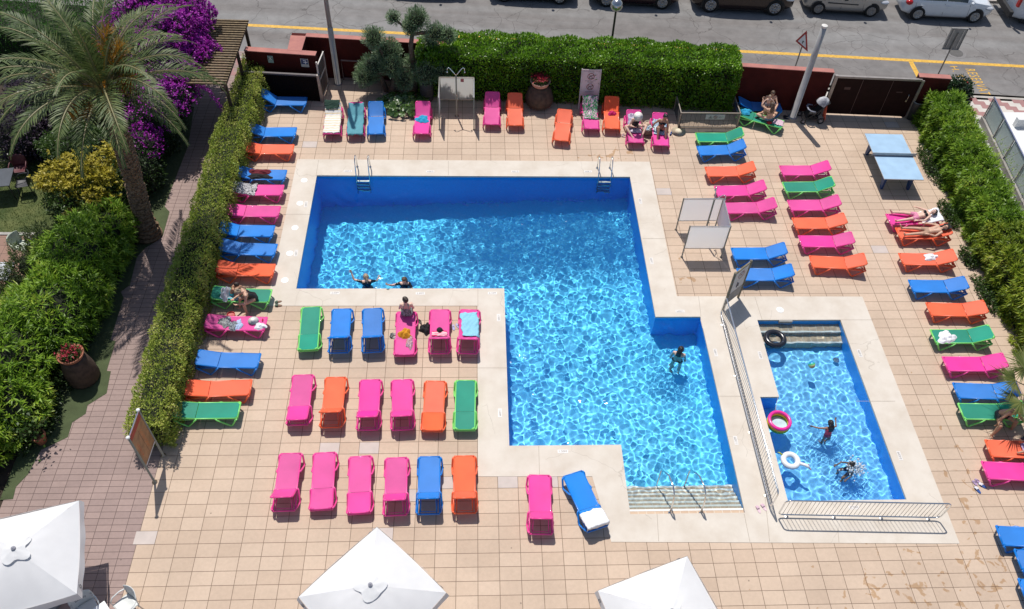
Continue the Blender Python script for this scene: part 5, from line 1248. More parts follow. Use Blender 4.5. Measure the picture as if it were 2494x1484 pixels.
def posts(o, ps, h):
    for x, y in ps:
        q = MB(); q.lathe([(.05, 0), (.05, .01), (.024, .012), (.024, h), (0, h+.01)], (x, y, 0), 10); q.build('post', SPOST, o, True)
def shower_col(name, label, p, h, arms):
    o = empty(name, p, 0, label, 'shower')
    q = MB(); q.lathe([(.09, 0), (.09, .015), (.032, .03), (.03, h)], (0, 0, 0), 12); q.build('column', SPOST, o, True)
    for a in arms:
        q = MB(); d = Vector((math.cos(a), math.sin(a), 0)); up = Vector((0, 0, 1)); b0 = up*h
        q.tube([b0-up*.03, b0+d*.06+up*.06, b0+d*.24+up*.30, b0+d*.29+up*.33, b0+d*.34+up*.30, b0+d*.345+up*.16], .016, 8)
        q.lathe([(.016, .0), (.035, -.04), (.035, -.06), (0, -.06)], tuple(b0+d*.345+up*.17), 10); q.build('arm', CHROME, o, True)
    q = MB(); q.lathe([(.02, 0), (.02, .03), (0, .035)], (0, -.04, 1.05), 8); q.lathe([(.02, 0), (.02, .03), (0, .035)], (.04, -.03, .85), 8); q.build('push_button', CHROME, o)
    return o
o = empty('shower_screen', (-.73, 28.3, 0), 0, 'white three sided shower screen at the back beside the hedge', 'shower screen')
posts(o, [(-.70, -.69), (.70, -.67), (-.70, .72), (.70, .72)], 1.56)
pb_ = screen_panel(o, (-.70, .72), (.70, .72), .48, 1.53)
screen_panel(o, (-.70, -.69), (-.70, .72), .48, 1.53); screen_panel(o, (.70, -.67), (.70, .72), .48, 1.53)
MB().bx(.16, .71, 1.33, .29, .713, 1.48).build('red_notice', mat('faded_red_notice', (.42, .10, .11), .6), pb_)
shower_col('shower', 'steel shower with two curved heads forming a Y in the back screen', (-.74, 28.52, 0), 2.0, (0, math.pi))
o = empty('shower_screen', (8.1, 21.13, 0), 0, 'white three sided shower screen on the tiles right of the pool', 'shower screen')
posts(o, [(-.71, -.69), (.71, -.70), (-.70, .70), (.74, .72)], 1.55)
screen_panel(o, (-.71, -.69), (.71, -.70), .47, 1.52); screen_panel(o, (-.70, .70), (.74, .72), .47, 1.52); screen_panel(o, (.71, -.70), (.74, .72), .47, 1.52)
sp_ = at(1745, 470, 2.25); shower_col('shower', 'steel shower column rising above the screens right of the pool', (sp_.x-.0, sp_.y, 0), 1.95, (R(80), R(-30)))

# ---- pool ladders, step rails, guard rails
def ladder(x, label):
    o = empty('pool_ladder', (x, 25.26, .012), 0, label, 'pool ladder')
    for s in (-.25, .25):
        q = MB(); q.tube([(s, 0, 0), (s, .0, .42), (s, -.06, .62), (s, -.2, .72), (s, -.36, .68), (s, -.46, .52), (s, -.5, .2), (s, -.58, -.3), (s, -.62, -1.25)], .021, 10)
        q.lathe([(.05, 0), (.05, .012), (.022, .03)], (s, 0, 0), 12); r = q.build('rail', CHROME, o, True); r.cycles.is_caustics_receiver = True
    for z in (-.24, -.5, -.76, -1.02):
        r = MB().bx(-.24, -.66, z-.02, .24, -.56, z+.02).build('step', STEEL, o); r.cycles.is_caustics_receiver = True
ladder(-4.31, 'chrome pool ladder at the upper left edge of the big pool'); ladder(5.06, 'chrome pool ladder at the upper right edge of the big pool')
for (bx_, tp_, lab) in (((5.45, 10.58), (1613.7, 1142.6), 'left handrail rising from the pool steps'), ((6.32, 10.56), (1684, 1143), 'right handrail rising from the pool steps')):
    o = empty('step_handrail', (bx_[0], bx_[1], -.05), 0, lab, 'handrail')
    t = at(*tp_, .45)
    dx = t.x-bx_[0]; dy = t.y-bx_[1]
    q = MB(); q.tube([(0, 0, -.02), (0, .02, .5), (.0, .12, .85), (dx*.2, .32, .98), (dx*.5, .7, .86), (dx*.95, dy-.1, .56), (dx, dy+.02, .46), (dx, dy+.06, .28), (dx, dy+.03, -.8)], .023, 10)
    q.lathe([(.05, 0), (.05, .012), (.024, .03)], (0, 0, 0), 12); r = q.build('rail', CHROME, o, True); r.cycles.is_caustics_receiver = True
def guard(label, a, b_, h=.96, r0=.14):
    a, b_ = Vector((*a, 0)), Vector((*b_, 0)); d = b_-a; L = d.length; o = empty('guard_rail', a, math.atan2(d.y, d.x), label, 'railing')
    z0 = .13
    def arc(cx, cz, a0, a1): return [(cx+r0*math.cos(R(t)), 0, cz+r0*math.sin(R(t))) for t in np.linspace(a0, a1, 6)]
    loop = arc(L-r0, h-r0, 90, 0)+arc(L-r0, z0+r0, 0, -90)+arc(r0, z0+r0, 270, 180)+arc(r0, h-r0, 180, 90)
    MB().tube(loop, .022, 9, True).build('frame_tube', CHROME, o, True)
    n = int(L/.115); q = MB()
    for i in range(1, n):
        x = L*i/n; zz = 0 if r0 < x < L-r0 else r0-math.sqrt(max(0, r0*r0-(r0-min(x, L-x))**2))
        q.tube([(x, 0, z0+zz), (x, 0, h-zz)], .0075, 6)
    q.build('bars', STEEL, o, True)
    for i in range(4):
        x = L*(.06+.88*i/3); q = MB(); q.tube([(x, 0, .012), (x, 0, z0)], .018, 8); q.lathe([(.05, .012), (.05, .022), (.02, .03)], (x, 0, 0), 10); q.build('foot', STEEL, o)
guard('long steel guard rail running between the big pool and small pool', (8.25, 17.75), (8.29, 10.62))
guard('steel guard rail along the bottom edge of the small pool', (8.45, 10.40), (13.02, 10.24))

# ---- table tennis table
c4 = [at(x, y, .76) for x, y in ((2106, 326.8), (2197, 327.8), (2251, 435.9), (2154, 437))]
ctr = sum(c4, Vector())/4; ax = (c4[3]-c4[0]); 
o = empty('table_tennis_table', (ctr.x, ctr.y, 0), math.atan2(ax.y, ax.x)+R(90), 'outdoor table tennis table with pale blue top and dark blue legs', 'ping pong table')
TTB = mat('pale_blue_laminate', (.34, .50, .66), .4, var=.08, scale=2.5); TTL = mat('dark_blue_leg_paint', (.01, .05, .16), .5)
for s in (-1, 1): MB().bx(-.762, s*.685-.683, .735, .762, s*.685+.683, .76).build('table_top', TTB, o)
q = MB()
for x in (-.769, .763): q.bx(x, -1.37, .728, x+.006, 1.37, .7615)
q.bx(-.762, -1.377, .728, .762, -1.371, .7615); q.bx(-.762, 1.371, .728, .762, 1.377, .7615); q.build('edge_trim', mat('worn_white_edge', (.5, .5, .5), .6), o)
q = MB(); q.bx(-.86, -.008, .80, .86, .004, .912); q.build('net', mat('perforated_steel_net', (.42, .43, .44), .5, .6), o)
q = MB(); q.bx(-.88, -.02, .7615, .88, .02, .79); q.build('net_support', mat('net_clamp', (.2, .2, .22), .5, .5), o)
for sy in (-1, 1):
    for sx in (-1, 1):
        x, y = sx*.52, sy*.92
        q = MB(); q.add([(x-.05, y-.17, .734), (x+.05, y-.17, .734), (x+.05, y+.17, .734), (x-.05, y+.17, .734), (x-.04, y-.08+sy*.12, 0), (x+.04, y-.08+sy*.12, 0), (x+.04, y+.06+sy*.12, 0), (x-.04, y+.06+sy*.12, 0)], [(0, 1, 2, 3), (7, 6, 5, 4), (0, 4, 5, 1), (1, 5, 6, 2), (2, 6, 7, 3), (3, 7, 4, 0)]); q.build('leg', TTL, o)

# ---- parasols
CANV = mat('white_canvas', (.72, .72, .725), .85, var=.035, scale=2.2, trans=.12)
LOGO = mat('grey_print', (.16, .16, .18), .8)
def parasol(label, cx, cy, rot, D, top, sag, seed, low=.62):
    o = empty('parasol', (cx, cy, 0), rot, label, 'parasol')
    r_ = random.Random(seed); zc = top-low
    C = [Vector((D*math.cos(math.pi/2*i), D*math.sin(math.pi/2*i), zc+r_.uniform(-.04, .04))) for i in range(4)]; A = Vector((0, 0, top))
    q = MB()
    def edge(i, u):
        a, b_ = C[i], C[(i+1) % 4]; e = a.lerp(b_, u); k = math.sin(math.pi*u)
        return Vector((e.x*(1-sag*k), e.y*(1-sag*k), e.z-.02*k))
    for i in range(4):
        def f(u, v, i=i):
            e = edge(i, u); p = A.lerp(e, v); p.z += .045*math.sin(math.pi*v)*math.sin(math.pi*u)-.035*v*v*math.sin(math.pi*u)+.007*nz2(u*3, v*3, seed+i)
            return p
        q.grid(f, 16, 12)
    cn = q.build('canopy', CANV, o, True)
    q = MB()
    for i in range(4):
        def f(u, v, i=i):
            e = edge(i, u); n = Vector((e.x, e.y, 0)).normalized(); return e+n*(.012+.05*v+.012*math.sin(u*19+seed)*v)-Vector((0, 0, .20*v))
        q.grid(f, 24, 3)
    q.build('valance', CANV, o, True)
    q = MB()
    def f(u, v):
        a = 2*math.pi*u; r = v*(.26+.13*abs(math.cos(2*a))**2+.035*math.sin(5*a+seed)); t = r/D
        return Vector((r*math.cos(a), r*math.sin(a), top+.03-t*low*.97-.012*math.sin(7*a+seed)*v+.018*nz2(u*6, v*3, seed)*v))
    q.grid(f, 40, 6); q.build('vent_cap', mat('vent_canvas', (.72, .72, .72), .9, var=.03, trans=.12), o, True)
    MB().lathe([(.052, top+.01), (.052, top+.05), (.04, top+.06), (.028, top+.06), (.024, top+.085), (0, top+.09)], seg=16).build('finial', mat('grey_finial', (.30, .30, .34), .4), o, True)
    MB().lathe([(.028, .05), (.028, top+.04)], seg=12).build('pole', mat('aluminium_pole', (.55, .55, .55), .4, .8), o, True)
    MB().bx(-.4, -.4, 0, .4, .4, .08).build('base', mat('parasol_base', (.25, .25, .25), .8), o)
    for i in range(4):
        q = MB(); q.beam((0, 0, top-.05), C[i]*.985-Vector((0, 0, .035)), .022, .03); q.build('rib', mat('aluminium_pole', (.55, .55, .55), .4, .8), o)
    for i in range(4):   # small printed emblem with lettering near each corner
        for u, in ((.10,), ):
            e = edge(i, u); n = Vector((e.x, e.y, 0)).normalized(); t = (edge(i, u+.03)-edge(i, u-.03)).normalized()
            M_ = Matrix((t, Vector((0, 0, 1))+n*-.25, n)).transposed()
            q = MB()
            for rr in (.045, .028): q.torus(e+n*.052-Vector((0, 0, .08)), rr, .006, 14, 5, M_)
            q.build('printed_emblem', LOGO, cn)
    return o
parasol('white parasol at the bottom centre, nearest the front lounger row', -2.42, 7.60, R(91), 1.72, 2.56, -.035, 1, .58)
parasol('white parasol at the lower left over white chairs', -10.78, 8.62, R(60), 1.72, 2.54, -.02, 2, .56)
parasol('white parasol at the bottom edge right of centre', 4.46, 6.86, R(65), 1.72, 2.60, -.02, 3, .58)

# ---- boards and signs
o = empty('rules_board', (4.78, 29.08, 0), R(0), 'white swimming rules board with two red prohibition rings against the hedge', 'sign')
tl = R(6)
def lean(x, y, z): return (x, y+z*math.tan(tl), z)
q = MB()
for x in (-.41, .36): q.add([lean(x, 0, 0), lean(x+.05, 0, 0), lean(x+.05, .04, 0), lean(x, .04, 0), lean(x, 0, 1.82), lean(x+.05, 0, 1.82), lean(x+.05, .04, 1.82), lean(x, .04, 1.82)], [(0, 1, 5, 4), (1, 2, 6, 5), (2, 3, 7, 6), (3, 0, 4, 7), (4, 5, 6, 7)])
q.build('post', mat('pale_post', (.55, .5, .5), .5), o)
bd = MB(); bd.add([lean(-.355, .01, .62), lean(.355, .01, .62), lean(.355, .01, 1.8), lean(-.355, .01, 1.8), lean(-.355, .03, .62), lean(.355, .03, .62), lean(.355, .03, 1.8), lean(-.355, .03, 1.8)], [(0, 1, 2, 3), (7, 6, 5, 4), (0, 4, 5, 1), (1, 5, 6, 2), (2, 6, 7, 3), (3, 7, 4, 0)])
bo = bd.build('board', mat('pinkish_white_board', (.62, .53, .54), .5, var=.05), o)
SRED = mat('sign_brown_red', (.30, .06, .03), .6); SBLK = mat('sign_black', (.05, .035, .05), .6)
for zc in (1.50, 1.03):
    q = MB(); q.torus(lean(0, -.0, zc), .135, .010, 28, 6, Matrix.Rotation(R(90)-tl, 3, 'X')); q.beam(lean(-.095, .002, zc+.095), lean(.095, .002, zc-.095), .006, .014); q.build('prohibition_ring', SRED, bo)
    q = MB(); q.beam(lean(-.07, .0, zc-.02), lean(.05, 0, zc+.04), .006, .03); q.beam(lean(.04, .0, zc+.03), lean(.09, 0, zc+.02), .006, .018); q.beam(lean(-.05, .0, zc-.03), lean(-.08, 0, zc-.07), .006, .018); q.ball(lean(.085, -.0, zc+.06), .018, 8, 6); q.beam(lean(-.08, .0, zc-.085), lean(.08, 0, zc-.085), .006, .008); q.build('swimmer_symbol', SBLK, bo)
for s, zc, sz in (('ATENCION PROHIBIDO TIRARSE', 1.735, .048), ('SWIMMING POOL', 1.69, .034), ('NO SALTAR AL AGUA', 1.30, .046), ('PROHIBIDO', 1.25, .05), ('NO DIVING', 1.205, .036), ('SOCORRISTA', .80, .06)):
    t = mobj('lettering', text_mesh(s, sz, SBLK), bo, loc=lean(0, .006, zc)); t.rotation_euler = (R(90)-tl, 0, 0)
# warning sign by the guard rail
A_, B_ = Vector((8.40, 17.98, 0)), Vector((9.03, 18.52, 0)); d = B_-A_
o = empty('warning_sign', A_, math.atan2(d.y, d.x), 'weathered wooden framed warning sign at the end of the guard rail', 'sign')
OLW = mat('weathered_olive_wood', (.20, .17, .115), .8, var=.3, scale=8); L = d.length
for x in (0, L): MB().lathe([(.04, 0), (.045, 1.86), (0, 1.88)], (x, 0, 0), 10).build('post', OLW, o)
MB().tube([(-.02, 0, 1.80), (L+.02, 0, 1.80)], .035, 8).build('top_bar', OLW, o)
bo = MB().bx(.045, -.012, .75, L-.045, .012, 1.75).build('board', mat('grey_white_board', (.52, .49, .47), .5), o)
MB().bx(.045, -.014, .25, L-.045, .014, .73).build('lower_board', mat('dull_grey_board', (.26, .24, .22), .6), o)
q = MB(); q.torus((L/2+.02, -.014, 1.47), .15, .008, 26, 6, Matrix.Rotation(R(90), 3, 'X')); q.beam((L/2-.08, -.014, 1.57), (L/2+.12, -.014, 1.37), .004, .014); q.build('prohibition_ring', SRED, bo)
q = MB(); q.beam((L/2-.03, -.0145, 1.42), (L/2+.07, -.0145, 1.53), .005, .03); q.ball((L/2+.08, -.014, 1.56), .018, 8, 6); q.build('diver_symbol', SBLK, bo)
q = MB(); q.beam((L/2-.06, -.0145, .9), (L/2-.06, -.0145, 1.1), .005, .045); q.ball((L/2-.06, -.014, 1.13), .022, 8, 6); q.beam((L/2+.03, -.0145, .9), (L/2+.03, -.0145, 1.03), .005, .035); q.ball((L/2+.03, -.014, 1.055), .018, 8, 6); q.build('family_symbol', SBLK, bo)
for s, zc, sz in (('PROHIBIDO TIRARSE DE CABEZA', 1.27, .028), ('NO DIVING', 1.22, .03)):
    t = mobj('lettering', text_mesh(s, sz, mat('faded_lettering', (.30, .28, .27), .7)), bo, loc=(L/2, -.0135, zc)); t.rotation_euler = (R(90), 0, 0)
# orange menu board
A_, B_ = Vector((-9.02, 11.70, 0)), Vector((-8.98, 12.55, 0)); d = B_-A_; L = d.length
o = empty('menu_board', A_, math.atan2(d.y, d.x), 'tall orange and red menu board on steel posts by the hedge end', 'sign')
for x in (0, L):
    q = MB(); q.lathe([(.075, 0), (.075, .02), (.032, .03), (.03, 2.36)], (x, 0, 0), 12); q.build('post', SPOST, o, True)
    MB().ball((x, 0, 2.385), (.055, .055, .04), 12, 8).build('post_cap', WHITEP, o, True)
MB().tube([(0, 0, 2.34), (L, 0, 2.34)], .018, 8).build('top_bar', CHROME, o)
bo = MB().bx(.04, -.012, .88, L-.04, .012, 2.30).build('board', mat('tan_wood_print', (.34, .185, .085), .55, var=.3, scale=5), o)
q = MB(); q.bx(.041, -.015, 2.12, L-.041, -.0125, 2.285); q.build('red_header', mat('faded_red_print', (.36, .045, .03), .6), bo)
q = MB(); q.bx(.43, -.015, .95, .438, -.0125, 2.0); q.build('divider', mat('dark_brown_print', (.10, .04, .02), .6), bo)
for s, x, c in (('GOLD CREM', .52, (.55, .17, .04)), ('VANILLA', .16, (.45, .10, .03))):
    t = mobj('lettering', text_mesh(s, .15, mat('orange_print_%d' % int(x*100), c, .6)), bo, loc=(x, -.0135, 1.5)); t.rotation_euler = (R(90), R(90), 0)
MB().bx(.05, -.02, .845, L-.05, .02, .878).build('lower_trim', WHITEP, o)

# ---- depth marks and lids set in the coping
PLATE = mat('white_depth_plate', (.66, .63, .60), .5, var=.03); DLET = mat('grey_depth_lettering', (.17, .15, .14), .7)
MARKS = [('2.60M', 847, 417, 180, 'upper edge by the left ladder'), ('2.40M', 1048, 418, 180, 'upper edge right of the left ladder'), ('2.10M', 1255, 418, 180, 'upper edge near the middle'), ('1.80M', 1432, 418, 180, 'upper edge left of the right ladder'),
    ('2.50M', 745, 497.7, -90, 'left edge, upper one'), ('2.50M', 720.8, 616.7, -90, 'left edge, lower one'), ('2.60M', 815.9, 714, 0, 'below the left swimmer'), ('2.40M', 1023.6, 715, 0, 'behind the woman on the pink lounger'), ('2.10M', 1199.3, 714.4, 0, 'by the inner corner'),
    ('1.90M', 1214.3, 774, -90, 'right of the lounger with blue towel'), ('1.60M', 1217.6, 1005.9, -90, 'right of the green lounger'), ('1.50M', 1371, 1100, 0, 'above the slanted blue lounger'), ('1.70M', 1559.7, 490, 90, 'upper right edge'), ('1.60M', 1587, 635.7, 90, 'right edge left of the showers'),
    ('1.50M', 1656.4, 758.4, 180, 'above the woman standing in the pool'), ('1.40M', 1742.8, 859, 90, 'left of the guard rail, upper one'), ('1.30M', 1792, 1073, 90, 'left of the guard rail, lower one'),
    ('0.60M', 1851.5, 865.7, -90, 'between guard rail and black ring'), ('0.65M', 1874.5, 1106, -90, 'between guard rail and white ring'), ('0.60M', 2093.9, 860.7, 90, 'upper right edge of the small pool'), ('0.65M', 2191, 1110, 90, 'lower right edge of the small pool'), ('0.70M', 2080, 1236.6, 0, 'behind the lower guard rail')]
for s, px, py, rot, where in MARKS:
    p = at(px, py, .012)
    o = MB().bx(-.155, -.058, .0005, .155, .058, .004).build('depth_mark', PLATE, None, label='white plate reading '+s+', '+where, cat='depth mark', group='depth marks around the pools', loc=p, rz=R(rot))
    mobj('lettering', text_mesh(s, .095, DLET), o, loc=(0, 0, .0055))
for i, (px, py, w_) in enumerate(((740.8, 439.4, 'topmost of the left coping'), (730.5, 495.5, 'second of the left coping'), (718.5, 555, 'middle of the left coping'), (705.8, 617.4, 'fourth of the left coping'), (693.5, 682.7, 'lowest of the left coping'), (1900, 755, 'above the small pool steps'))):
    p = at(px, py, .012)
    o = MB().lathe([(.125, .0005), (.125, .006), (.11, .008), (0, .0085)], seg=24).build('pool_skimmer', WHITEP, None, label='round white skimmer cover, '+w_, cat='skimmer', group='skimmer covers in the coping', loc=p)
    MB().lathe([(.012, .0087), (.012, .011), (0, .011)], seg=8).build('bolt', SBLK, o)
q = MB(); o = empty('skimmer_grille', (10.45, 17.5, -.03), 0, 'grey grille in the upper wall of the small pool', 'grille')
MB().bx(-.23, -.04, -.10, .23, .012, .03).build('frame', mat('grille_grey', (.33, .32, .30), .6), o)
p = at(2036, 867, -.6); MB().lathe([(.11, 0), (.11, .02), (.06, .04), (0, .045)], seg=18).build('pool_drain', WHITEP, None, label='round white drain on the floor of the small pool', cat='drain', loc=(p.x-.1, p.y-.25, -.745))

# ---- pots, bins, urns
CLAY = mat('aged_clay', (.085, .052, .035), .85, var=.4, scale=6, bump=.6, bscale=30); TERRA = mat('terracotta', (.36, .135, .075), .8, var=.18, scale=5); PTERRA = mat('pale_terracotta', (.50, .29, .22), .8, var=.15)
REDF = leafmat('red_blossom', [(.25, .012, .03), (.45, .03, .06), (.6, .10, .12)], .25, .5, 3); GERL = leafmat('geranium_leaves', [(.03, .06, .01), (.06, .11, .02), (.10, .16, .03)], .25, .5, 2)
def jar(label, x, y, prof, bowl, bm, nfl, r, zr, seed):
    o = empty('flower_jar', (x, y, 0), 0, label, 'flower pot'); g_ = np.random.default_rng(seed)
    MB().lathe(prof, seg=28).build('jar', CLAY, o, True)
    bw = MB().lathe(bowl, seg=28).build('bowl', bm, o, True)
    P = np.stack([g_.normal(0, r*.5, 900), g_.normal(0, r*.5, 900), zr+g_.uniform(-.05, .16, 900)], 1); k = np.hypot(P[:, 0], P[:, 1]) < r
    leaf_obj('leaves', leaf_verts(P[k], g_.normal(0, 1, (k.sum(), 3))+np.array([[0, 0, .5]]), .07, .05, g_), GERL, o)
    P = np.stack([g_.normal(0, r*.5, nfl), g_.normal(0, r*.5, nfl), zr+.08+g_.uniform(0, .16, nfl)], 1); k = np.hypot(P[:, 0], P[:, 1]) < r*1.1; P = np.repeat(P[k], 4, 0)+g_.normal(0, .015, (k.sum()*4, 3))
    leaf_obj('blossom', leaf_verts(P, g_.normal(0, 1, P.shape)+np.array([[0, 0, .6]]), .05, .045, g_), REDF, o)
jar('big brown barrel with terracotta bowl of red flowers on the turf strip', -12.02, 15.32, [(.44, 0), (.48, .1), (.46, .5), (.37, .95), (.34, 1.02)], [(.24, 1.0), (.34, 1.10), (.37, 1.19), (.39, 1.21), (.35, 1.22), (.31, 1.16), (0, 1.15)], TERRA, 80, .33, 1.2, 3)
jar('dark clay jar with pale bowl of red geraniums against the hedge', 2.72, 29.35, [(.36, 0), (.56, .15), (.60, .38), (.48, .78), (.36, .9), (.34, .95)], [(.22, .94), (.34, 1.02), (.41, 1.18), (.43, 1.20), (.38, 1.2), (.34, 1.14), (0, 1.12)], PTERRA, 190, .38, 1.2, 4)
p = at(100, 1085)
o = empty('potted_plant', (p.x, p.y+.12, 0), 0, 'small terracotta pot with a sprawling leafy plant beside the path', 'flower pot')
MB().lathe([(.13, 0), (.19, .32), (.21, .33), (.21, .38), (.17, .38), (.16, .30), (0, .29)], seg=20).build('pot', TERRA, o, True)
P = rng.normal(0, .24, (420, 3))*np.array([1.2, 1.1, .9])+np.array([-.28, .05, .72]); leaf_obj('leaves', leaf_verts(P, rng.normal(0, 1, P.shape)+np.array([[0, 0, .3]]), .10, .075, rng), GRN, o)
q = MB()
for i in range(7): q.tube([(0, 0, .28), (-.1+.05*i-.15, .05*(i-3), .55), (-.45+.14*i, .1*(i-3), .85)], .008, 5)
q.build('stem', mat('twig', (.16, .15, .07), .8), o)
p = at(371, 462); o = empty('garden_urn', (p.x, p.y, 0), 0, 'dark ribbed urn standing in shade beside the palm', 'urn')
MB().lathe([(.17, 0), (.22, .2), (.23, .55), (.19, .72), (.17, .76), (.12, .76), (.12, .6), (0, .6)], seg=20).build('body', mat('dark_urn', (.035, .035, .038), .6), o, True)
p = at(1040, 248); o = empty('barrel_bin', (p.x, p.y+.2, 0), 0, 'dark barrel shaped litter bin left of the back shower', 'litter bin')
MB().lathe([(.26, 0), (.29, .25), (.29, .6), (.26, .85), (.24, .87), (.2, .87), (.2, .7), (0, .7)], seg=20).build('body', mat('dark_bin', (.05, .048, .046), .6), o, True)
q = MB()
for z in (.28, .58): q.lathe([(.292, z), (.297, z+.01), (.297, z+.03), (.292, z+.04)], seg=20)
q.build('hoop', mat('bin_hoop', (.10, .10, .10), .5, .5), o); crumple('plastic_bag', 'white plastic bag poking out of the barrel bin', 'bag', (p.x-.05, p.y+.2, .72), .15, .13, .24, WT, 3)
p = at(2215, 295); o = empty('litter_bin', (p.x+.15, p.y+.25, 0), 0, 'dark grey litter bin in the corner beside the bamboo hedge', 'litter bin')
MB().lathe([(.25, 0), (.28, .8), (.28, .86), (.23, .86), (.22, .7), (0, .68)], seg=20).build('body', mat('charcoal_bin', (.03, .032, .034), .5), o, True)
MB().torus((0, 0, .86), .26, .02, 20, 6).build('rim', mat('bin_rim', (.2, .21, .22), .4), o)

# ---- garden chairs and tables
def chair(label, x, y, rz, mt, lm, mark=False, loopc=None):
    o = empty('garden_chair', (x, y, 0), rz, label, 'chair', None)
    q = MB()
    def seat(u, v): return Vector(((v-.5)*.46, (u-.5)*.46, .44-.03*math.sin(math.pi*u)*math.sin(math.pi*v)))
    q.grid(seat, 8, 8); MBs = q.build('seat', mt, o, True); sol = MBs.modifiers.new('thickness', 'SOLIDIFY'); sol.thickness = .012
    q = MB()
    def back(u, v):
        wd = .23+.05*math.sin(math.pi*(.2+.6*v)); return Vector(((2*u-1)*wd, .23+.10*v-.10*(2*u-1)**2*(.4+.6*v)-.0, .44+.40*v+.03*math.cos((2*u-1)*1.5)*v))
    q.grid(back, 12, 8); bk = q.build('backrest', mt, o, True); sol = bk.modifiers.new('thickness', 'SOLIDIFY'); sol.thickness = .012
    for s in (-1, 1):
        q = MB(); q.tube([(s*.24, .22, .68), (s*.29, .08, .67), (s*.30, -.12, .64), (s*.27, -.22, .54), (s*.23, -.20, .44)], .02, 7, sq=.6); q.build('armrest', mt, o, True)
    for sx in (-1, 1):
        for sy in (-1, 1): MB().tube([(sx*.2, sy*.19, .43), (sx*.24, sy*.24, 0)], .016, 7).build('leg', lm, o, True)
    if mark:
        t = mobj('lettering', text_mesh('Bentley', .09, mat('dark_script', (.02, .02, .025), .6)), bk, loc=(0, .205, .74)); t.rotation_euler = (R(78), 0, 0)
    return o
def table(label, x, y, rz, sx, sy, h, mt, lm):
    o = empty('garden_table', (x, y, 0), rz, label, 'table')
    MB().bx(-sx/2, -sy/2, h-.03, sx/2, sy/2, h).build('table_top', mt, o)
    for a in (-1, 1):
        for b_ in (-1, 1): MB().tube([(a*(sx/2-.07), b_*(sy/2-.07), h-.03), (a*(sx/2-.05), b_*(sy/2-.05), 0)], .02, 8).build('leg', lm, o, True)
CHW = mat('white_chair_shell', (.62, .64, .63), .4, var=.03); ALU = mat('chair_leg_metal', (.5, .5, .5), .35, .8)
chair('white plastic chair with script on its back, left of the small white table', -9.62, 7.95, R(38), CHW, ALU, True)
chair('white plastic chair in full sun right of the small white table', -8.72, 8.05, R(-42), CHW, ALU, True)
chair('white plastic chair mostly hidden under the left parasol edge', -10.0, 7.45, R(95), CHW, ALU)
table('small white square table between the white chairs at lower left', -9.18, 7.62, R(42), .62, .62, .73, WHITEP, ALU)
chair('pale green white chair on the terrace behind the conifer', -15.5, 20.55, R(70), mat('pale_green_shell', (.52, .58, .48), .45), ALU)
table('pale grey table on the terrace at the left edge', -15.9, 19.1, 0, 1.3, .8, .73, mat('pale_grey_top', (.50, .52, .56), .5), ALU)
BLKM = mat('dark_chair_metal', (.03, .028, .03), .5)
table('dark garden table on the lawn at the left edge', -17.35, 23.7, R(10), 1.0, 1.0, .73, mat('dark_slate_top', (.05, .058, .07), .4), BLKM)
chair('dark red chair on the lawn beside the dark table', -16.95, 24.55, R(10), mat('maroon_shell', (.10, .018, .025), .5), BLKM)
chair('black chair with pale seat on the lawn at the left', -16.55, 23.75, R(-75), mat('black_shell', (.035, .035, .04), .5), BLKM)
chair('dark chair half hidden by palm frond on the upper lawn', -17.6, 26.0, R(-60), mat('black_shell', (.035, .035, .04), .5), BLKM)

# ---- stroller by the gate
sx_, sy_ = 14.2, 28.45
o = empty('stroller', (sx_, sy_, 0), R(180), 'black baby stroller with grey white hood beside the brown gate', 'stroller')
fr_ = MB()
for s in (-.24, .24):
    fr_.tube([(.42, s, .12), (.05, s, .42), (-.38, s, .95), (-.46, s, 1.02)], .014, 7); fr_.tube([(-.32, s, .14), (.05, s, .42), (.22, s, .62)], .014, 7)
fr_.tube([(-.46, -.24, 1.02), (-.46, .24, 1.02)], .018, 7); fr_.tube([(.42, -.24, .12), (.42, .24, .12)], .012, 6); fr_.build('frame', BLKM, o, True)
for x, r in ((.42, .12), (-.32, .15)):
    for s in (-.27, .27):
        w_ = MB(); w_.torus((x, s, r), r-.025, .026, 20, 8, Matrix.Rotation(R(90), 3, 'X')); w_ = w_.build('wheel', BLACKP, o, True)
        MB().tube([(x, s-.03, r), (x, s+.03, r)], r*.45, 10).build('hub', mat('grey_hub', (.25, .25, .26), .5), w_)
q = MB(); q.beam((.20, 0, .44), (-.12, 0, .46), .40, .06); q.beam((-.10, 0, .46), (-.36, 0, .88), .40, .05); q.beam((.20, 0, .44), (.30, 0, .22), .36, .04); q.build('seat', mat('stroller_black', (.01, .01, .012), .8), o)
q = MB(); q.tube([(.02, -.25, .58), (.22, -.24, .62), (.30, -.12, .63), (.30, .12, .63), (.22, .24, .62), (.02, .25, .58)], .04, 8, sq=.6); q.build('bumper_bar', mat('grey_bumper', (.22, .23, .28), .6), o, True)
MB().bx(-.2, -.2, .18, .2, .2, .28).build('basket', mat('stroller_black', (.01, .01, .012), .8), o)
q = MB()
def hood(u, v):
    a = R(20+120*u); t = math.pi*v; return Vector((-.26+.30*math.cos(a)*math.sin(t)*1.0, -.25*math.cos(t), .80+.34*math.sin(a)*math.sin(t)+.02*nz2(u*3, v*3, 2)))
q.grid(hood, 12, 12); q.build('hood', blotch('grey_white_cloth', [(.55, .55, .58), (.25, .26, .33), (.58, .58, .6), (.3, .31, .38)], 3) if False else mat('grey_white_hood', (.34, .35, .42), .85, var=.5, scale=7, two=(.66, .66, .68)), o, True)
q = MB()
def tw(u, v): return Vector((.36+.10*v+.025*math.sin(u*11)*v, -.16+.28*(u-.5)*(.5+.7*v), .92-.72*v))
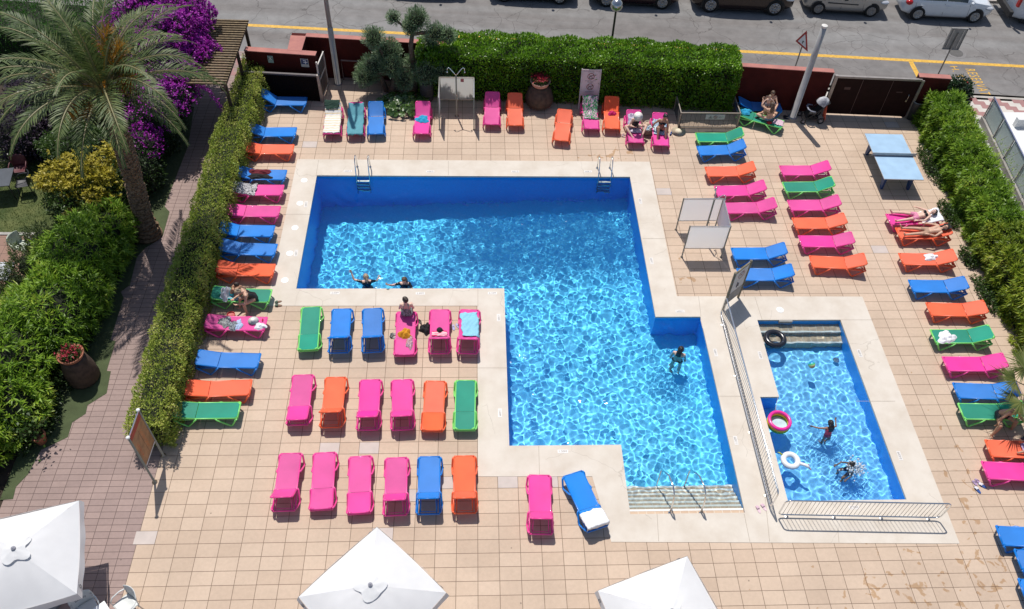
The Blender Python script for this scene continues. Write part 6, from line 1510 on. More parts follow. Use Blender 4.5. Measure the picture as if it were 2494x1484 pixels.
q.grid(tw, 12, 10); t = q.build('towel', ctri('coral_towelling', (.62, .13, .07)), None, True, label='coral orange towel hanging from the stroller handle', cat='towel', loc=(sx_, sy_, 0)); so = t.modifiers.new('thickness', 'SOLIDIFY'); so.thickness = .012

# ---- pool toys
def ztorus(label, name, cat, p, R_, r, m): return MB().torus((0, 0, 0), R_, r, 40, 16).build(name, m, None, True, label=label, cat=cat, loc=p)
p = at(1886, 826, .0)
o = empty('swim_ring', (p.x+.02, p.y, .0), 0, 'big black inflatable ring floating beside the small pool steps', 'swim ring')
MB().torus((0, 0, .0), .285, .098, 44, 16).build('tube', mat('black_vinyl', (.012, .013, .018), .22, spec=.7), o, True)
MB().tube([(.2, -.2, .06), (.19, -.19, .11)], .012, 8).build('valve', CHROME, o)
p = at(1898, 1027, .05)
o = empty('paddling_ring', (p.x, p.y, -.12), 0, 'small pink, yellow and green inflatable paddling tub floating in the small pool', 'inflatable pool')
for z, c, n in ((.05, (.10, .45, .03), 'green'), (.135, (.85, .50, .01), 'yellow'), (.225, (.80, .03, .30), 'pink')): MB().torus((0, 0, z), .31, .052, 40, 14).build('ring', mat(n+'_vinyl', c, .25), o, True)
MB().lathe([(.30, .05), (.0, .045)], seg=32).build('floor', mat('pale_blue_vinyl', (.45, .62, .68), .3), o)
p = at(1925.5, 1122, .0)
o = empty('swan_ring', (p.x, p.y, .0), 0, 'white inflatable ring with a small swan head floating in the small pool', 'swim ring')
WV = mat('white_vinyl', (.76, .78, .80), .25, var=.03); MB().torus((0, 0, 0), .21, .085, 40, 14).build('tube', WV, o, True)
hd = MB(); hd.tube([(.22, -.12, .04), (.34, -.22, .12), (.42, -.26, .10), (.47, -.29, .05)], [.055, .045, .05, .03], 10); hd = hd.build('head', WV, o, True)
MB().tube([(.46, -.285, .06), (.53, -.33, .02)], [.03, .008], 8).build('beak', mat('orange_vinyl', (.7, .16, .02), .3), hd, True)
MB().tube([(.43, -.23, .12), (.45, -.21, .15)], .014, 6).build('crest', mat('red_vinyl', (.6, .03, .06), .3), hd)
MB().tube([(-.2, .16, .03), (-.3, .24, .06), (-.34, .26, .04)], [.03, .02, .008], 8).build('tail', mat('green_yellow_vinyl', (.35, .42, .03), .3), o, True)
m, nt, b = new_mat('rainbow_ball'); co = ocoord(nt); sp = N(nt, 'SeparateXYZ'); mp = N(nt, 'Mapping'); mp.inputs['Rotation'].default_value = (R(52), R(14), 0); nt.links.new(co, mp.inputs['Vector']); nt.links.new(mp.outputs[0], sp.inputs[0])
mr = N(nt, 'MapRange'); mr.inputs['From Min'].default_value = -.115; mr.inputs['From Max'].default_value = .115; nt.links.new(sp.outputs['Z'], mr.inputs['Value']); rp = N(nt, 'ValToRGB'); e = rp.color_ramp.elements
for _ in range(4): e.new(.5)
for i, (pos, c) in enumerate(((.0, (.6, .03, .08)), (.25, (.7, .35, .03)), (.42, (.65, .62, .35)), (.58, (.12, .55, .12)), (.78, (.02, .4, .5)), (1, (.02, .15, .6)))): e[i].position = pos; e[i].color = (*c, 1)
nt.links.new(mr.outputs[0], rp.inputs[0]); nt.links.new(rp.outputs[0], b.inputs['Base Color']); b.inputs['Roughness'].default_value = .3
p = at(1977, 889, .03); MB().ball((0, 0, 0), .115, 20, 14).build('ball', m, None, True, label='small rainbow striped ball floating in the small pool', cat='ball', loc=p)

# ---- shoes, hats and small things
def shoe_pair(label, cat, px, py, rz, sole, strap, gap=.11, skew=.3, size=.25, closed=False):
    p = at(px, py)
    for i, s in enumerate((-1, 1)):
        o = empty('sandal', (p.x+s*gap*math.cos(rz)-.0, p.y+s*gap*math.sin(rz), .0), rz+s*skew, label, cat, label)
        q = MB(); pts = [(.045*math.sin(t)*(1.0 if math.cos(t) < 0 else 1.1), size/2*math.cos(t)) for t in np.linspace(0, 2*math.pi, 16, endpoint=False)]; q.prism(pts, .004, .024); q.build('sole', sole, o)
        q = MB()
        if closed: q.beam((0, .05, .045), (0, .105, .03), .085, .012, (0, 0, 1)); q.beam((0, .01, .05), (0, .06, .05), .09, .014)
        else: q.tube([(-.045, -.02, .024), (-.02, .03, .05), (0, .075, .026)], .008, 6); q.tube([(.045, -.02, .024), (.02, .03, .05), (0, .075, .026)], .008, 6)
        q.build('strap', strap, o)
BRN = mat('brown_leather', (.16, .085, .05), .7); GRNS = mat('green_strap', (.03, .07, .04), .7)
shoe_pair('brown sandals with green straps on the coping corner', 'sandal', 678, 741, R(100), BRN, GRNS, .08, .15, closed=True)
shoe_pair('lilac flip flops left of the light blue towel', 'flip flop', 1110, 797, R(20), mat('lilac_foam', (.36, .38, .62), .7), mat('white_strap', (.6, .6, .64), .6), .08, .2)
shoe_pair('grey slippers beside the lounger with the mustard bag', 'slipper', 958, 819, R(80), mat('grey_foam', (.28, .27, .26), .8), BLACKP, .06, .3, closed=True)
shoe_pair('dark sandals right of the sitting woman', 'sandal', 1019, 785, R(10), mat('dark_brown_leather', (.06, .045, .035), .7), BLACKP, .05, .3)
shoe_pair('pale pink slides on the coping left of the guard rail corner', 'slide', 1853, 1239, R(20), mat('pale_pink_foam', (.62, .45, .50), .7), mat('pale_pink_strap', (.55, .38, .45), .7), .09, .1, closed=True)
shoe_pair('blue slides with white straps on the tiles at right', 'slide', 2386, 1189, R(35), mat('royal_blue_foam', (.01, .06, .25), .6), mat('white_strap', (.6, .6, .64), .6), .12, .2, closed=True)
shoe_pair('small patterned sandals beside the blue slides', 'sandal', 2377, 1175, R(30), mat('lilac_print', (.35, .24, .38), .7), mat('lilac_strap', (.5, .4, .55), .7), .06, .1, .19)
shoe_pair('pink and white sandals on the tiles behind the hat woman', 'sandal', 1519, 331, R(75), mat('rose_leather', (.45, .26, .22), .7), mat('white_strap', (.6, .6, .64), .6), .06, .2)
shoe_pair('dark navy shoes at the foot of the pale pole', 'shoe', 1914, 287, R(80), mat('navy_canvas', (.012, .018, .035), .8), BLACKP, .07, .2, closed=True)
def hat(label, p, m, r=.19, rz=0, tilt_=0, band=None):
    o = empty('sun_hat', p, rz, label, 'hat'); o.rotation_euler = (tilt_, 0, rz)
    MB().lathe([(r, .03), (r*.8, .01), (r*.5, .012), (r*.46, .07), (r*.36, .105), (r*.15, .115), (0, .112)], seg=26).build('brim_and_crown', m, o, True)
    if band: MB().lathe([(r*.505, .015), (r*.49, .04)], seg=26).build('band', band, o)
    return o
STRAW = mat('straw', (.70, .62, .46), .85, var=.12, scale=30); WHAT = mat('white_straw', (.80, .77, .72), .85, var=.06, scale=30)
hat('wide straw hat lying on the tiles right of the bikini woman', at(1652, 322), STRAW, .30, .4, band=mat('brown_band', (.25, .18, .11), .8))
hat('small white hat on the pink lounger by the left hedge', lpt('L11', .42, -.1, .0), WHAT, .17, 0, band=mat('pink_band', (.5, .28, .26), .8))
o = empty('cap', lpt('R1e', .98, 0, .01), LG['R1e'].rotation_euler.z+R(60), 'black baseball cap on the pink lounger above striped towel', 'hat')
MB().lathe([(.10, 0), (.098, .05), (.07, .10), (.02, .115), (0, .116)], seg=20).build('crown', BLK, o, True); q = MB(); q.prism([(.06, -.085), (.17, -.05), (.19, 0), (.17, .05), (.06, .085)], .004, .014); q.build('peak', BLK, o)
o = MB().tube([(0, -.04, 0), (0, .04, 0)], .02, 8).build('sunglasses', mat('red_frame', (.5, .01, .02), .3), None, label='red sunglasses case at the foot of the pink lounger', cat='sunglasses', loc=lpt('L11', .13, -.14, .025))
o = MB().lathe([(.12, 0), (.13, .01), (.14, .06), (.13, .06), (.11, .015), (0, .012)], seg=20).build('frisbee', mat('red_plastic', (.45, .012, .015), .4), None, label='red plastic dish behind the pink lounger with the striped top', cat='toy', loc=(at(563, 769).x, at(563, 769).y, .0))
p = at(1633.7, 327); o = empty('water_bottle', p, R(70), 'blue water bottle lying on the tiles beside the straw hat', 'bottle')
q = MB(); q.tube([(-.11, 0, .035), (.06, 0, .035), (.09, 0, .035), (.13, 0, .035)], [.034, .034, .016, .016], 12); q.build('body', mat('blue_bottle', (.02, .06, .22), .2, spec=.6), o, True); MB().tube([(.13, 0, .035), (.155, 0, .035)], .018, 10).build('cap', WHITEP, o)
p = at(1580, 330); o = empty('beach_bag', (p.x, p.y+.12, 0), R(15), 'open straw beach bag with blue towel between the two pink loungers', 'bag')
MB().lathe([(.18, 0), (.24, .12), (.27, .32), (.26, .33), (.23, .2), (0, .18)], seg=22, sx=1.15, sy=.85).build('basket', mat('woven_straw', (.26, .20, .15), .9, var=.3, scale=35, bump=.6), o, True)
for s in (-1, 1): MB().tube([(-.14, s*.2, .3), (-.1, s*.24, .48), (.1, s*.24, .48), (.14, s*.2, .3)], .014, 7).build('handle', STRAW, o, True)
crumple('towel', 'blue and white towel stuffed in the straw beach bag', 'towel', (p.x, p.y+.12, .22), .22, .17, .16, blotch('blue_white_print', []), 6)
q = MB(); q.bx(-.07, -.04, 0, .07, .04, .01); o = q.build('phone', BLACKP, None, label='black phone lying on the green lounger beside the toddler\'s mother', cat='phone', loc=lpt('U1', 1.12, .02, .006), rz=.5)
o = empty('flower_toy', lpt('L10', .86, .08, .01), 0, 'pink and white plastic flower toy on the green lounger', 'toy'); q = MB()
for i in range(6): q.ball((.05*math.cos(i*1.05), .05*math.sin(i*1.05), .015), (.032, .032, .015), 8, 5)
q.build('petals', mat('pink_petal_plastic', (.62, .30, .42), .5), o, True)

# ================================================================ PARKED CARS
TYRE = mat('tyre_rubber', (.012, .012, .012), .85); ALLOY = mat('alloy_wheel', (.42, .42, .42), .35, .8); DGL = mat('dark_car_glass', (.010, .014, .016), .06, spec=.9, var=.02); LGT = mat('headlamp_glass', (.55, .57, .6), .1, .3); RLG = mat('tail_lamp_red', (.42, .01, .012), .2); PLAS = mat('bumper_plastic', (.018, .018, .02), .6)
def car(label, cx, cy, rz, paint, L=4.25, W=1.78, H=1.52, wb=2.72, fo=.82, hood=.98, belt=.95, nose=.62, style='hatch', wr=.33, rim=None, trim=False, side=None, cat='car'):
    """front towards +x; origin on the road at the middle of the car"""
    o = empty('parked_car', (cx, cy, RZ), rz, label, cat)
    xf = L/2; xr = -L/2; hw = W/2
    if style == 'van': top = [(xf, nose, 0), (xf-.35, hood, 0), (xf-.75, hood+.15, 0), (xf-1.35, H-.1, 1), (xf-1.8, H, 1), (0, H+.02, 1), (xr+.4, H, 1), (xr+.12, H-.02, 1), (xr, H-.25, 1)]
    elif style == 'suv': top = [(xf, nose, 0), (xf-.12, hood-.10, 0), (xf-.9, hood+.06, 0), (xf-1.15, hood+.10, 0), (xf-1.85, H-.06, 1), (xf-2.3, H, 1), (-.5, H, 1), (xr+.7, H-.08, 1), (xr+.22, H-.42, 1), (xr, belt-.02, 0)]
    else: top = [(xf, nose, 0), (xf-.15, hood-.16, 0), (xf-.75, hood-.02, 0), (xf-1.05, hood+.03, 0), (xf-1.85, H-.05, 1), (xf-2.3, H, 1), (-.4, H-.01, 1), (xr+.75, H-.09, 1), (xr+.28, H-.38, 1), (xr, belt-.06, 0)]
    top = sorted(top); X = [t[0] for t in top]; Zt = [t[1] for t in top]
    def ztop(x): return float(np.interp(x, X, Zt))
    xs = np.unique(np.concatenate([np.linspace(xr, xf, 34), np.array(X)]))
    body = MB(); rings = []
    zb = .22
    for x in xs:
        t = (x-xr)/L; pl = hw*(1-.30*abs(2*t-1)**5-.02*abs(2*t-1)); zt = ztop(x); zbb = zb+.10*abs(2*t-1)**6
        bz = min(belt, zt-.02); cab = max(0.0, zt-bz); ti = min(.20, cab*.40)
        pts = [(pl*.92, zbb), (pl*.985, zbb+.12), (pl, zbb+.32), (pl*.995, (zbb+.32+bz)/2+.06), (pl*.955, bz)]
        pts += [(pl*.955-ti*.15, bz+cab*.12), (pl*.955-ti*.72, bz+cab*.70), (pl*.955-ti, bz+cab*.86), (pl*.72-ti*.5, zt-.015), (pl*.3, zt)]
        ring = [(x, -y, z) for y, z in pts]+[(x, y, z) for y, z in reversed(pts)]
        rings.append(ring)
    nr = len(rings[0]); vs = [p for r in rings for p in r]; fs = []
    for i in range(len(rings)-1):
        for k_ in range(nr): fs.append((i*nr+k_, (i+1)*nr+k_, (i+1)*nr+(k_+1) % nr, i*nr+(k_+1) % nr))
    fs += [tuple(range(nr)), tuple((len(rings)-1)*nr+k_ for k_ in range(nr-1, -1, -1))]
    body.add(vs, fs); body.build('body', paint, o, True)
    # side windows, windscreen, rear window set just proud of the body
    def wpt(x, s, f, up=.006):
        t = (x-xr)/L; pl = hw*(1-.30*abs(2*t-1)**5-.02*abs(2*t-1)); zt = ztop(x); bz = min(belt, zt-.02); cab = zt-bz; ti = min(.20, cab*.40)
        return (x, s*(pl*.955-ti*(.15+.57*(f-.12)/.58)+up+.004), bz+cab*f)
    xa = xf-1.42 if style != 'van' else xf-1.05; xz = xr+.48 if style != 'van' else xf-1.95
    cuts = [xa, (xa+xz)/2+.18, xz] if style != 'van' else [xa, xz]
    for s in (-1, 1):
        for a, b_ in zip(cuts[:-1], cuts[1:]):
            q = MB(); n_ = 6; f1 = []
            for i in range(n_+1):
                x = a-.03-(a-b_-.06)*i/n_; f1 += [wpt(x, s, .14), wpt(x, s, .72)]
            q.add(f1, [(2*i, 2*i+1, 2*i+3, 2*i+2) for i in range(n_)]); q.build('side_window', DGL, o)
    def slab(x0, x1, name):
        q = MB(); n_ = 4; f1 = []
        for i in range(n_+1):
            x = x0+(x1-x0)*i/n_; w_ = hw*.66; f1 += [(x, -w_, ztop(x)+.004), (x, w_, ztop(x)+.004)]
        q.add(f1, [(2*i, 2*i+1, 2*i+3, 2*i+2) for i in range(n_)]); q.build(name, DGL, o)
    slab(xf-1.12 if style != 'van' else xf-.8, xf-1.78 if style != 'van' else xf-1.3, 'windscreen')
    slab(xr+.24, xr+.66, 'rear_window') if style != 'van' else None
    ax_ = (xf-fo, xf-fo-wb)
    for x in ax_:
        for s in (-1, 1):
            t = (x-xr)/L; y = s*(hw*(1-.30*abs(2*t-1)**5-.02*abs(2*t-1)))
            a_ = MB(); 
            arc = [(x+(wr+.075)*math.cos(u), y+s*.006, wr+(wr+.075)*math.sin(u)) for u in np.linspace(-.25, math.pi+.25, 18)]
            a_.add([(x, y+s*.006, wr-.1)]+arc, [(0, i, i+1) for i in range(1, 18)]); a_.build('wheel_arch', PLAS, o)
            w_ = MB(); w_.lathe([(.06, -.1), (wr*.9, -.1), (wr, -.07), (wr, .07), (wr*.93, .10), (wr*.70, .10), (wr*.68, .085)], seg=28)
            M_ = Matrix.Translation((x, y-s*.045, wr)) @ Matrix.Rotation(-s*R(90), 4, 'X'); w_.v = [tuple(M_ @ Vector(p)) for p in w_.v]; w_ = w_.build('wheel', TYRE, o, True)
            r_ = MB(); r_.lathe([(wr*.68, .085), (wr*.66, .105), (wr*.60, .108), (wr*.57, .09), (wr*.2, .088), (wr*.17, .105), (0, .107)], seg=28)
            for i in range(9):
                a = 2*math.pi*i/9; d_ = Vector((math.cos(a), math.sin(a), 0)); r_.beam(d_*wr*.15+Vector((0, 0, .102)), d_*wr*.60+Vector((0, 0, .102)), wr*.15, .014, (0, 0, 1))
            r_.v = [tuple(M_ @ Vector(p)) for p in r_.v]; r_.build('rim', rim or ALLOY, w_, True)
    hl = [(xf-.02, nose+.08), (xf-.42, min(hood, belt)-.14)]
    for s in (-1, 1):
        q = MB(); q.ball((xf-.26, s*(hw*.80), nose+.10), (.24, .17, .085), 12, 8); q.build('headlight', LGT, o, True)
        if style == 'van':
            q = MB(); q.bx(xr-.012, s*hw*.93-.09, .95, xr+.10, s*hw*.93+.09 if s < 0 else s*hw*.93+.06, 1.75); q.build('tail_light', RLG, o)
        else: q = MB(); q.ball((xr+.17, s*(hw*.79), belt-.10), (.17, .16, .13), 12, 8); q.build('tail_light', RLG, o, True)
        q = MB(); q.ball((xf-1.28 if style != 'van' else xf-.95, s*(hw+.09), belt+.10), (.075, .10, .075), 10, 8); q.build('wing_mirror', paint if not trim else PLAS, o, True)
        for x in ((xa+xz)/2+.32, xz+.30) if style != 'van' else (xa-.75,):
            q = MB(); q.beam((x-.09, s*(hw*.985+.012), belt-.14), (x+.09, s*(hw*.985+.012), belt-.13), .03, .035); q.build('door_handle', side or paint, o)
        sm = MB()
        for x in (xa+.18, (xa+xz)/2+.18, xz+.02) if style != 'van' else (xa+.1, xa-.95):
            sm.beam((x, s*(hw*.999+.0015), .36), (x-.05, s*(hw*.97+.004), belt-.03), .004, .012, (1, 0, 0))
        sm.build('door_seam', PLAS, o)
        if side: MB().beam((xa-.1, s*(hw+.006), .62), (xz+.55, s*(hw+.006), .66), .012, .045).build('side_strip', PLAS, o)
    q = MB(); q.bx(-L/2+.55, -hw*.9, .16, L/2-.55, hw*.9, .24); q.build('underbody', PLAS, o)
    if style == 'van':
        q = MB(); q.bx(xr-.16, -hw*.96, .38, xr+.02, hw*.96, .66); q.build('rear_bumper', PLAS, o)
        q = MB(); q.bx(xr-.012, -.012, .7, xr-.0, .012, H-.2); q.build('door_gap', PLAS, o)
    q = MB(); q.bx(xf-.03, -.26, .42, xf+.012, .26, .53); q.build('number_plate', WHITEP, o)
    return o
CA = math.atan(-.062)
def paint(n, c, met=.3, r=.3): return mat(n, c, r, met, var=.03, coat=.5)
def cy_(x, y): return y
def place(near_r, near_f, W): 
    m_ = ((near_r[0]+near_f[0])/2, (near_r[1]+near_f[1])/2); a = math.atan2(near_f[1]-near_r[1], near_f[0]-near_r[0]); return a, m_
def car_at(xr_, yr_, wb, label, pt, **k):
    fo = k.get('fo', .82); L = k.get('L', 4.25); W = k.get('W', 1.78)
    c, s = math.cos(CA), math.sin(CA)
    # rear near wheel foot at (xr_, yr_): car centre
    lx = -(L/2-fo-wb); ly = W/2-.03
    return car(label, xr_+lx*c-ly*s, yr_+lx*s+ly*c, CA, pt, wb=wb, **k)
car_at(21.62, 36.58, 2.78, 'white hatchback with red tail lamp parked at the far kerb, upper right', paint('white_car_paint', (.62, .66, .70), .0), L=4.35, W=1.80, H=1.60, fo=.84, wr=.335)
car_at(16.80, 36.98, 2.58, 'silver beige compact car with dark side strip between brown and white cars', paint('champagne_car_paint', (.40, .385, .36), .4), L=4.05, W=1.74, H=1.62, fo=.80, wr=.32, side=PLAS, rim=mat('wheel_cover', (.33, .31, .29), .4, .5))
car_at(11.46, 37.02, 3.12, 'dark brown off roader parked left of the silver compact', paint('dark_brown_car_paint', (.040, .024, .020), .4), L=4.9, W=1.95, H=1.75, fo=.92, wr=.40, style='suv', hood=1.05, belt=1.05, nose=.7)
car_at(6.42, 37.42, 2.72, 'very dark red car with silver wheels left of the brown off roader', paint('dark_red_car_paint', (.032, .010, .012), .4), L=4.4, W=1.82, H=1.6, wr=.36, style='suv')
car_at(1.45, 37.75, 2.70, 'black parked car showing only its lower side at the top edge', paint('black_car_paint', (.014, .014, .016), .3), L=4.3, wr=.34)
car_at(-3.9, 38.1, 2.60, 'dark blue grey parked car of which mostly the shadow shows', paint('dark_blue_car_paint', (.018, .022, .035), .3), L=4.1, wr=.33)
car('white panel van with red tail lamp at the top right corner', 29.0, 37.10, CA, paint('white_van_paint', (.64, .66, .69), .0), L=5.6, W=2.05, H=2.4, wb=3.4, fo=.95, hood=1.25, belt=1.35, nose=.75, style='van', wr=.36, cat='van')
# ================================================================ PEOPLE
def skin(n, c):
    if n in _MC: return _MC[n]
    m = mat(n, c, .5, var=.10, scale=9, spec=.4); _MC[n] = m
    b = m.node_tree.nodes['Principled BSDF']; b.inputs['Subsurface Weight'].default_value = .08; b.inputs['Subsurface Radius'].default_value = (.02, .008, .004)
    return m
def capsule(mb, a, b, ra, rb, seg=12, flat=None):
    a, b = Vector(a), Vector(b); d = b-a; L = d.length
    d = d/L if L > 1e-6 else Vector((0, 0, 1))
    pts = []; rs = []
    for t in (90, 60, 30): pts.append(a-d*ra*math.sin(R(t))); rs.append(max(1e-3, ra*math.cos(R(t))))
    pts.append(a); rs.append(ra); pts.append(b); rs.append(rb)
    for t in (30, 60, 90): pts.append(b+d*rb*math.sin(R(t))); rs.append(max(1e-3, rb*math.cos(R(t))))
    mb.tube(pts, rs, seg)
VOX = .0095
def person(label, loc, frame, S=1.0, torso=(0, 0, 1), head=(0, 0, 1), face=(1, 0, 0), legs=None, arms=None, tone='skin_light', tc=(.50, .29, .20), hair=None, clothes=(), male=False, build=1.0, kid=False, curl=.5, wet=False):
    """frame: heading angle in radians, or (forward, left, up) vectors. Directions are (forward, left, up); loc is the pelvis centre."""
    if isinstance(frame, (int, float)): F_ = Vector((math.cos(frame), math.sin(frame), 0)); U_ = Vector((0, 0, 1)); L_ = U_.cross(F_)
    else: F_, L_, U_ = frame
    def dv(q): v = F_*q[0]+L_*q[1]+U_*q[2]; return v.normalized()
    O = Vector((0, 0, 0)); B = build; mb = MB(); T = dv(torso); right = -L_
    lat = (L_-T*L_.dot(T)).normalized(); fr = lat.cross(T).normalized()
    hw = (.092 if male else .098)*S; sw = (.185 if male else .162)*S*(.92 if kid else 1)
    neck = O+T*.50*S; segs = []
    hips = [O+lat*hw*s for s in (1, -1)]; shs = [O+T*.445*S+lat*sw*s for s in (1, -1)]
    capsule(mb, hips[0]*.75, hips[1]*.75, .098*S*B, .098*S*B)
    for s in (1, -1):
        capsule(mb, lat*.055*S*s, T*.22*S+lat*.048*S*s, .098*S*B, (.088 if male else .078)*S*B); capsule(mb, T*.22*S+lat*.048*S*s, T*.40*S+lat*.085*S*s, (.088 if male else .078)*S*B, .092*S*B)
        if not male and not kid: mb.ball(T*.335*S+lat*.07*S*s+fr*.075*S, .058*S, 10, 8)
    capsule(mb, shs[0], shs[1], .052*S, .052*S); capsule(mb, T*.40*S, neck+T*.03*S, .075*S, .05*S)
    segs.append(('torso', O, neck))
    hd = dv(head); fd = dv(face); fd = (fd-hd*fd.dot(hd)).normalized(); el = hd.cross(fd).normalized()
    HS = S*(1.28 if kid else 1.0); hc = neck+hd*(.055*S+.105*HS)
    capsule(mb, neck, hc-hd*.04*HS, .05*S, .05*S)
    M_ = Matrix((fd, el, hd)).transposed()
    mb.ball(hc+hd*.012*HS-fd*.008*HS, (.098*HS, .078*HS, .100*HS), 14, 10, M_); mb.ball(hc-hd*.055*HS+fd*.025*HS, (.062*HS, .055*HS, .062*HS), 12, 8, M_)
    capsule(mb, hc+fd*.088*HS-hd*.002*HS, hc+fd*.104*HS-hd*.026*HS, .010*HS, .014*HS, 8)
    for s in (1, -1): mb.ball(hc+el*.078*HS*s-hd*.008*HS-fd*.005*HS, (.018*HS, .010*HS, .030*HS), 8, 6, M_)
    segs.append(('head', hc-hd*.06*HS, hc+hd*.05*HS))
    def hand(w_, d, up):
        d = d.normalized(); sd = d.cross(up); sd = sd.normalized() if sd.length > .1 else d.orthogonal().normalized(); nn = sd.cross(d)
        h = S
        for k in (-.022, 0, .022): capsule(mb, w_+d*.012*h+sd*k*h, w_+d*.075*h+sd*k*1.15*h, .015*h, .0145*h, 8)
        for k, ln in ((-.033, .062), (-.011, .075), (.011, .080), (.033, .070)):
            a = w_+d*.078*h+sd*k*h; c = curl*R(50); p = a; dd = d
            for j, fl in enumerate((.45, .32, .23)):
                dd = (dd*math.cos(c)-nn*math.sin(c)).normalized(); e_ = p+dd*ln*fl*h; capsule(mb, p, e_, .0098*h, .009*h, 7); p = e_
                nn = sd.cross(dd)
            nn = sd.cross(d)
        a = w_+d*.025*h+sd*.03*h; b_ = a+(d*.6+sd*.75-nn*.3).normalized()*.04*h; capsule(mb, a, b_, .012*h, .010*h, 7); capsule(mb, b_, b_+(d*.9+sd*.3-nn*.4).normalized()*.03*h, .010*h, .009*h, 7)
    for i, (th, sh_, ft) in enumerate(legs):
        th, sh_, ft = dv(th), dv(sh_), dv(ft); h = hips[i]; k = h+th*.425*S; a = k+sh_*.415*S
        capsule(mb, h, k, (.086 if not male else .082)*S*B, .056*S*B); capsule(mb, k, k+sh_*.14*S, .054*S*B, .056*S*B); capsule(mb, k+sh_*.14*S, a, .055*S*B, .036*S)
        capsule(mb, a+sh_*.035*S-ft*.035*S, a+sh_*.045*S+ft*.07*S, .036*S, .034*S); capsule(mb, a+sh_*.05*S+ft*.06*S, a+sh_*.058*S+ft*.15*S, .034*S, .024*S)
        for q in range(5): capsule(mb, a+sh_*.06*S+ft*.15*S+lat*(q-2)*.016*S, a+sh_*.062*S+ft*(.178-.006*q)*S+lat*(q-2)*.017*S, .0105*S, .0095*S, 7)
        segs += [('thigh%d' % i, h, k), ('shin%d' % i, k, a), ('foot%d' % i, a+sh_*.04*S, a+sh_*.05*S+ft*.16*S)]
    for i, (ua, fa) in enumerate(arms):
        ua, fa = dv(ua), dv(fa); s = shs[i]; e_ = s+ua*.285*S; w_ = e_+fa*.245*S
        capsule(mb, s, e_, .047*S*B, .037*S*B); capsule(mb, e_, e_+fa*.08*S, .037*S*B, .038*S*B); capsule(mb, e_+fa*.08*S, w_, .038*S*B, .025*S)
        hand(w_, fa, fr if abs(fa.dot(fr)) < .8 else T)
        segs += [('upper%d' % i, s, e_), ('fore%d' % i, e_, w_)]
    tmp = mobj('body_source', mb.mesh('body_source', []))
    rm = tmp.modifiers.new('r', 'REMESH'); rm.mode = 'VOXEL'; rm.voxel_size = VOX*(1 if S > .75 else .8); sm = tmp.modifiers.new('s', 'SMOOTH'); sm.factor = .5; sm.iterations = 3
    dg = bpy.context.evaluated_depsgraph_get(); me = bpy.data.meshes.new_from_object(tmp.evaluated_get(dg)); sm_ = tmp.data
    bpy.data.objects.remove(tmp); bpy.data.meshes.remove(sm_)
    me.name = 'person'; me.materials.clear(); me.materials.append(skin(tone, tc))
    o = mobj('person', me, None, True, label=label, cat='person', loc=loc)
    o.cycles.is_caustics_receiver = wet
    n = len(me.vertices); V = np.empty(n*3, np.float32); me.vertices.foreach_get('co', V); V = V.reshape(-1, 3).astype(float)
    Nn = np.empty(n*3, np.float32); me.vertices.foreach_get('normal', Nn); Nn = Nn.reshape(-1, 3).astype(float)
    D = []; TT = []
    for nm, a, b_ in segs:
        a = np.array(a); b_ = np.array(b_); ab = b_-a; t = ((V-a)@ab)/ab.dot(ab); tc_ = np.clip(t, 0, 1); d = np.linalg.norm(V-a-tc_[:, None]*ab, axis=1)
        r_ = {'t': .135, 'h': .09, 's': .045, 'f': .035, 'u': .04}[nm[0] if nm[:2] != 'th' else 'h']
        if nm[:2] == 'th': r_ = .07
        D.append(d-r_*S); TT.append(t)
    D = np.array(D); near = D.argmin(0); names = [q[0] for q in segs]; par = np.array(TT)[near, np.arange(n)]
    kind = np.array([nm.rstrip('01') for nm in names])[near]
    tpar = np.array(TT)[0]; latp = V@np.array(lat); frp = V@np.array(fr)
    polys = np.array([p.vertices[:] if len(p.vertices) == 4 else list(p.vertices)+[p.vertices[-1]] for p in me.polygons])
    def shell(name, sel, off, m, noise=0.0, par_=None):
        fsel = sel[polys].all(1)
        if not fsel.any(): return None
        F2 = polys[fsel]; used = np.unique(F2); rem = np.full(n, -1); rem[used] = np.arange(len(used))
        P = V[used]+Nn[used]*(off+(noise*wob(V[used], 1, 60, 3)[:, None] if noise else 0))
        me2 = bpy.data.meshes.new(name); me2.from_pydata(P.tolist(), [], [tuple(dict.fromkeys(rem[q].tolist())) for q in F2]); me2.materials.append(m)
        g_ = mobj(name, me2, par_ or o, True); so = g_.modifiers.new('thickness', 'SOLIDIFY'); so.thickness = .006; so.offset = -1
        g_.cycles.is_caustics_receiver = wet
        return g_
    tor = kind == 'torso'; thi = kind == 'thigh'; upp = kind == 'upper'; shi = kind == 'shin'
    for name, m in clothes:
        if name == 'bikini_top': sel = tor & (tpar > .60) & (tpar < .80) & ((frp > .0) | (tpar < .68))
        elif name == 'bikini_bottom': sel = (tor & (tpar < .10)) | (thi & (par < .13))
        elif name == 'swimsuit': sel = (tor & (tpar < .80)) | (thi & (par < .08)) | (tor & (tpar < .95) & (np.abs(np.abs(latp)-.09*S) < .012))
        elif name in ('shorts', 'swim_trunks'): sel = (tor & (tpar < .14)) | (thi & (par < .48))
        elif name in ('t_shirt',): sel = (tor & (tpar < .93)) | (upp & (par < .6))
        elif name == 'dress': sel = (tor & (tpar < .60)) | (thi & (par < .55)) | (tor & (tpar < .92) & (np.abs(np.abs(latp)-.085*S) < .010))
        elif name == 'jeans': sel = (tor & (tpar < .12)) | thi | (shi & (par < .97))
        else: sel = tor
        shell(name, sel, .010 if name in ('shorts', 'dress', 't_shirt', 'swim_trunks') else .006, m, .004 if name in ('shorts', 'dress', 't_shirt') else 0)
    hm, style = hair
    rel = V-np.array(hc); up_ = rel@np.array(hd)/HS; fw_ = rel@np.array(fd)/HS
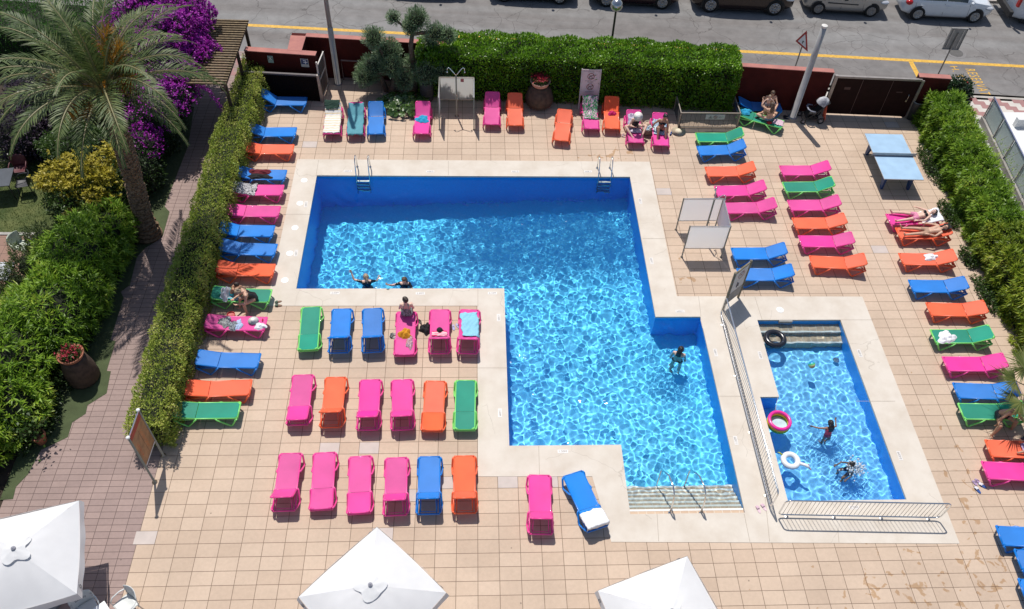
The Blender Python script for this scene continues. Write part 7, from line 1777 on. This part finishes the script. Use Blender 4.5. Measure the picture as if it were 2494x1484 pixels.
    sel = (kind == 'head') & ((fw_ < .035) | (up_ > .062)) & (up_ > (-.085 if style in ('long', 'bob') else -.05)) & ~((fw_ > -.01) & (up_ < .02))
    hr = shell('hair', sel, (.012 if style == 'short' else .02)*HS, hm, .006)
    if hr is not None:
        q = MB(); ok = True
        bk = hc-fd*.10*HS
        if style == 'bun': q.ball(bk+hd*.06*HS, .048*HS, 12, 9)
        elif style == 'ponytail': q.tube([bk+hd*.03*HS, bk-fd*.05*HS-hd*.02*HS, bk-fd*.045*HS-hd*.13*HS, bk-fd*.01*HS-hd*.22*HS], [.03*HS, .034*HS, .026*HS, .006*HS], 9)
        elif style == 'long': 
            for k in (-1.2, -.6, 0, .6, 1.2): q.tube([hc-fd*.075*HS+el*.035*k*HS+hd*.02*HS, hc-fd*.105*HS+el*.045*k*HS-hd*.10*HS, hc-fd*.10*HS+el*.05*k*HS-hd*.21*HS, hc-fd*.085*HS+el*.045*k*HS-hd*.30*HS], [.035*HS, .036*HS, .03*HS, .008*HS], 8)
        else: ok = False
        if ok: q.build('tied_hair' if style != 'long' else 'loose_hair', hm, hr, True)
    q = MB()
    for s in (1, -1):
        e_ = MB(); e_.ball(hc+fd*.086*HS+el*.032*HS*s+hd*.008*HS, .011*HS, 8, 6); e_.build('eye', mat('eye_dark', (.03, .02, .015), .3), o, True)
    q.tube([hc+fd*.083*HS-hd*.058*HS-el*.022*HS, hc+fd*.088*HS-hd*.058*HS, hc+fd*.083*HS-hd*.058*HS+el*.022*HS], .006*HS, 6); q.build('mouth', mat('lips', (.30, .10, .09), .5), o, True)
    o['hc'] = 0; del o['hc']
    return o, Vector(loc)+hc, M_
HB = mat('black_hair', (.012, .010, .010), .45, var=.3, scale=40, spec=.6); HD = mat('dark_brown_hair', (.035, .022, .015), .5, var=.3, scale=40); HBR = mat('brown_hair', (.09, .055, .035), .5, var=.3, scale=40); HBL = mat('ash_blond_hair', (.34, .26, .18), .55, var=.3, scale=40)
BIK = mat('black_swimwear', (.010, .010, .012), .55)
def bl(k, x, y=0.0, up=0.0): p = lpt(k, x, y, up); return p
PALE, MID, TAN, DARK = ('skin_pale', (.70, .46, .36)), ('skin_mid', (.58, .35, .245)), ('skin_tan', (.46, .255, .16)), ('skin_deep', (.30, .16, .10))
N90 = -math.pi/2; P90 = math.pi/2
STAND = [((0, .04, -1), (0, .0, -1), (1, .15, 0)), ((0, -.04, -1), (0, 0, -1), (1, -.15, 0))]
def SIT(sp=.15, tz=.02): return [((1, sp, tz), (.06, .02, -1), (1, .1, -.05)), ((1, -sp, tz), (.06, -.02, -1), (1, -.1, -.05))]
person('man sitting in shade on the blue lounger behind the woman with toddler', bl('U0', .58, .05, .10), R(-95), 1.02, (.12, 0, 1), (.3, 0, 1), (1, .0, -.2), SIT(.25), [((.35, .35, -.9), (.75, -.3, -.3)), ((.35, -.35, -.9), (.75, .3, -.3))], *MID, (HBR, 'short'), [('swim_trunks', mat('print_trunks', (.10, .07, .14), .8, var=.6, scale=25))], True, 1.05)
UW = bl('U1', .62, .02, .10)
person('woman in black bikini seen from behind, lifting a toddler', UW, R(97), .98, (.10, 0, 1), (.12, .0, 1), (1, 0, .2), [((.62, .75, .12), (.55, -.7, -.25), (.7, -.5, -.1)), ((.62, -.75, .12), (.55, .7, -.25), (.7, .5, -.1))], [((.55, .45, .15), (.75, -.25, .75)), ((.55, -.45, .15), (.75, .25, .75))], *MID, (HBR, 'long'), [('bikini_top', BIK), ('bikini_bottom', mat('floral_bottoms', (.12, .22, .28), .8, var=.8, scale=30))])
person('toddler held up facing the pool by the woman in black bikini', (UW.x-.10, UW.y+.34, UW.z+.50), R(-88), .50, (0, 0, 1), (0, 0, 1), (1, 0, -.1), [((.2, .15, -1), (.0, .05, -1), (1, .2, 0)), ((.2, -.15, -1), (0, -.05, -1), (1, -.2, 0))], [((.2, .7, -.5), (.4, .3, -.4)), ((.2, -.7, -.5), (.4, -.3, -.4))], *PALE, (HBL, 'short'), [('shorts', mat('grey_print_cotton', (.25, .25, .30), .8, var=.5, scale=30))], True, 1.15, True)
_, hc_, hm_ = person('woman in white hat sitting cross legged on a pink lounger', bl('B10', 1.02, 0, .10), R(-86), .97, (.30, .0, 1), (.55, 0, .8), (1, 0, -.5), [((.50, .80, .30), (.75, -.45, -.42), (.7, -.3, -.3)), ((.50, -.80, .30), (.75, .45, -.42), (.7, .3, -.3))], [((.25, .40, -.85), (.75, -.55, .25)), ((.25, -.40, -.85), (.75, .55, .25))], *PALE, (HBR, 'bob'), [('swimsuit', BIK)])
h_ = hat('white sun hat worn by the cross legged woman', hc_+Vector(hm_ @ Vector((.0, 0, .055))), WHAT, .19, 0, 0); h_.rotation_euler = (hm_ @ Matrix.Rotation(R(8), 3, 'Y')).to_euler()
q = MB(); q.bx(-.035, -.006, -.07, .035, .006, .07); q.build('phone', BLACKP, None, label='phone held by the woman in the white hat', cat='phone', loc=hc_+Vector((.0, -.27, -.26)), rz=.1)
person('woman in black bikini with bent knees on the pink lounger', bl('B11', 1.0, .0, .10), R(-90), .98, (.06, .10, 1), (.25, .28, .9), (.8, .35, -.5), [((.74, .12, .64), (.50, .02, -.86), (.9, .05, -.4)), ((.74, -.14, .64), (.50, -.06, -.86), (.9, -.05, -.4))], [((-.05, .30, -.95), (.15, .12, -1)), ((-.25, -.55, -.8), (-.1, -.25, -1))], *TAN, (HB, 'bun'), [('bikini_top', BIK), ('bikini_bottom', BIK)])
person('blond woman in black swimsuit bending forward on the green lounger', bl('L10', .50, .14, .10), R(212), 1.0, (.62, .0, .80), (.85, 0, .55), (.6, 0, -.8), [((.98, .14, .06), (-.02, .05, -1), (1, 0, -.05)), ((.95, -.14, .0), (.22, -.05, -1), (1, 0, -.05))], [((.30, .22, -.9), (.85, -.3, .05)), ((.35, -.22, -.85), (.85, .3, .1))], *MID, (HBL, 'bun'), [('swimsuit', BIK)], build=1.06)
person('child wrapped in a white and turquoise towel on the green lounger', bl('L10', 1.28, .0, .09), R(5), .66, (.42, 0, .9), (.75, 0, .6), (.7, 0, -.7), [((.85, .45, .15), (.5, -.6, -.15), (.7, -.2, 0)), ((.85, -.45, .15), (.5, .6, -.15), (.7, .2, 0))], [((.6, .3, -.6), (.8, -.3, -.1)), ((.6, -.3, -.6), (.8, .3, -.1))], *TAN, (HD, 'short'), [('swim_trunks', mat('turquoise_trunks', (.03, .30, .36), .8))], True, 1.0, True)
crumple('towel', 'white hooded towel bunched behind the child on the green lounger', 'towel', bl('L10', 1.46, .02, .0), .16, .30, .26, WT, 31, 0)
person('dark haired woman in patterned dress sitting with her back turned', bl('R1d', .18, .02, .10), R(92), .97, (.03, 0, 1), (.10, .08, 1), (.75, .65, 0), SIT(.10), [((.25, .25, -.95), (.75, -.2, -.3)), ((.25, -.25, -.95), (.75, .2, -.3))], *PALE, (HD, 'bun'), [('dress', mat('black_white_print_dress', (.10, .12, .12), .85, var=.9, scale=18, two=(.40, .46, .44)))])
BT = mat('wet_black_shirt', (.008, .008, .011), .25, spec=.7)
person('swimmer in black shirt with pale hair raising an arm', (-3.72, 19.28, -.46), R(95), 1.0, (.05, 0, 1), (.05, 0, 1), (1, .3, 0), STAND, [((.35, .85, .05), (.5, .25, .8)), ((.45, -.65, -.6), (.8, -.2, -.25))], *PALE, (HBL, 'ponytail'), [('t_shirt', BT), ('shorts', BT)], wet=True)
person('swimmer in black shirt holding the pool edge', (-2.42, 19.28, -.48), R(-92), 1.0, (.12, 0, 1), (.25, .05, 1), (1, -.2, -.2), STAND, [((.6, .45, -.45), (.7, -.45, .25)), ((.25, -.85, -.1), (.45, -.3, .6))], *PALE, (HBR, 'long'), [('t_shirt', BT), ('shorts', BT)], wet=True)
dz = -depth(6.62, 16.15)
person('woman with black hair standing chest deep near the right pool corner', (6.62, 16.15, dz+.90), R(70), 1.0, (.05, 0, 1), (.08, -.05, 1), (1, -.2, -.1), STAND, [((.10, .22, -1), (.30, .05, -1)), ((.10, -.22, -1), (.30, -.05, -1))], *PALE, (HB, 'long'), [('bikini_bottom', BIK)], wet=True)
def supine(k): 
    rz = LG[k].rotation_euler.z; U_ = Vector((math.cos(rz), math.sin(rz), 0)); F_ = Vector((0, 0, 1)); return (F_, U_.cross(F_), U_)
person('woman in pink shorts and black top sunbathing on the magenta lounger', bl('C1', 1.03, .03, .105), supine('C1'), .97, (.30, 0, .95), (.42, 0, .9), (1, -.35, -.2), [((.02, .22, -1), (-.05, .12, -1), (.85, .3, -.5)), ((.02, -.20, -1), (-.05, -.14, -1), (.85, -.3, -.5))], [((-.25, .45, -.75), (-.02, -.1, -1)), ((-.35, -.75, -.25), (-.45, -.85, -.35))], *PALE, (HB, 'bun'), [('bikini_top', BIK), ('shorts', mat('pink_cotton_shorts', (.66, .24, .36), .85, var=.1))])
person('man sunbathing on the orange lounger with a cloth over his face', bl('C2', 1.03, -.02, .105), supine('C2'), 1.0, (.28, 0, .96), (.42, 0, .9), (1, 0, -.3), [((.02, .10, -1), (-.05, .06, -1), (.9, .25, -.4)), ((.02, -.14, -1), (-.05, -.08, -1), (.9, -.25, -.4))], [((-.20, .42, -.85), (.12, -.30, -.95)), ((-.25, -.55, -.75), (-.15, -.25, -.95))], *MID, (HD, 'short'), [('swim_trunks', mat('sand_swim_trunks', (.40, .25, .17), .8))], True, 1.04)
person('girl in coral swimsuit wading with arms spread in the small pool', (10.72, 13.12, -.20), R(100), .72, (.32, -.05, 1), (.35, 0, .9), (1, .0, -.3), STAND, [((.35, .85, -.25), (.45, .85, .05)), ((.35, -.75, -.5), (.75, -.2, .35))], *DARK, (HB, 'long'), [('swimsuit', mat('coral_swimwear', (.78, .05, .10), .5))], True, 1.0, True, wet=True)
person('boy splashing in the lower part of the small pool', (11.12, 12.02, -.46), R(195), .74, (.10, 0, 1), (.2, 0, .95), (1, 0, .1), [((.8, .2, -.4), (-.2, 0, -1), (1, 0, 0)), ((.8, -.2, -.4), (-.2, 0, -1), (1, 0, 0))], [((.55, .55, -.35), (.8, .25, -.1)), ((.55, -.5, -.45), (.75, .1, -.25))], *DARK, (HB, 'short'), [('swim_trunks', mat('navy_trunks', (.02, .03, .07), .8))], True, .95, True, wet=True)
person('man in black swim shorts leaning forward on the green lounger', bl('C9', 1.12, -.14, .105), R(-78), 1.03, (.48, .28, .85), (.6, .45, .65), (.75, .5, -.4), [((.80, .50, -.02), (.05, .1, -1), (1, .3, -.05)), ((.86, -.42, -.02), (.12, -.25, -1), (1, -.2, -.05))], [((.35, .45, -.8), (.55, .6, -.6)), ((.0, -.55, -.8), (.15, -.1, -1))], *TAN, (HB, 'short'), [('swim_trunks', BIK)], True, 1.12)
person('person in dark jeans with bent knees at the right edge', bl('C10', 1.55, .05, .11), R(180)+LG['C10'].rotation_euler.z, 1.0, (-.35, 0, .93), (-.1, 0, 1), (1, 0, -.2), [((.72, .15, .68), (.5, .05, -.85), (.95, .1, -.25)), ((.68, -.2, .72), (.5, -.05, -.85), (.95, -.1, -.25))], [((.35, .35, -.85), (.8, -.2, -.2)), ((.35, -.35, -.85), (.8, .2, -.2))], *TAN, (HD, 'bob'), [('jeans', mat('dark_denim', (.02, .03, .05), .85, var=.4, scale=14)), ('t_shirt', mat('black_cotton_top', (.02, .02, .022), .8))])
# splash water around the boy: small drops and foam on the surface
sp_ = MB(); r2 = np.random.default_rng(5)
for i in range(240):
    a = r2.uniform(0, 6.28); rr = abs(r2.normal(0, .17)); z_ = abs(r2.normal(0, .10))*max(0, 1-rr*1.2)
    sp_.ball((11.18+rr*math.cos(a), 11.92+rr*math.sin(a), -.06+z_), r2.uniform(.008, .034), 6, 4)
m, nt, b = new_mat('splash_foam'); b.inputs['Base Color'].default_value = (.70, .78, .85, 1); b.inputs['Roughness'].default_value = .3
tr = N(nt, 'BsdfTransparent'); mx = N(nt, 'MixShader'); mx.inputs[0].default_value = .8; nt.links.new(tr.outputs[0], mx.inputs[1]); nt.links.new(b.outputs[0], mx.inputs[2]); nt.links.new(mx.outputs[0], nt.nodes['Material Output'].inputs[0])
sp_.build('water_splash', m, None, True, kind='stuff', label='white splash of drops and foam around the boy', cat='splash')
